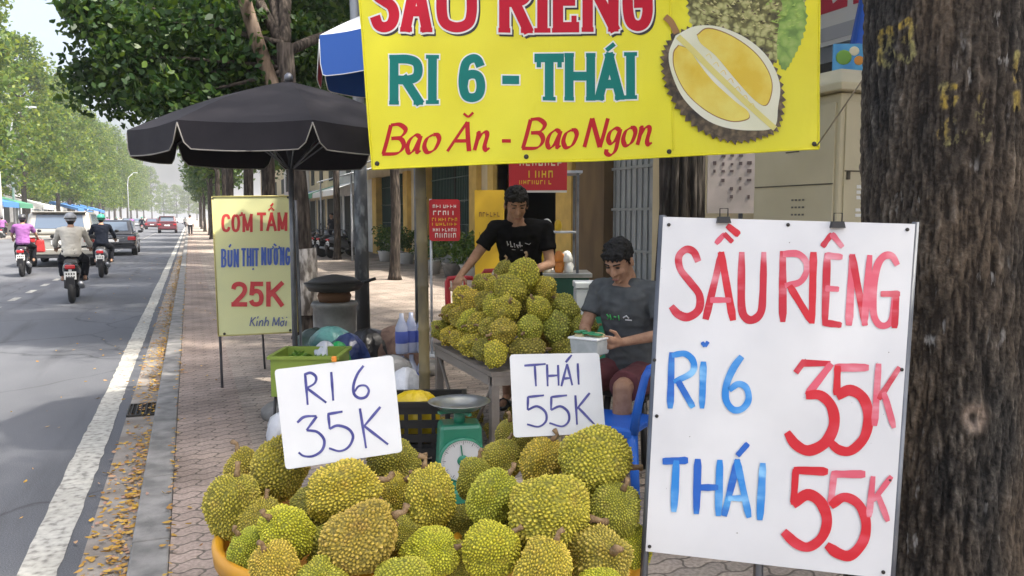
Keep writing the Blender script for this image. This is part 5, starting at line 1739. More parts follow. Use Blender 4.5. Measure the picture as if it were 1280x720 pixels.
random.seed(41)
HG = 'durians heaped on the low table'
names = ['bottom', 'second', 'third', 'fourth', 'top']
ordn = ['first', 'second', 'third', 'fourth', 'fifth', 'sixth', 'seventh']
lay = [(6, 4, .04, .04, .095), (6, 4, .10, .10, .225), (5, 3, .19, .17, .345), (3, 2, .33, .25, .455), (2, 1, .40, .38, .535)]
LE = (TL_ + .04, TW_ + .04)
kk = 0
for li, (ny, nx, my, mx, zz) in enumerate(lay):
    y0, y1 = my + .02, TL_ - my - .02
    x0, x1 = mx + .02, TW_ - mx - .02
    for i in range(ny):
        for j in range(nx):
            edge = i in (0, ny - 1) or j in (0, nx - 1)
            if li < 2 and not edge: continue
            y = y0 + (y1 - y0) * (i / max(ny - 1, 1)) + random.uniform(-.012, .012)
            x = (x0 + (x1 - x0) * (j / (nx - 1)) if nx > 1 else TW_ / 2) + random.uniform(-.012, .012)
            s = random.uniform(.086, .108)
            pos = c0 + Vector((x, y, TH + zz + random.uniform(-.008, .012)))
            ax = Vector((random.uniform(-1, 1), random.uniform(-1, 1), random.uniform(-.2, .9)))
            if li == 4:
                ax = Vector((.1, -.05, 1)); s = .115 if i == 0 else .085; pos.z += .0
            col = random.choice([OL, OL, BN, BR, GD, DK]); col = [c * random.uniform(.98, 1.16) for c in col]
            if i == 0: where = 'facing the camera, %s from the road side' % ordn[j]
            elif j == 0: where = 'on the road side, %s from the front corner' % ordn[i]
            elif i == ny - 1: where = 'at the back, %s from the road side' % ordn[j]
            else: where = 'away from the road, %s from the front' % ordn[i]
            if li == 4: lab = 'upright pointed durian crowning the heap on the table' if i == 0 else 'durian just behind the crowning one on top of the heap'
            else: lab = '%s row durian of the table heap %s' % (names[li], where)
            durian(pos, s, ax, col, lab, HG, DF, kk, random.uniform(0, 6.28)); kk += 1
# durians on the ground under the table
for i, (x, y, nm) in enumerate(((-.16, .95, 'left of the bamboo pole base'), (-.1, .62, 'just outside the table legs'), (.22, .5, 'under the front of the table'), (.45, .7, 'under the middle of the table'), (.2, .95, 'under the back of the table'))):
    durian(c0 + Vector((x, y, .085)), .095, (random.uniform(-1, 1), random.uniform(-1, 1), .2), [c * .9 for c in BN], 'durian lying on the pavement ' + nm, 'durians on the ground', DF, i)

# ------------------------------------------------------------------ scale
t = thing('weighing_scale', 'green spring weighing scale with round white dial and steel pan behind the baskets', 'scale', hz(573, 4.1, 0), -PSI + .18)
M_GRN = mat('scale_green', (.035, .27, .16), .35, (.03, .22, .13), 5, coat=.3)
M_PAN = mat('steel_pan', (.55, .55, .53), .3, (.4, .4, .38), 8, metal=.85)
M_DIAL = mat('dial_white', (.78, .79, .78), .4)
mb = MB()
mb.box((0, 0, .055), (.27, .23, .11), tp=.96); mb.box((0, .0, .27), (.25, .20, .34), tp=.86, tpy=.8)
mb.build('housing', M_GRN, t, bevel=.02)
mb = MB(); mb.box((0, 0, .02), (.29, .25, .04)); mb.build('foot', M_BLACK, t, bevel=.008)
Mx = Matrix.Translation((0.005, -.098, .265)) @ Matrix.Rotation(rad(97), 4, 'X')
mb = MB(); mb.lathe([(.0, .012), (.112, .012)], 40, Mx, cap=False); d = mb.build('dial', M_DIAL, t)
mb = MB(); mb.lathe([(.112, -.02), (.122, .0), (.122, .014), (.112, .016)], 40, Mx, cap=False); mb.build('bezel', M_GRN, d)
mb = MB()
for k in range(60):
    a = 2 * math.pi * k / 60
    l0 = .088 if k % 5 == 0 else .097
    T = Mx @ Matrix.Rotation(a, 4, 'Z')
    mb.box(((l0 + .106) / 2, 0, .0135), (.106 - l0, .0022 if k % 5 == 0 else .0012, .001), M=T)
mb.build('tick_marks', M_NAIL, d)
mb = MB(); mb.lathe([(.0, .019), (.028, .019), (.03, .014)], 24, Mx, cap=False); mb.build('hub', M_GRN, d)
mb = MB(); mb.box((0, .032, .017), (.007, .11, .002), M=Mx @ Matrix.Rotation(rad(8), 4, 'Z')); mb.build('pointer', M_GRN, d)
mb = MB(); mb.tube([(0, 0, .43), (0, 0, .50)], .03, 12)
for a in (0, 90): mb.box((0, 0, .50), (.24, .02, .014), rz=rad(a + 20))
mb.build('pan_spider', M_GRN, t)
mb = MB(); mb.lathe([(.02, .508), (.10, .508), (.125, .528), (.160, .545), (.164, .548), (.158, .549), (.122, .534), (.10, .515), (.02, .514)], 40); mb.build('pan', M_PAN, t)

# black crate with a yellow bag
cr = hz(533, 4.55, 0)
t = thing('crate', 'black slatted plastic crate behind the RI 6 card beside the scale', 'crate', cr, -PSI + .06)
mb = MB()
LX, LY, HZ = .42, .32, .46
for sy in (-1, 1):
    for k in range(6): mb.box((0, sy * LY / 2, .03 + k * .08), (LX, .014, .045))
    for k in range(6): mb.box((-LX / 2 + .02 + k * (LX - .04) / 5, sy * (LY / 2 - .002), HZ / 2), (.022, .012, HZ))
for sx in (-1, 1):
    for k in range(6): mb.box((sx * LX / 2, 0, .03 + k * .08), (.0142, LY - .01, .044))
    for k in range(4): mb.box((sx * (LX / 2 - .002), -LY / 2 + .03 + k * (LY - .06) / 3, HZ / 2), (.012, .022, HZ - .004))
mb.build('walls', M_BLACK, t)
mb = MB()
for sy in (-1, 1): mb.box((0, sy * LY / 2, HZ), (LX + .03, .03, .03))
for sx in (-1, 1): mb.box((sx * LX / 2, 0, HZ - .001), (.03, LY - .03, .028))
mb.build('rim', M_BLACK, t)
mb = MB(); mb.box((0, 0, .02), (LX - .02, LY - .02, .012)); mb.box((0, 0, .22), (LX - .03, LY - .03, .02)); mb.build('floor', M_BLACK, t)

def bag(label, loc, rx, ry, h, m, seed, knot=False, cat='plastic bag', name='plastic_bag', group='plastic bags in the clutter'):
    t = thing(name, label, cat, loc, random.uniform(0, 6), group)
    mb = MB()
    n, sg = 14, 24
    prof = [(.55, 0), (.9, .03), (1.0, .2), (1.0, .42), (.85, .62), (.55, .78), (.2, .86), (.12, .9), (.28, .98), (.36, 1.03)] if knot else [(.6, 0), (.95, .04), (1.05, .3), (1.0, .55), (.8, .8), (.45, .95), (.1, 1.0)]
    vs, fs = [], []
    for i, (r_, z) in enumerate(prof):
        for k in range(sg):
            a = 2 * math.pi * k / sg
            w_ = 1 + .42 * noise.noise(Vector((math.cos(a) * 1.5, math.sin(a) * 1.5, z * 2.4 + seed * 7.1))) + .18 * noise.noise(Vector((math.cos(a) * 4, math.sin(a) * 4, z * 6 + seed))) + .10 * math.sin(a * 9 + seed) * (z > .5)
            vs.append((rx * r_ * w_ * math.cos(a), ry * r_ * w_ * math.sin(a), h * z))
    for i in range(len(prof) - 1):
        for k in range(sg):
            k2 = (k + 1) % sg
            fs.append((i * sg + k, i * sg + k2, (i + 1) * sg + k2, (i + 1) * sg + k))
    fs.append(tuple(range(sg))[::-1])
    mb.add(vs, fs, 0, None, True)
    mb.build('sack', m, t)
    return t
def plast(nm, c): return mat(nm, c, .3, tuple(q * .8 for q in c), 9, bmp=.5, bsc=18, bd=.02)
random.seed(12)
bag('yellow plastic bag lying on top of the black crate', cr + Vector((-.06, .02, .24)), .15, .12, .27, plast('bag_yellow', (.70, .50, .02)), 1)
bag('white plastic bag behind the yellow bag near the bamboo pole', hz(505, 5.1, 0) + Vector((0, 0, 0)), .16, .12, .54, plast('bag_white', (.62, .64, .68)), 2)
bag('white bag lying on the pavement left of the RI 6 card', hz(347, 5.2, 0), .10, .09, .22, plast('bag_white', (0, 0, 0)), 3, False)
bag('white crumpled bag on the green basket stand', hz(404, 5.75, .46), .075, .07, .15, plast('bag_white2', (.66, .68, .74)), 4, False)
bag('bright green plastic bag beside the white crumpled bag', hz(420, 5.8, .30), .08, .07, .30, plast('bag_green', (.03, .42, .12)), 5, False)
bag('teal plastic bag in the clutter below the grey drum', hz(412, 7.2, .28), .20, .16, .24, plast('bag_teal', (.06, .17, .17)), 6)
bag('dark blue plastic bag in the clutter at the lamp pole foot', hz(434, 6.9, 0), .19, .16, .50, plast('bag_blue', (.02, .035, .12)), 7)
bag('black rubbish bag at the foot of the lamp pole', hz(458, 7.2, 0), .24, .22, .50, plast('bag_black', (.012, .012, .014)), 8)
bag('small red bag on the clutter right of the blue bag', hz(451, 6.3, .22), .07, .06, .16, plast('bag_red', (.50, .04, .04)), 9, False)
bag('grey white sack in the clutter behind the RI 6 card top edge', hz(485, 6.6, 0), .22, .16, .36, plast('bag_grey', (.42, .42, .43)), 10, False)
bag('brown sack of peelings behind the bamboo pole', hz(498, 7.3, 0), .28, .2, .52, mat('peel_brown', (.10, .06, .05), .9, (.2, .13, .10), 14, bmp=.6, bsc=25), 11, False, 'sack', 'sack')
bag('dark green black sack at the left foot of the lamp pole', hz(392, 7.6, 0), .2, .2, .45, plast('bag_dgreen', (.03, .06, .05)), 12, False)
# box below some of them so that they rest on something
t = thing('foam_box', 'grey foam box under the teal bag in the clutter', 'box', hz(412, 7.2, 0), .3)
mb = MB(); mb.box((0, 0, .12), (.5, .4, .24)); mb.build('body', plast('foam_grey', (.35, .36, .36)), t, bevel=.01)
mb = MB(); mb.box((0, 0, .26), (.52, .42, .04)); mb.build('lid', plast('foam_grey', (0, 0, 0)), t, bevel=.008)
t = thing('basin', 'mint green plastic basin in the clutter right of the lamp pole', 'basin', hz(474, 7.4, 0))
mb = MB(); mb.lathe([(.12, .26), (.19, .40), (.21, .40), (.14, .25), (.12, .0)], 28); mb.build('bowl', mat('mint_plastic', (.32, .52, .42), .4), t)
t = thing('crate', 'red plastic crate low in the clutter right of the lamp pole', 'crate', hz(447, 6.35, 0), .2)
mb = MB(); mb.box((0, 0, .11), (.34, .28, .2), tp=1.06); mb.build('walls', mat('red_crate', (.30, .04, .03), .5), t, bevel=.01)
mb = MB(); mb.box((0, 0, .22), (.38, .32, .02)); mb.build('rim', mat('red_crate', (0, 0, 0)), t, bevel=.004)

# grey drum with black pan
t = thing('drum_stove', 'grey drum stove with a black iron pan on top behind the clutter', 'stove', hz(417, 8.0, 0))
mb = MB(); mb.lathe([(.22, 0), (.23, .02), (.21, .3), (.235, .33), (.215, .36), (.215, .60), (.235, .63), (.22, .66), (.20, .66)], 28); mb.build('drum', mat('dull_zinc', (.30, .30, .29), .6, (.17, .165, .16), 6, metal=.3), t)
mb = MB(); mb.lathe([(.15, .66), (.17, .72), (.15, .76)], 20); mb.build('grate', mat('rust', (.16, .08, .04), .9), t)
mb = MB(); mb.lathe([(.1, .765), (.24, .79), (.29, .85), (.30, .85), (.25, .775), (.1, .75)], 28); mb.lathe([(.28, .85), (.2, .90), (.04, .93)], 24)
mb.build('pan', mat('iron_pan', (.03, .028, .026), .6), t)
mb = MB(); mb.tube([(.28, 0, .84), (.42, 0, .88)], .018, 6); mb.build('handle', M_BLACK, t)

# green basket stand (left)
t = thing('basket_stand', 'lime green plastic tray of herbs on a thin metal stand under the black umbrella', 'stand', hz(386, 5.5, -.16), -PSI)
M_LIME = mat('lime_plastic', (.27, .36, .05), .5, (.21, .30, .05), 4)
mb = MB()
w_, d_, h_ = .44, .40, .62
mb.add([(-w_ / 2, -d_ / 2, .42), (w_ / 2, -d_ / 2, .42), (w_ / 2, -d_ / 2, .72), (-w_ / 2, -d_ / 2, .72)], [(0, 1, 2, 3)])
mb.v, mb.f, mb.m, mb.s = [], [], [], []
mb.box((0, -d_ / 2, .59), (w_, .01, .26)); mb.box((0, d_ / 2, .59), (w_, .01, .26)); mb.box((-w_ / 2, 0, .59), (.0102, d_ - .012, .26)); mb.box((w_ / 2, 0, .59), (.0102, d_ - .012, .26)); mb.box((0, 0, .466), (w_ - .012, d_ - .012, .012))
mb.build('tray', M_LIME, t)
mb = MB(); mb.box((0, -d_ / 2 - .008, .725), (w_ + .04, .03, .02)); mb.box((0, d_ / 2 + .008, .725), (w_ + .04, .03, .02)); mb.box((-w_ / 2 - .008, 0, .7252), (.03, d_ - .02, .0196)); mb.box((w_ / 2 + .008, 0, .7252), (.03, d_ - .02, .0196)); mb.build('rim', M_LIME, t)
P, C = clumps(900, 14, (0, 0, .66), (.20, .16, .05), .08, 5, .1, .5)
link_mesh('herbs', leaf_mesh('herbs', P, .05, mat('herb_green', (.08, .20, .02), .6, (.16, .30, .04), 12), .5, 6), t)
for sx in (-1, 1):
    for sy in (-1, 1):
        mb = MB(); mb.tube([(sx * (w_ / 2 - .02), sy * (d_ / 2 - .02), .46), (sx * (w_ / 2 + .0), sy * (d_ / 2 + .0), .16)], .010, 6); mb.build('leg', M_BLACK, t)

# ------------------------------------------------------------------ blue plastic chair
def plastic_chair(label, loc, rz, m, group=None, s=1.0):
    t = thing('plastic_chair', label, 'chair', loc, rz, group)
    t.scale = (s, s, s)
    mb = MB(); mb.box((0, 0, .435), (.40, .38, .03), tp=.97); mb.box((0, -.185, .415), (.38, .02, .05)); mb.box((.19, 0, .415), (.02, .34, .05)); mb.box((-.19, 0, .415), (.02, .34, .05))
    mb.build('seat', m, t, bevel=.012)
    for sx in (-1, 1):
        for sy in (-1, 1):
            mb = MB()
            a, b_ = Vector((sx * .165, sy * .155, .42)), Vector((sx * .205, sy * .205, 0))
            mb.tube([a, b_], [.036, .024], 6); mb.build('leg', m, t)
    mb = MB()
    for sx in (-1, 1): mb.tube([(sx * .18, .17, .42), (sx * .185, .20, .60), (sx * .175, .235, .76), (sx * .15, .25, .80)], [.03, .026, .024, .024], 8, flat=.7)
    mb.tube([(-.15, .25, .80), (0, .265, .81), (.15, .25, .80)], .026, 8)
    mb.build('back_frame', m, t)
    mb = MB()
    for k in range(4): mb.box((-.105 + .07 * k, .222 + .0, .62), (.042, .012, .36), M=Matrix.Rotation(rad(-6), 4, 'X') @ Matrix.Translation((0, .065, .0)))
    mb.build('back_slats', m, t)
    return t
M_CHB = mat('blue_plastic', (.015, .13, .55), .35, (.012, .10, .46), 4)
plastic_chair('blue plastic chair standing empty left of the white price board', hz(775, 4.30, 0), -PSI - rad(120), M_CHB, None, .9)
M_RCH = mat('red_plastic', (.50, .04, .05), .45)
plastic_chair('red plastic chair behind the heap near the yellow standing sign', hz(584, 9.0, 0), -PSI + .4, M_RCH, 'red plastic chairs')
plastic_chair('red plastic chair right beside the standing vendor elbow', hz(606, 9.6, 0), -PSI - .5, M_RCH, 'red plastic chairs', 1.05)

# ------------------------------------------------------------------ things behind the vendors
def small_marks(mb, x0, x1, z, h, y, n, seed):
    rr = random.Random(seed)
    wds = (x1 - x0) / n
    for k in range(n):
        xx = x0 + wds * (k + .5)
        mb.box((xx - wds * .25, y, z), (wds * .16, .004, h)); 
        if rr.random() < .7: mb.box((xx + wds * .05, y - .0006, z + rr.choice((-.4, 0, .4)) * h), (wds * .5, .004, h * .22))
        if rr.random() < .5: mb.box((xx + wds * .25, y - .0003, z), (wds * .14, .004, h * .9))
t = thing('stall_sign', 'small red rounded sign with white and yellow lines on a thin grey pole', 'sign', hz(556, 8.6, 0), -PSI)
mb = MB(); q = []
hw, zc, hh = .165, 1.472, .222
for cx_, cz_, a0 in ((hw - .03, zc + hh - .03, 0), (-hw + .03, zc + hh - .03, 90), (-hw + .03, zc - hh + .03, 180), (hw - .03, zc - hh + .03, 270)):
    for k in range(5): q.append((cx_ + .03 * math.cos(rad(a0 + k * 22.5)), cz_ + .03 * math.sin(rad(a0 + k * 22.5))))
mb.prism([(x, z) for x, z in q], 0, .02, Matrix(((1, 0, 0, 0), (0, 0, 1, 0), (0, 1, 0, 0), (0, 0, 0, 1))))
mb.build('panel', mat('sign_panel_red', (.55, .02, .03), .45), t)
mb = MB()
for z, n, h in ((1.62, 7, .035), (1.55, 5, .045), (1.37, 8, .035)): small_marks(mb, -.13, .13, z, h, -.004, n, int(z * 100))
small_marks(mb, -.11, .13, 1.31, .05, -.004, 5, 3)
mb.build('lettering', M_WHT, t)
mb = MB()
for z, n, h in ((1.48, 8, .035), (1.43, 7, .03)): small_marks(mb, -.14, .14, z, h, -.004, n, int(z * 100))
mb.build('yellow_lettering', mat('print_yellow', (.80, .55, .03), .5), t)
mb = MB(); mb.tube([(-.15, .03, 0), (-.15, .03, 1.70)], .014, 8); mb.tube([(-.15, .03, 0), (-.15, .03, .02)], .16, 14); mb.build('pole', M_ZINC, t)

t = thing('standing_sign', 'tall narrow yellow sign board leaning against the ochre pillar', 'sign', hz(612, 12.5, 0), -PSI)
mb = MB(); mb.box((0, 0, 1.05), (.46, .03, 1.75)); mb.build('panel', mat('sign_yellow', (.72, .46, .02), .5, (.62, .38, .02), 2), t)
mb = MB(); small_marks(mb, -.17, .17, 1.55, .07, -.018, 6, 5); small_marks(mb, -.17, .17, 1.25, .05, -.018, 7, 6); mb.build('lettering', mat('sign_brown', (.25, .12, .02), .6), t)
mb = MB(); mb.box((0, -.002, .30), (.44, .03, .25)); mb.build('red_band', mat('sign_panel_red', (0, 0, 0)), t)
mb = MB(); mb.tube([(-.18, .1, 0), (-.18, .02, 1.8)], .014, 6); mb.tube([(.18, .1, 0), (.18, .02, 1.8)], .014, 6); mb.build('legs', M_STEEL, t)

# snack cart with red header sign
cx = hz(672, 9.2, 0)
t = thing('snack_cart', 'green snack cart with glass case and red header sign behind the standing vendor', 'food cart', cx, -PSI)
M_CART = mat('cart_green', (.015, .10, .06), .5, (.012, .07, .045), 4)
mb = MB(); mb.box((.05, .3, .42), (1.1, .6, .78)); mb.build('body', M_CART, t, bevel=.015)
mb = MB(); mb.box((.05, .3, .835), (1.16, .66, .05)); mb.build('counter', M_PAN, t, bevel=.006)
mb = MB()
for sx in (-.28, .46):
    for sy in (.02, .56): mb.box((sx, sy, 1.45), (.03, .03, 1.18))
mb.build('posts', M_STEEL, t)
mb = MB(); mb.box((.09, .3, 1.33), (.72, .5, .02)); mb.build('shelf', M_ZINC, t)
mb = MB(); mb.box((.09, .30, 2.02), (.84, .64, .03)); mb.build('roof', M_ZINC, t)
mb = MB(); mb.box((.0, -.03, 2.0), (.66, .04, .38)); h = mb.build('header_sign', mat('sign_panel_red', (0, 0, 0)), t)
mb = MB(); small_marks(mb, -.22, .28, 2.12, .07, -.053, 7, 21); mb.build('lettering', mat('sign_cream', (.75, .66, .45), .5), h)
mb = MB(); small_marks(mb, -.12, .18, 1.99, .08, -.053, 4, 23); small_marks(mb, -.22, .16, 1.90, .045, -.053, 8, 22); mb.build('yellow_lettering', mat('print_yellow', (0, 0, 0)), h)
mb = MB(); mb.box((.0, -.02, 1.80), (.66, .03, .03)); mb.build('sign_edge', M_WHT, h)
random.seed(15)
for k in range(13):
    x, z = .02 + (k % 4) * .11 + random.uniform(-.02, .02), .86 + (k // 4) * .12
    if k > 9: z = 1.345; x = -.02 + (k - 10) * .13
    m_ = [mat('pack_yellow', (.72, .48, .03), .4), mat('pack_cream', (.75, .70, .58), .4), mat('pack_orange', (.65, .22, .03), .4), M_WHT][k % 4]
    b_ = bag(['yellow', 'cream', 'orange', 'white'][k % 4] + ' snack packet on the cart, ' + ['lowest shelf', 'second tier', 'third tier', 'top shelf'][min(3, k // 4) if k < 10 else 3] + ', ' + ordn[k % 4] + ' from left',
             cx + Matrix.Rotation(-PSI, 3, 'Z') @ Vector((x, .12, z)), .055, .04, .13 + .03 * random.random(), m_, 20 + k, False, 'snack packet', 'snack_packet', 'snack packets on the cart')

# white box, green cooler and green crates
t = thing('water_cooler_box', 'white upright plastic box beside the seated vendor', 'box', hz(731, 6.6, 0), -PSI)
mb = MB(); mb.box((0, 0, .46), (.165, .25, .92)); mb.build('body', mat('white_plastic', (.66, .70, .72), .4), t, bevel=.012)
mb = MB(); mb.box((0, 0, .95), (.18, .27, .05)); mb.build('lid', mat('white_plastic', (0, 0, 0)), t, bevel=.008)
mb = MB(); mb.box((.01, -.127, .80), (.02, .004, .05)); mb.build('latch', M_BLACK, t)
t = thing('cool_box', 'large green cool box behind the seated vendor', 'cool box', hz(782, 6.9, 0), -PSI)
mb = MB(); mb.box((0, 0, .36), (.66, .45, .72)); mb.build('body', mat('cooler_green', (.02, .22, .13), .4), t, bevel=.02)
mb = MB(); mb.box((0, 0, .78), (.70, .49, .10)); mb.build('lid', mat('cooler_lid', (.42, .56, .50), .4), t, bevel=.02)
for k, (px, dep, z, c, nm) in enumerate(((700, 7.4, 0, (.015, .14, .08), 'dark green plastic crate standing behind the heap under the other one'), (704, 7.4, .36, (.02, .20, .11), 'green plastic crate stacked on the dark green one behind the heap'))):
    t = thing('crate', nm, 'crate', hz(px, dep, z), -PSI + .1 * k)
    m_ = mat('crate_green%d' % k, c, .5)
    mb = MB()
    for sy in (-1, 1):
        for q in range(4): mb.box((0, sy * .16, .03 + q * .085), (.46, .014, .055))
    for sx in (-1, 1):
        for q in range(4): mb.box((sx * .23, 0, .03 + q * .085), (.0142, .30, .054))
    for sx in (-1, 1):
        for sy in (-1, 1): mb.box((sx * .222, sy * .152, .17), (.03, .03, .34))
    mb.build('walls', m_, t)
    mb = MB(); mb.box((0, 0, .02), (.44, .30, .014)); mb.build('floor', m_, t)
bag('pale green clear bag of leaves standing right of the heap', hz(697, 5.9, .0), .12, .1, .72, plast('bag_pale_green', (.20, .38, .12)), 41, False)
bag('white crumpled bag on the green crates', hz(722, 6.2, 0), .14, .1, .62, plast('bag_white3', (.55, .57, .58)), 42, False)
# blue white striped bottles beside the pole
t = thing('water_bottle_pack', 'blue and clear water bottle pack standing left of the bamboo pole', 'bottle pack', hz(514, 6.7, 0))
mb = MB()
for k in range(3):
    for z0 in (0, .36):
        mb.lathe([(.05, z0), (.055, z0 + .02), (.052, z0 + .14), (.055, z0 + .22), (.02, z0 + .30), (.018, z0 + .34)], 14, Matrix.Translation((-.09 + k * .09, .03 * (k % 2), 0)))
mb.build('bottles', mat('bottle_plastic', (.50, .54, .66), .2, (.35, .40, .60), 6), t)
mb = MB()
for k in range(3): mb.lathe([(.0545, .09), (.0565, .10), (.0565, .18), (.0545, .19)], 14, Matrix.Translation((-.09 + k * .09, .03 * (k % 2), 0)), cap=False); mb.lathe([(.0545, .45), (.0565, .46), (.0565, .54), (.0545, .55)], 14, Matrix.Translation((-.09 + k * .09, .03 * (k % 2), 0)), cap=False)
mb.build('labels', mat('label_blue', (.08, .12, .45), .5), t)

# the multi-stemmed dark tree behind the seated vendor
roadside_tree('dark many stemmed tree trunk between the metal gate and the notice board', hz(847, 8.6, 0), .24, 3.4, (.3, 1.0, 6.2), (3.0, 3.0, 2.0), 9000, 60, .9, .2, 61, M_LEAF_DK, name='fig_tree')
ft = [o for o in bpy.data.objects if o.name.startswith('fig_tree')][0]
mb = MB(); random.seed(8)
for k in range(11):
    a = -2.6 + k * .34
    x, y = .24 * math.cos(a), .24 * math.sin(a)
    mb.tube([(x * 1.35, y * 1.35, 0), (x * 1.05, y * 1.05, .6), (x * .98 + random.uniform(-.03, .03), y, 1.6), (x * .95, y * .95, 2.6), (x * .5, y * .5, 3.5)], [.08, .055, random.uniform(.03, .06), .04, .03], 8)
mb.build('aerial_roots', bark_mat('fig_bark', (.014, .012, .010), (.035, .03, .026), (.10, .09, .08), sc=18), ft)

# potted plants along the building
random.seed(23)
for k, (px, dep) in enumerate(((482, 27.5), (498, 26.5), (508, 26), (540, 21.5), (566, 20.2), (588, 19.4))):
    t = thing('potted_plant', ['leafy plant in pale pot at the left of the shop row', 'bushy plant second from the left by the shutters', 'low plant below the left shutter', 'dark bushy plant left of the small red sign', 'bushy plant right behind the small red sign', 'low plant near the yellow standing sign'][k],
              'plant', hz(px, dep, 0), 0, 'potted plants along the shop row')
    mb = MB(); mb.lathe([(.2, 0), (.26, .32), (.29, .36), (.25, .36), (.22, .3)], 16); mb.build('pot', [M_WHITEISH, M_KERB, M_WHITEISH][k % 3], t)
    P, C = clumps(700, 20, (0, 0, .75), (.45, .6, .38), .22, 70 + k, .2)
    link_mesh('foliage', leaf_mesh('foliage', P, .13, M_LEAF_MD, .45, k, .2), t)
# ================================================================== PEOPLE
from mathutils.bvhtree import BVHTree
M_SKIN = mat('skin', (.38, .22, .14), .62, (.31, .17, .105), 30, spec=.3, bmp=.15, bsc=120)
M_SKIN2 = mat('skin_light', (.40, .24, .155), .5, (.36, .20, .13), 12)
M_HAIR = mat('black_hair', (.006, .0055, .005), .6, (.012, .011, .010), 40, spec=.25, bmp=.5, bsc=60)
M_EYE = mat('eye_dark', (.02, .013, .010), .3)
M_LIP = mat('lip', (.26, .10, .08), .5)

def head_frame(c, yaw, pitch, roll=0):
    return Matrix.Translation(c) @ Matrix.Rotation(yaw, 4, 'Z') @ Matrix.Rotation(-pitch, 4, 'X') @ Matrix.Rotation(roll, 4, 'Y')

def add_head(mb, H, s=1.0):
    S_ = H @ Matrix.Scale(s, 4)
    mb.ell((0, -.012, .030), (.076, .094, .086), 18, 12, S_)
    mb.ell((0, .022, -.022), (.063, .068, .085), 16, 10, S_)
    mb.ell((0, .036, -.078), (.044, .044, .036), 14, 8, S_)
    mb.capsule((0, .082, .018), (0, .102, -.024), .010, .015, 8, S_)
    for q in (-1, 1):
        mb.ell((q * .012, .094, -.027), (.010, .010, .009), 8, 6, S_)
        mb.ell((q * .077, -.006, -.008), (.010, .022, .032), 10, 8, S_)
        mb.ell((q * .034, .064, -.020), (.024, .022, .022), 10, 8, S_)
        mb.capsule((q * .012, .084, .031), (q * .046, .070, .031), .009, .008, 8, S_)
    mb.ell((0, .084, -.058), (.024, .010, .006), 10, 6, S_)
    mb.ell((0, .083, -.069), (.020, .010, .007), 10, 6, S_)
    mb.ell((0, .074, -.092), (.020, .016, .014), 10, 6, S_)
    mb.capsule((0, -.02, -.04), (0, -.035, -.15), .052, .056, 12, S_)

def hand(mb, w, d, pn, side, curl=.5, s=1.0):
    """w wrist, d finger direction, pn palm normal (the side fingers curl to), side = +1 thumb towards d x pn"""
    d = d.normalized(); pn = (pn - d * pn.dot(d)).normalized(); x = d.cross(pn).normalized() * side
    mb.capsule(w - d * .01, w + d * .075 * s + x * .018, .024, .021, 10)
    mb.capsule(w - d * .005, w + d * .072 * s - x * .020, .022, .020, 10)
    for k, (o, l) in enumerate(((.031, .066), (.011, .075), (-.010, .070), (-.030, .055))):
        b0 = w + d * .082 * s + x * o
        d1 = (d * math.cos(curl * .7) + pn * math.sin(curl * .7) + x * (o * 2.2)).normalized()
        d2 = (d * math.cos(curl * 1.8) + pn * math.sin(curl * 1.8) + x * (o * 1.2)).normalized()
        p1 = b0 + d1 * l * .55 * s; p2 = p1 + d2 * l * .5 * s
        mb.capsule(b0 - d * .02, p1, .0102, .0092, 8); mb.capsule(p1, p2, .0092, .0078, 8)
    t0 = w + d * .022 * s + x * .030
    t1 = t0 + (d * .6 + x * .75 + pn * .25).normalized() * .038 * s
    t2 = t1 + (d * .85 + x * .25 + pn * .45).normalized() * .032 * s
    mb.capsule(w + x * .012, t0, .015, .0135, 8); mb.capsule(t0, t1, .0135, .0115, 8); mb.capsule(t1, t2, .0115, .009, 8)

def torso_secs(J, grow=0.0, lo=0.0, hi=1.0, k=1.0):
    pel, che, nek = J['pelvis'], J['chest'], J['neck']
    xs = (J['shR'] - J['shL']).normalized()
    xp = (J['hipR'] - J['hipL']).normalized()
    tab = [(-.08, .13, .095), (0, .168, .122), (.18, .160, .112), (.36, .150, .104), (.55, .160, .113), (.72, .176, .122), (.86, .176, .108), (.95, .125, .085), (1.0, .070, .066)]
    out = []
    for f, rx, ry in tab:
        if f < lo - 1e-6 or f > hi + 1e-6: continue
        if f < 0: c = pel + (pel - che).normalized() * .05
        else: c = pel * (1 - f) ** 2 + (che * 2 - pel * .5 - nek * .5) * 2 * f * (1 - f) + nek * f * f
        f2 = f + .03
        c2 = pel * (1 - f2) ** 2 + (che * 2 - pel * .5 - nek * .5) * 2 * f2 * (1 - f2) + nek * f2 * f2
        tn = (c2 - c).normalized() if f >= 0 else (che - pel).normalized()
        x = xp.lerp(xs, max(0, min(1, f))).normalized()
        y = tn.cross(x).normalized()
        out.append((c, x * (rx * k + grow), y * (ry * k + grow)))
    return out

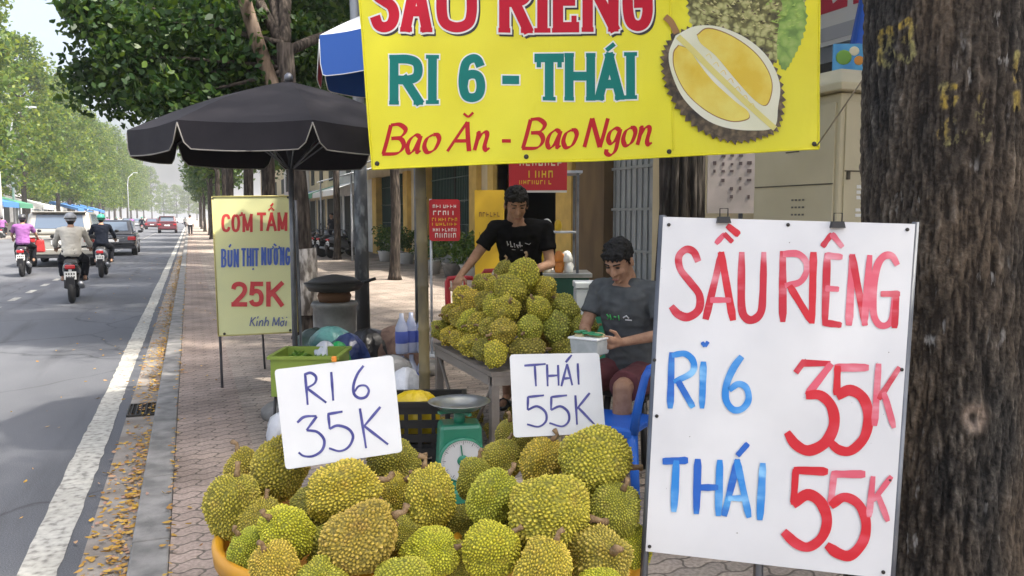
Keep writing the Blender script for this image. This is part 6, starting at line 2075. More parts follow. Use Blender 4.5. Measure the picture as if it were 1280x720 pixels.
def person(label, J, rz, loc, cfg, group=None):
    J = {k: Vector(v) for k, v in J.items()}
    t = thing('person', label, 'person', loc, rz, group)
    vox = cfg.get('voxel', .0055)
    H = head_frame(J['head'], cfg.get('yaw', 0), cfg.get('pitch', 0), cfg.get('roll', 0))
    hs = cfg.get('hs', 1.0)
    mb = MB()
    add_head(mb, H, hs)
    nb = H @ Vector((0, -.03, -.12)) if hs else None
    mb.capsule(nb, J['neck'] - Vector((0, 0, .03)), .054, .062, 12)
    mb.loft(torso_secs(J, -.006))
    for q in 'RL':
        sh, el, wr = J['sh' + q], J['el' + q], J['wr' + q]
        mb.capsule(J['neck'].lerp(sh, .35) - Vector((0, 0, .03)), sh, .055, .052)
        mb.capsule(sh, el, .050, .038); mb.capsule(el, wr, .037, .025)
        hd = J.get('hd' + q, wr - el)
        hand(mb, wr + (wr - el).normalized() * .01, hd, J.get('pn' + q, Vector((0, 0, -1))), 1 if q == 'R' else -1, cfg.get('curl', .5))
        hp, kn, an, to = J['hip' + q], J['kn' + q], J['an' + q], J['to' + q]
        mb.capsule(J['pelvis'].lerp(hp, .7), hp, .10, .092)
        mb.capsule(hp, kn, .086, .056); mb.capsule(kn, kn.lerp(an, .35), .054, .055); mb.capsule(kn.lerp(an, .35), an, .054, .034)
        mb.capsule(an - (to - an).normalized() * .04 - Vector((0, 0, .03)), to - Vector((0, 0, .0)), .036, .027)
    body = link_mesh('body', remeshed(mb, vox, 4 if vox < .01 else 2, 'body', cfg['skin']), t)
    # shirt
    mb = MB()
    mb.loft(torso_secs(J, .010, cfg.get('shirt_lo', -.08), .95))
    cut = cfg.get('sleeve', .62)
    for q in 'RL':
        sh, el, wr = J['sh' + q], J['el' + q], J['wr' + q]
        mb.capsule(J['neck'].lerp(sh, .30) - Vector((0, 0, .025)), sh, .062, .064)
        if cut <= 1:
            e = sh.lerp(el, cut)
            mb.tube([sh - (el - sh) * .05, sh.lerp(el, cut * .5), e], [.062, .060, .061], 16)
        else:
            e = el.lerp(wr, cut - 1)
            mb.capsule(sh, el, .061, .050, 14); mb.tube([el, e], [.050, .038], 14)
    sme = remeshed(mb, max(vox, .007), 3, 'shirt', cfg['shirt'])
    wrinkle(sme, cfg.get('wr', .010), cfg.get('seed', 1))
    link_mesh('shirt', sme, t)
    # trousers or shorts
    mb = MB()
    mb.loft(torso_secs(J, .004, -.08, .2))
    lc = cfg.get('leg', 2.0)
    for q in 'RL':
        hp, kn, an = J['hip' + q], J['kn' + q], J['an' + q]
        mb.capsule(J['pelvis'].lerp(hp, .7), hp, .106, .104)
        if lc <= 1: mb.tube([hp, hp.lerp(kn, lc * .5), hp.lerp(kn, lc)], [.102, .096, .092], 16)
        else: mb.capsule(hp, kn, .098, .072, 14); mb.tube([kn, kn.lerp(an, .5), kn.lerp(an, lc - 1)], [.071, .066, .056], 14)
    tme = remeshed(mb, max(vox, .008), 3, 'trousers', cfg['pants'])
    wrinkle(tme, .007, cfg.get('seed', 1) + 5)
    link_mesh('shorts' if lc <= 1 else 'trousers', tme, t)
    for q in 'RL':
        an, to = J['an' + q], J['to' + q]
        mb = MB()
        d = (to - an); d.z = 0; d.normalize()
        c = an.lerp(to, .45); c.z = min(an.z, to.z) - .022
        M = Matrix.Translation(c) @ d.to_track_quat('Y', 'Z').to_matrix().to_4x4()
        mb.loft([((0, 0, -.012), Vector((.046, 0, 0)), Vector((0, .125, 0))), ((0, 0, .012), Vector((.047, 0, 0)), Vector((0, .128, 0)))], 20, M)
        mb.tube([M @ Vector(p) for p in ((-.045, .02, 0), (-.03, .035, .05), (0, .045, .066), (.03, .035, .05), (.045, .02, 0))], .009, 6)
        mb.build('sandal', cfg.get('shoe', M_BLACK), t)
    Hs = H @ Matrix.Scale(hs, 4)
    if cfg.get('helmet'):
        mb = MB()
        mb.ell((0, -.012, .050), (.106, .124, .098), 24, 14, Hs)
        mb.add([(-.09, .08, .045), (.09, .08, .045), (.07, .155, .035), (-.07, .155, .035), (-.09, .08, .055), (.09, .08, .055), (.07, .155, .045), (-.07, .155, .045)],
               [(0, 3, 2, 1), (4, 5, 6, 7), (0, 1, 5, 4), (1, 2, 6, 5), (2, 3, 7, 6), (3, 0, 4, 7)], 0, Hs)
        mb.build('helmet', cfg['helmet'], t)
        mb = MB(); mb.lathe([(.107, .02), (.110, .03), (.107, .04)], 24, Hs @ Matrix.Translation((0, -.012, .0)) @ Matrix.Diagonal((1, 1.16, 1, 1)), cap=False); mb.build('helmet_band', M_BLACK, t)
    if cfg.get('hair', True):
        mb = MB()
        mb.ell((0, -.024, .046), (.084, .094, .083), 20, 12, Hs)
        rr = random.Random(cfg.get('seed', 1))
        if not cfg.get('helmet'):
            for k in range(46):
                a = rr.uniform(0, 6.28); e = rr.uniform(.25, 1.5)
                p = Vector((.075 * math.cos(a) * math.cos(e), -.022 + .087 * math.sin(a) * math.cos(e), .049 + .077 * math.sin(e)))
                mb.capsule(p, p + Vector((rr.uniform(-.02, .02), .014 + rr.uniform(-.008, .014), rr.uniform(-.008, .004))), .010, .006, 6, Hs)
            for k in range(9):
                x = -.06 + .015 * k
                mb.capsule((x, .050, .088 - abs(x) * .25), (x * 1.02 + rr.uniform(-.008, .008), .082 - abs(x) * .35, .060 + rr.uniform(-.008, .006)), .015, .008, 6, Hs)
            for q in (-1, 1): mb.capsule((q * .074, .012, .04), (q * .075, .018, .0), .012, .007, 6, Hs)
        else:
            mb.ell((0, -.05, -.03), (.066, .055, .07), 14, 8, Hs)
        hm = remeshed(mb, max(vox, .005), 1, 'hair', M_HAIR)
        if not cfg.get('helmet'):
            nv = len(hm.vertices); hc = np.zeros(nv * 3, np.float32); hm.vertices.foreach_get('co', hc); hc = hc.reshape(-1, 3)
            hn = np.zeros(nv * 3, np.float32); hm.vertex_normals.foreach_get('vector', hn); hn = hn.reshape(-1, 3)
            dd = np.array([noise.noise(Vector(q) * 90) * .006 + noise.noise(Vector((q[0] * 40, q[1] * 25, q[2] * 60))) * .005 for q in hc], np.float32)
            hc += hn * dd[:, None]; hm.vertices.foreach_set('co', hc.ravel()); hm.update()
        link_mesh('hair', hm, t)
    if cfg.get('face', True):
        for q in (-1, 1):
            mb = MB(); mb.ell((q * .030, .0805, .012), (.013, .007, .0045), 10, 6, Hs); mb.build('eye', M_EYE, t)
            mb = MB(); mb.capsule((q * .014, .0935, .036), (q * .047, .078, .037), .0042, .003, 6, Hs); mb.build('eyebrow', M_HAIR, t)
        mb = MB(); mb.ell((0, .0935, -.0635), (.023, .004, .0045), 10, 6, Hs); mb.build('lips', M_LIP, t)
    t['_h'] = 0
    del t['_h']
    return t, sme

def wrinkle(me, amp, seed):
    n = len(me.vertices)
    co = np.zeros(n * 3, np.float32); me.vertices.foreach_get('co', co); co = co.reshape(-1, 3)
    no = np.zeros(n * 3, np.float32); me.vertex_normals.foreach_get('vector', no); no = no.reshape(-1, 3)
    d = np.empty(n, np.float32)
    for i in range(n):
        p = Vector(co[i])
        a = noise.noise(Vector((p.x * 9 + seed, p.y * 9, p.z * 16)))
        b = noise.noise(Vector((p.x * 20, p.y * 20 + seed * 3, p.z * 30)))
        d[i] = (1 - abs(a) * 2.4) * amp * .6 + b * amp * .35
    co += no * d[:, None]
    me.vertices.foreach_set('co', co.ravel()); me.update()

def chest_print(t, sme, strokes, m, name='chest_print'):
    """thin printed strokes laid on the shirt front: points are (x, z) in the body's own space, cast back on the cloth"""
    bm = bmesh.new(); bm.from_mesh(sme)
    tr = BVHTree.FromBMesh(bm)
    mb = MB()
    for pts, r_ in strokes:
        P = []
        for x, z in pts:
            hit, nn, i, d = tr.ray_cast(Vector((x, 2.0, z)), Vector((0, -1, 0)))
            if hit is not None: P.append(hit + nn * .0015)
        if len(P) > 1: mb.tube(P, r_, 5)
    bm.free()
    mb.build(name, m, t)

# --- the standing vendor
J = dict(pelvis=(0, -.20, .96), chest=(0, -.03, 1.24), neck=(0, .06, 1.47), head=(.015, .145, 1.595),
         shR=(.185, .05, 1.415), shL=(-.19, .02, 1.425), hipR=(.10, -.20, .92), hipL=(-.10, -.20, .92),
         elR=(.335, .10, 1.20), wrR=(.42, .27, 1.07), elL=(-.235, .06, 1.15), wrL=(-.045, .25, 1.09),
         hdR=(.1, .75, -.55), hdL=(.8, .5, -.2), pnR=(-.2, .2, -1), pnL=(0, .2, -1),
         knR=(.11, -.13, .50), knL=(-.11, -.13, .50), anR=(.12, -.17, .10), anL=(-.12, -.17, .10), toR=(.14, -.02, .04), toL=(-.14, -.02, .04))
M_BLKT = mat('black_tshirt', (.006, .006, .0065), .95, (.010, .010, .011), 20, spec=.1)
v1, s1 = person('young man in a black T-shirt bending over the durian heap', J, math.pi - PSI - .10, hz(650, 6.12, 0),
                dict(skin=M_SKIN, shirt=M_BLKT, pants=mat('grey_shorts', (.20, .20, .22), .85, (.15, .15, .17), 9), leg=.95, pitch=rad(26), yaw=rad(14), seed=3, curl=.6, hs=1.07))
q = [([(.085, 1.325), (.08, 1.29)], .004), ([(.085, 1.305), (.07, 1.30)], .004), ([(.06, 1.325), (.055, 1.285)], .004), ([(.06, 1.285), (.04, 1.284)], .004), ([(.03, 1.31), (.026, 1.278)], .004), ([(.012, 1.30), (.0, 1.275)], .005),
     ([(-.01, 1.32), (-.014, 1.28)], .005), ([(.0, 1.295), (-.03, 1.29)], .004), ([(-.05, 1.31), (-.08, 1.30), (-.09, 1.31)], .003), ([(.05, 1.262), (-.03, 1.258)], .003)]
chest_print(v1, s1, q, mat('shirt_print_grey', (.42, .42, .43), .7))

# --- the seated vendor
J = dict(pelvis=(0, -.02, .56), chest=(0, .05, .86), neck=(0, .10, 1.125), head=(0, .185, 1.245),
         shR=(.195, .075, 1.06), shL=(-.195, .075, 1.06), hipR=(.10, .03, .54), hipL=(-.10, .03, .54),
         elR=(.225, .19, .83), wrR=(.10, .37, .795), elL=(-.28, .15, .83), wrL=(-.125, .365, .795),
         hdR=(-.25, .8, .05), hdL=(.25, .8, .05), pnR=(-1, .1, .25), pnL=(1, .1, .25),
         knR=(.19, .43, .55), knL=(-.17, .43, .55), anR=(.16, .42, .10), anL=(-.15, .40, .10), toR=(.18, .57, .04), toL=(-.16, .55, .04))
d = (-FH * .78 - RT * .58)
rz2 = math.atan2(-d.x, d.y)
loc2 = hz(792, 4.86, 0)
M_GREYT = mat('grey_tshirt', (.095, .102, .105), .95, (.070, .076, .080), 16, spec=.15)
v2, s2 = person('man in a grey T-shirt and maroon shorts sitting and packing a box', J, rz2, loc2,
                dict(skin=M_SKIN, shirt=M_GREYT, pants=mat('maroon_shorts', (.13, .035, .04), .85, (.09, .026, .03), 9), leg=.92, pitch=rad(34), yaw=rad(4), seed=9, curl=.55, hs=1.04, shoe=mat('brown_sandal', (.10, .06, .04), .7)))
qg = [([(.075, .925), (.06, .905), (.075, .895)], .005), ([(.05, .925), (.045, .895), (.03, .898)], .005), ([(.02, .915), (.005, .912)], .005), ([(-.01, .925), (-.012, .895)], .004)]
chest_print(v2, s2, qg, mat('shirt_print_green', (.06, .42, .10), .7))
qw = [([(-.04, .912), (-.06, .925), (-.07, .91)], .005), ([(-.05, .90), (-.085, .898)], .004)]
chest_print(v2, s2, qw, mat('shirt_print_white', (.62, .62, .62), .7), 'chest_print')
R2 = Matrix.Rotation(rz2, 3, 'Z')
t = thing('stool', 'low dark stool under the seated vendor', 'stool', loc2 + R2 @ Vector((0, -.03, 0)), rz2)
mb = MB(); mb.box((0, 0, .425), (.30, .28, .04)); mb.build('seat', M_BLACK, t, bevel=.01)
for sx in (-1, 1):
    for sy in (-1, 1):
        mb = MB(); mb.tube([(sx * .12, sy * .11, .42), (sx * .15, sy * .14, 0)], [.022, .018], 6); mb.build('leg', M_BLACK, t)
t = thing('food_box', 'clear plastic food box full of pale fruit held by the seated vendor', 'box', loc2 + R2 @ Vector((0, .50, .735)), rz2)
mb = MB(); mb.box((0, 0, .045), (.165, .14, .09), tp=1.12); mb.build('tub', mat('clear_plastic', (.55, .58, .57), .2, (.42, .45, .44), 15), t, bevel=.01)
mb = MB(); mb.box((0, 0, .094), (.195, .17, .012)); mb.build('rim', M_DIAL, t, bevel=.004)
mb = MB(); random.seed(4)
for k in range(7): mb.ell((random.uniform(-.06, .06), random.uniform(-.05, .05), .10), (.035, .028, .02), 10, 6)
mb.build('fruit', mat('pale_fruit', (.50, .42, .22), .5), t)
mb = MB()
for k in range(3): mb.box((-.05 + k * .05, .02, .118 + .004 * k), (.07, .04, .008), rz=k * .7)
mb.build('green_wrap', mat('wrap_green', (.04, .28, .12), .4), t)
# ================================================================== VEHICLES
M_TYRE = mat('tyre', (.018, .018, .019), .8); M_RIM = mat('alloy_rim', (.35, .36, .38), .35, metal=.7)
M_GLASS = mat('car_glass', (.03, .04, .05), .08, spec=.8); M_TAIL = mat('tail_light_red', (.45, .01, .015), .25, coat=.5)
M_PLATE = mat('number_plate', (.75, .75, .73), .5); M_DKTR = mat('dark_trim', (.025, .025, .028), .5)
M_CHROME = mat('chrome', (.65, .66, .68), .15, metal=1.0)

def glass_far(name, c):
    return mat(name, c, .1, spec=.8)

def car(label, paint, L_, W_, H_, suv, loc, group, rz=0.0, glass=None, cat='car', name='parked_car'):
    glass = glass or M_GLASS
    t = thing(name, label, cat, loc, rz, group)
    hb = 1.06 if suv else .90
    y0, y1 = -L_ / 2, L_ / 2
    prof = [(y0 + .10, .32), (y0 + .01, .42), (y0, .62), (y0 + .04, hb - .06), (y0 + .16, hb), (y1 - 1.25, hb + .02), (y1 - .35, hb - .10), (y1 - .05, hb - .28), (y1, .5), (y1 - .08, .32)]
    hw = W_ / 2
    secs = [(-hw, .90), (-hw + .02, .97), (-hw + .10, 1.0), (hw - .10, 1.0), (hw - .02, .97), (hw, .90)]
    mb = MB()
    vs, fs = [], []
    n = len(prof)
    for x, s in secs:
        for y, z in prof: vs.append((x, y * s, .32 + (z - .32) * (1 - (1 - s) * .5)))
    for i in range(len(secs) - 1):
        for k in range(n):
            k2 = (k + 1) % n
            fs.append((i * n + k, i * n + k2, (i + 1) * n + k2, (i + 1) * n + k))
    fs.append(tuple(range(n))); fs.append(tuple((len(secs) - 1) * n + k for k in range(n))[::-1])
    mb.add(vs, fs)
    body = mb.build('body', paint, t, bevel=.09, seg=3)
    # cabin
    b0, b1 = y0 + (.05 if suv else .10), y1 - 1.25
    t0, t1 = y0 + (.34 if suv else .75), y1 - (1.95 if suv else 2.05)
    xb, xt = (hw - .015, hw - .15) if suv else (hw - .06, hw - .20)
    z0, z1 = hb - .01, H_
    cv = [(-xb, b0, z0), (xb, b0, z0), (xb, b1, z0), (-xb, b1, z0), (-xt, t0, z1), (xt, t0, z1), (xt, t1, z1), (-xt, t1, z1)]
    mb = MB(); mb.add(cv, [(0, 3, 2, 1), (4, 5, 6, 7), (0, 1, 5, 4), (1, 2, 6, 5), (2, 3, 7, 6), (3, 0, 4, 7)])
    mb.build('cabin', paint, t, bevel=.11, seg=3)
    V = [Vector(p) for p in cv]
    def pane(a, b, c, d, u0, u1, v0, v1, nm, off=.012, m=None):
        def P(u, v): return (a.lerp(b, u)).lerp(d.lerp(c, u), v)
        q = [P(u0, v0), P(u1, v0), P(u1, v1), P(u0, v1)]
        nn = (q[1] - q[0]).cross(q[3] - q[0]).normalized()
        cc = sum(q, Vector()) / 4
        if nn.dot(cc - Vector((0, (b0 + b1) / 2, (z0 + z1) / 2))) < 0: nn = -nn
        f = [p + nn * off for p in q]; bk = [p - nn * .03 for p in q]
        mb = MB(); mb.add(f + bk, [(0, 1, 2, 3), (7, 6, 5, 4)] + [(i, 4 + i, 4 + (i + 1) % 4, (i + 1) % 4) for i in range(4)])
        return mb.build(nm, m or glass, t)
    pane(V[0], V[1], V[5], V[4], .13, .87, .26, .86, 'rear_window')
    pane(V[3], V[2], V[6], V[7], .06, .94, .12, .92, 'windscreen')
    for a, b, c, d in ((V[1], V[2], V[6], V[5]), (V[0], V[3], V[7], V[4])):
        pane(a, b, c, d, .05, .28, .14, .88, 'side_window'); pane(a, b, c, d, .31, .60, .12, .88, 'side_window'); pane(a, b, c, d, .63, .93, .12, .88, 'side_window')
    for sx in (-1, 1):
        for yy in (y0 + .82, y1 - .88):
            r_ = .36 if suv else .31
            M = Matrix.Translation((sx * (hw - .10), yy, r_)) @ Matrix.Rotation(rad(90), 4, 'Y')
            mb = MB(); mb.lathe([(r_ * .6, -.11), (r_ * .95, -.11), (r_, -.07), (r_, .07), (r_ * .95, .11), (r_ * .6, .11)], 28, M); wh = mb.build('wheel', M_TYRE, t)
            mb = MB(); mb.lathe([(.02, .118), (r_ * .55, .118), (r_ * .60, .105)], 20, M); mb.lathe([(.02, -.118), (r_ * .55, -.118), (r_ * .60, -.105)], 20, M); mb.build('rim', M_RIM, wh)
        mb = MB(); mb.box((sx * (hw - .17), y0 + .02, hb - .17), (.30, .10, .16 if suv else .15)); mb.build('tail_light', M_TAIL, t, bevel=.02)
        mb = MB(); mb.box((sx * (hw + .06), b1 - .35, hb + .08), (.16, .10, .13)); mb.build('wing_mirror', paint, t, bevel=.03)
        mb = MB(); mb.box((sx * (hw - .25), y1 - .03, hb - .30), (.34, .10, .14)); mb.build('headlight', M_PLATE, t, bevel=.02)
    mb = MB(); mb.box((0, y0 - .002, hb - .26), (.50, .03, .13)); mb.build('number_plate', M_PLATE, t)
    mb = MB(); mb.box((0, y0 + .0, hb - .15), (.9, .03, .035)); mb.build('chrome_strip', M_CHROME, t)
    mb = MB(); mb.box((0, y0 + .03, .50), (W_ - .06, .14, .20)); mb.build('bumper', paint, t, bevel=.04)
    mb = MB(); mb.box((0, y0 + .05, .36), (W_ - .14, .12, .12)); mb.build('lower_bumper', M_DKTR, t, bevel=.02)
    if suv:
        for sx in (-1, 1):
            mb = MB(); mb.tube([(sx * (xt - .05), t0 + .1, z1 + .05), (sx * (xt - .05), t1 - .2, z1 + .05)], .022, 6); mb.build('roof_rail', M_CHROME, t)
        mb = MB(); mb.box((0, t0 - .06, z1 - .02), (xt * 1.8, .22, .04)); mb.build('spoiler', paint, t, bevel=.015)
    return t

def roadpt(px, py): return gnd(px, py, ROADZ)
M_SILV = mat('silver_paint', (.40, .38, .33), .3, metal=.45, coat=.5); M_BLKC = mat('black_paint', (.012, .013, .016), .2, coat=.6)
M_REDC = mat('red_paint', (.09, .012, .02), .3, coat=.5); M_WHC = mat('white_paint', (.7, .7, .7), .3, coat=.5); M_GRC = mat('grey_paint', (.14, .15, .17), .3, coat=.5)
p = roadpt(74, 334); p.y += 2.3
car('silver SUV driving away between the purple shirted and grey shirted riders', M_SILV, 4.75, 2.02, 1.80, True, p, 'cars on the road', rad(1.5), glass_far('sky_glass', (.10, .14, .20)), name='suv')
p = roadpt(140, 320); p.y += 2.2
car('glossy black car driving away ahead of the silver SUV', M_BLKC, 4.5, 1.8, 1.50, False, p, 'cars on the road', rad(1), glass_far('sky_glass2', (.08, .11, .15)), name='car')
for lab, px, py, c, suv in (('dark red pickup like car farther along near the kerb', 210, 291, M_REDC, True), ('small red far car beside the dark red one', 191, 286.5, M_REDC, False), ('tiny grey far car left of the red cars', 172, 285, M_GRC, False),
                            ('tiny white far van near the road end', 205, 280.5, M_WHC, True), ('tiny dark far car in the distant traffic', 160, 283, M_BLKC, False), ('tiny white far car near the kerb at the road end', 224, 280, M_WHC, False)):
    p = roadpt(px, py)
    car(lab, c, 4.5, 1.8, 1.75 if suv else 1.48, suv, p, 'cars on the road', 0, glass_far('sky_glass2', (0, 0, 0)), name='suv' if suv else 'car')

def scooter(label, loc, rz, paint, group, cat='scooter'):
    t = thing('scooter', label, cat, loc, rz, group)
    for nm, yy in (('rear_wheel', -.62), ('front_wheel', .64)):
        M = Matrix.Translation((0, yy, .28)) @ Matrix.Rotation(rad(90), 4, 'Y')
        mb = MB(); mb.lathe([(.18, -.045), (.25, -.05), (.28, -.02), (.28, .02), (.25, .05), (.18, .045)], 26, M); wh = mb.build(nm, M_TYRE, t)
        mb = MB(); mb.lathe([(.03, -.03), (.18, -.04), (.185, .04), (.03, .03)], 16, M); mb.build('rim', M_RIM, wh)
    mb = MB()
    mb.loft([((0, -.78, .70), Vector((.05, 0, 0)), Vector((0, 0, .05))), ((0, -.66, .68), Vector((.13, 0, 0)), Vector((0, 0, .10))), ((0, -.35, .60), Vector((.16, 0, 0)), Vector((0, 0, .16))), ((0, -.02, .54), Vector((.13, 0, 0)), Vector((0, 0, .16))), ((0, .10, .42), Vector((.11, 0, 0)), Vector((0, 0, .08)))], 16)
    mb.build('tail_body', paint, t)
    mb = MB(); mb.box((0, -.26, .775), (.25, .66, .09), tp=.86); mb.build('seat', M_BLACK, t, bevel=.03)
    mb = MB(); mb.box((0, .22, .34), (.26, .34, .09)); mb.build('floorboard', M_DKTR, t, bevel=.02)
    mb = MB(); mb.loft([((0, .40, .34), Vector((.17, 0, 0)), Vector((0, .06, 0))), ((0, .42, .62), Vector((.21, 0, 0)), Vector((0, .06, 0))), ((0, .38, .86), Vector((.14, 0, 0)), Vector((0, .07, 0))), ((0, .36, .98), Vector((.10, 0, 0)), Vector((0, .06, 0)))], 16)
    mb.build('leg_shield', paint, t)
    mb = MB(); mb.tube([(0, .36, .98), (0, .44, .62), (-.075, .60, .40), (-.075, .64, .28)], [.03, .03, .022, .02], 8); mb.tube([(0, .46, .58), (.075, .60, .40), (.075, .64, .28)], [.03, .022, .02], 8); mb.build('fork', M_DKTR, t)
    mb = MB(); mb.lathe([(.29, -.07), (.31, -.03), (.31, .03), (.29, .07)], 20, Matrix.Translation((0, .64, .29)) @ Matrix.Rotation(rad(90), 4, 'Y'), cap=False)
    keep = [(i, f) for i, f in enumerate(mb.f) if all(mb.v[k][2] > .36 for k in f)]
    mb.f = [f for i, f in keep]; mb.m = [0] * len(mb.f); mb.s = [True] * len(mb.f)
    mb.build('front_fender', paint, t)
    mb = MB(); mb.tube([(-.33, .28, 1.0), (-.2, .33, 1.03), (0, .36, 1.0), (.2, .33, 1.03), (.33, .28, 1.0)], .018, 8); mb.build('handlebar', M_BLACK, t)
    for sx in (-1, 1):
        mb = MB(); mb.tube([(sx * .22, .33, 1.03), (sx * .32, .32, 1.20)], .008, 6); mb.ell((sx * .34, .32, 1.23), (.055, .02, .04), 12, 8); mb.build('mirror', M_BLACK, t)
    mb = MB(); mb.box((0, -.80, .69), (.17, .07, .08)); mb.build('tail_light', M_TAIL, t, bevel=.02)
    mb = MB(); mb.box((0, -.80, .53), (.20, .012, .15)); mb.box((0, -.79, .60), (.05, .03, .16)); mb.build('number_plate', M_PLATE, t)
    mb = MB()
    for r_ in range(2):
        for k in range(4): mb.box((-.063 + k * .042, -.8075, .56 - r_ * .06), (.022, .004, .036))
    mb.build('plate_marks', M_NAIL, t)
    mb = MB(); mb.box((0, -.84, .40), (.14, .05, .22), M=Matrix.Rotation(rad(12), 4, 'X') @ Matrix.Translation((0, .08, .17))); mb.build('mudguard', M_DKTR, t, bevel=.01)
    mb = MB(); mb.tube([(.14, -.15, .26), (.16, -.4, .30), (.165, -.80, .38)], [.03, .055, .05], 10); mb.build('exhaust', M_RIM, t)
    mb = MB()
    for sx in (-1, 1): mb.tube([(sx * .12, -.35, .62), (sx * .10, -.62, .29)], .022, 6)
    mb.build('shock_absorber', M_DKTR, t)
    return t

def rider(label, loc, rz, shirt, pants, helm, group, sleeve=.62, skin=None, seed=1):
    J = dict(pelvis=(0, -.24, .90), chest=(0, -.20, 1.16), neck=(0, -.14, 1.42), head=(0, -.10, 1.555),
             shR=(.19, -.14, 1.355), shL=(-.19, -.14, 1.355), hipR=(.11, -.20, .87), hipL=(-.11, -.20, .87),
             elR=(.29, .03, 1.12), wrR=(.30, .24, 1.03), elL=(-.29, .03, 1.12), wrL=(-.30, .24, 1.03),
             knR=(.21, .22, .78), knL=(-.21, .22, .78), anR=(.19, .12, .43), anL=(-.19, .12, .43), toR=(.19, .27, .41), toL=(-.19, .27, .41))
    J = {k: (v if isinstance(v, Vector) else v) for k, v in J.items()}
    return person(label, J, rz, loc, dict(skin=skin or M_SKIN2, shirt=shirt, pants=pants, helmet=helm, sleeve=sleeve, leg=1.9, voxel=.016, seed=seed, curl=1.0, face=False, wr=.012))

GRID = 'scooters on the road'; GRR = 'riders on the road'
M_DENIM = mat('dark_trousers', (.014, .015, .020), .95, spec=.15)
RD = [((88, 379), rad(3), M_BLKC, 'black scooter ridden by the man in the beige grey jacket', 'rider in a beige grey jacket and grey helmet seen from behind', mat('beige_jacket', (.60, .57, .49), .85, (.50, .47, .41), 8), M_DENIM, mat('grey_helmet', (.30, .31, .33), .35, coat=.4), 1.9),
      ((27, 346), rad(2), M_BLKC, 'dark scooter ridden by the purple shirted rider', 'rider in a purple shirt and dark helmet at the left picture edge', mat('purple_shirt', (.30, .11, .33), .85, (.24, .085, .27), 8), M_DENIM, mat('dark_helmet', (.05, .05, .055), .3, coat=.4), .62),
      ((127, 347), rad(0), M_GRC, 'dark grey scooter ridden by the rider with the green helmet', 'rider in a dark navy jacket with a green helmet', mat('navy_jacket', (.010, .013, .022), .95, spec=.15), M_DENIM, mat('green_helmet', (.04, .36, .24), .3, coat=.4), 1.9)]
protos_r = []
for k, ((px, py), rz, pm, sl_, rl, sh, pa, he, sv) in enumerate(RD):
    p = roadpt(px, py); p.y += .62
    s = scooter(sl_, p, rz, pm, GRID)
    r_, _ = rider(rl, p, rz, sh, pa, he, GRR, sv, seed=k + 2)
    protos_r.append((s, r_))
t = thing('shopping_bag', 'red bag hanging in front of the purple shirted rider', 'bag', protos_r[1][0].location + Vector((.33, .30, .62)))
mb = MB(); mb.box((0, 0, .18), (.26, .2, .36), tp=.8); mb.build('sack', plast('bag_red', (0, 0, 0)), t, bevel=.04)
mb = MB(); mb.tube([(-.06, 0, .36), (0, 0, .44), (.06, 0, .36)], .008, 6); mb.build('handles', M_REDC, t)
random.seed(33)
far = [(150, 287, 0), (165, 289, 1), (178, 290, 2), (182, 283.5, 0), (146, 284, 2), (135, 290, 1), (4, 299, 1), (232, 284, 0), (214, 282, 1), (198, 281.5, 2), (226, 279, 2), (3, 290, 0)]
colw = ['leftmost', 'second', 'third', 'fourth', 'fifth', 'sixth', 'seventh', 'eighth', 'ninth', 'tenth', 'eleventh', 'last']
order = sorted(range(len(far)), key=lambda i: far[i][0])
rank = {i: k for k, i in enumerate(order)}
for i, (px, py, k) in enumerate(far):
    p = roadpt(px, py)
    cl = ['beige grey', 'purple', 'dark navy'][k]
    s = copy_tree(protos_r[k][0]); s.location = p; s['label'] = 'tiny distant scooter in the far traffic, %s from the left' % colw[rank[i]]
    r_ = copy_tree(protos_r[k][1]); r_.location = p; r_['label'] = 'tiny distant rider in %s in the far traffic, %s from the left' % (cl, colw[rank[i]])
    s['group'] = 'distant scooters'; r_['group'] = 'distant riders'
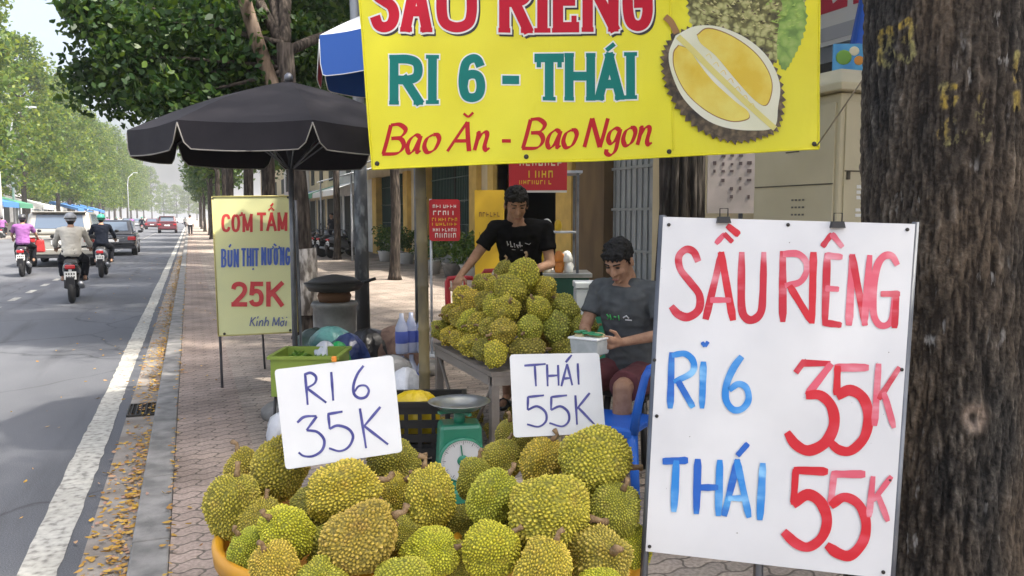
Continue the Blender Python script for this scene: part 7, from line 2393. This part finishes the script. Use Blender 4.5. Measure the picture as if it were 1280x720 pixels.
# scooters parked at the houses
for i, (px, dep, k, nm) in enumerate(((388, 34, 0, 'first from the tree trunk'), (399, 33, 2, 'second from the tree trunk'), (410, 32, 1, 'third from the tree trunk'), (421, 31, 0, 'fourth from the tree trunk'), (432, 30, 2, 'nearest to the lamp pole'), (404, 40, 1, 'behind the parked row'))):
    s = copy_tree(protos_r[k][0]); s.location = hz(px, dep, 0); s.rotation_euler = (0, 0, rad(-70 + 6 * (i % 3)))
    s['label'] = 'scooter parked on the pavement by the houses, ' + nm; s['group'] = 'scooters parked by the houses'
# people sitting by the parked scooters and one walker far along the kerb
JW = dict(pelvis=(0, 0, .93), chest=(0, .01, 1.20), neck=(0, .02, 1.45), head=(0, .05, 1.585), shR=(.19, 0, 1.38), shL=(-.19, 0, 1.38), hipR=(.1, 0, .90), hipL=(-.1, 0, .90),
          elR=(.25, -.06, 1.1), wrR=(.25, .08, .87), elL=(-.25, .04, 1.1), wrL=(-.24, .16, .88), knR=(.1, .16, .50), knL=(-.1, -.02, .48), anR=(.1, .12, .10), anL=(-.1, -.2, .12), toR=(.1, .27, .05), toL=(-.1, -.06, .04))
person('distant walker in a white shirt on the kerb at the road end', JW, 0, hz(239, 66, 0), dict(skin=M_SKIN2, shirt=M_WHT, pants=M_DENIM, leg=1.9, voxel=.018, face=False, seed=5, sleeve=1.7))
person('person in a dark shirt standing by the parked scooters', JW, 2.2, hz(416, 35, 0), dict(skin=M_SKIN2, shirt=M_DENIM, pants=M_DENIM, leg=1.9, voxel=.018, face=False, seed=6))

# ================================================================== HAZE
mh, n, b, N, L = nodes_of('haze_air')
N.remove(b)
pv = N.new('ShaderNodeVolumePrincipled')
pv.inputs['Color'].default_value = (.90, .94, 1.0, 1)
pv.inputs['Density'].default_value = 0.0006
pv.inputs['Anisotropy'].default_value = 0.25
L.new(pv.outputs[0], N['Material Output'].inputs['Volume'])
mb = MB(); mb.box((0, 650, 14.5), (1420, 1720, 33.0))
hzb = mb.build('haze', mh)
tag(hzb, 'thin pale haze in the street air', kind='stuff')
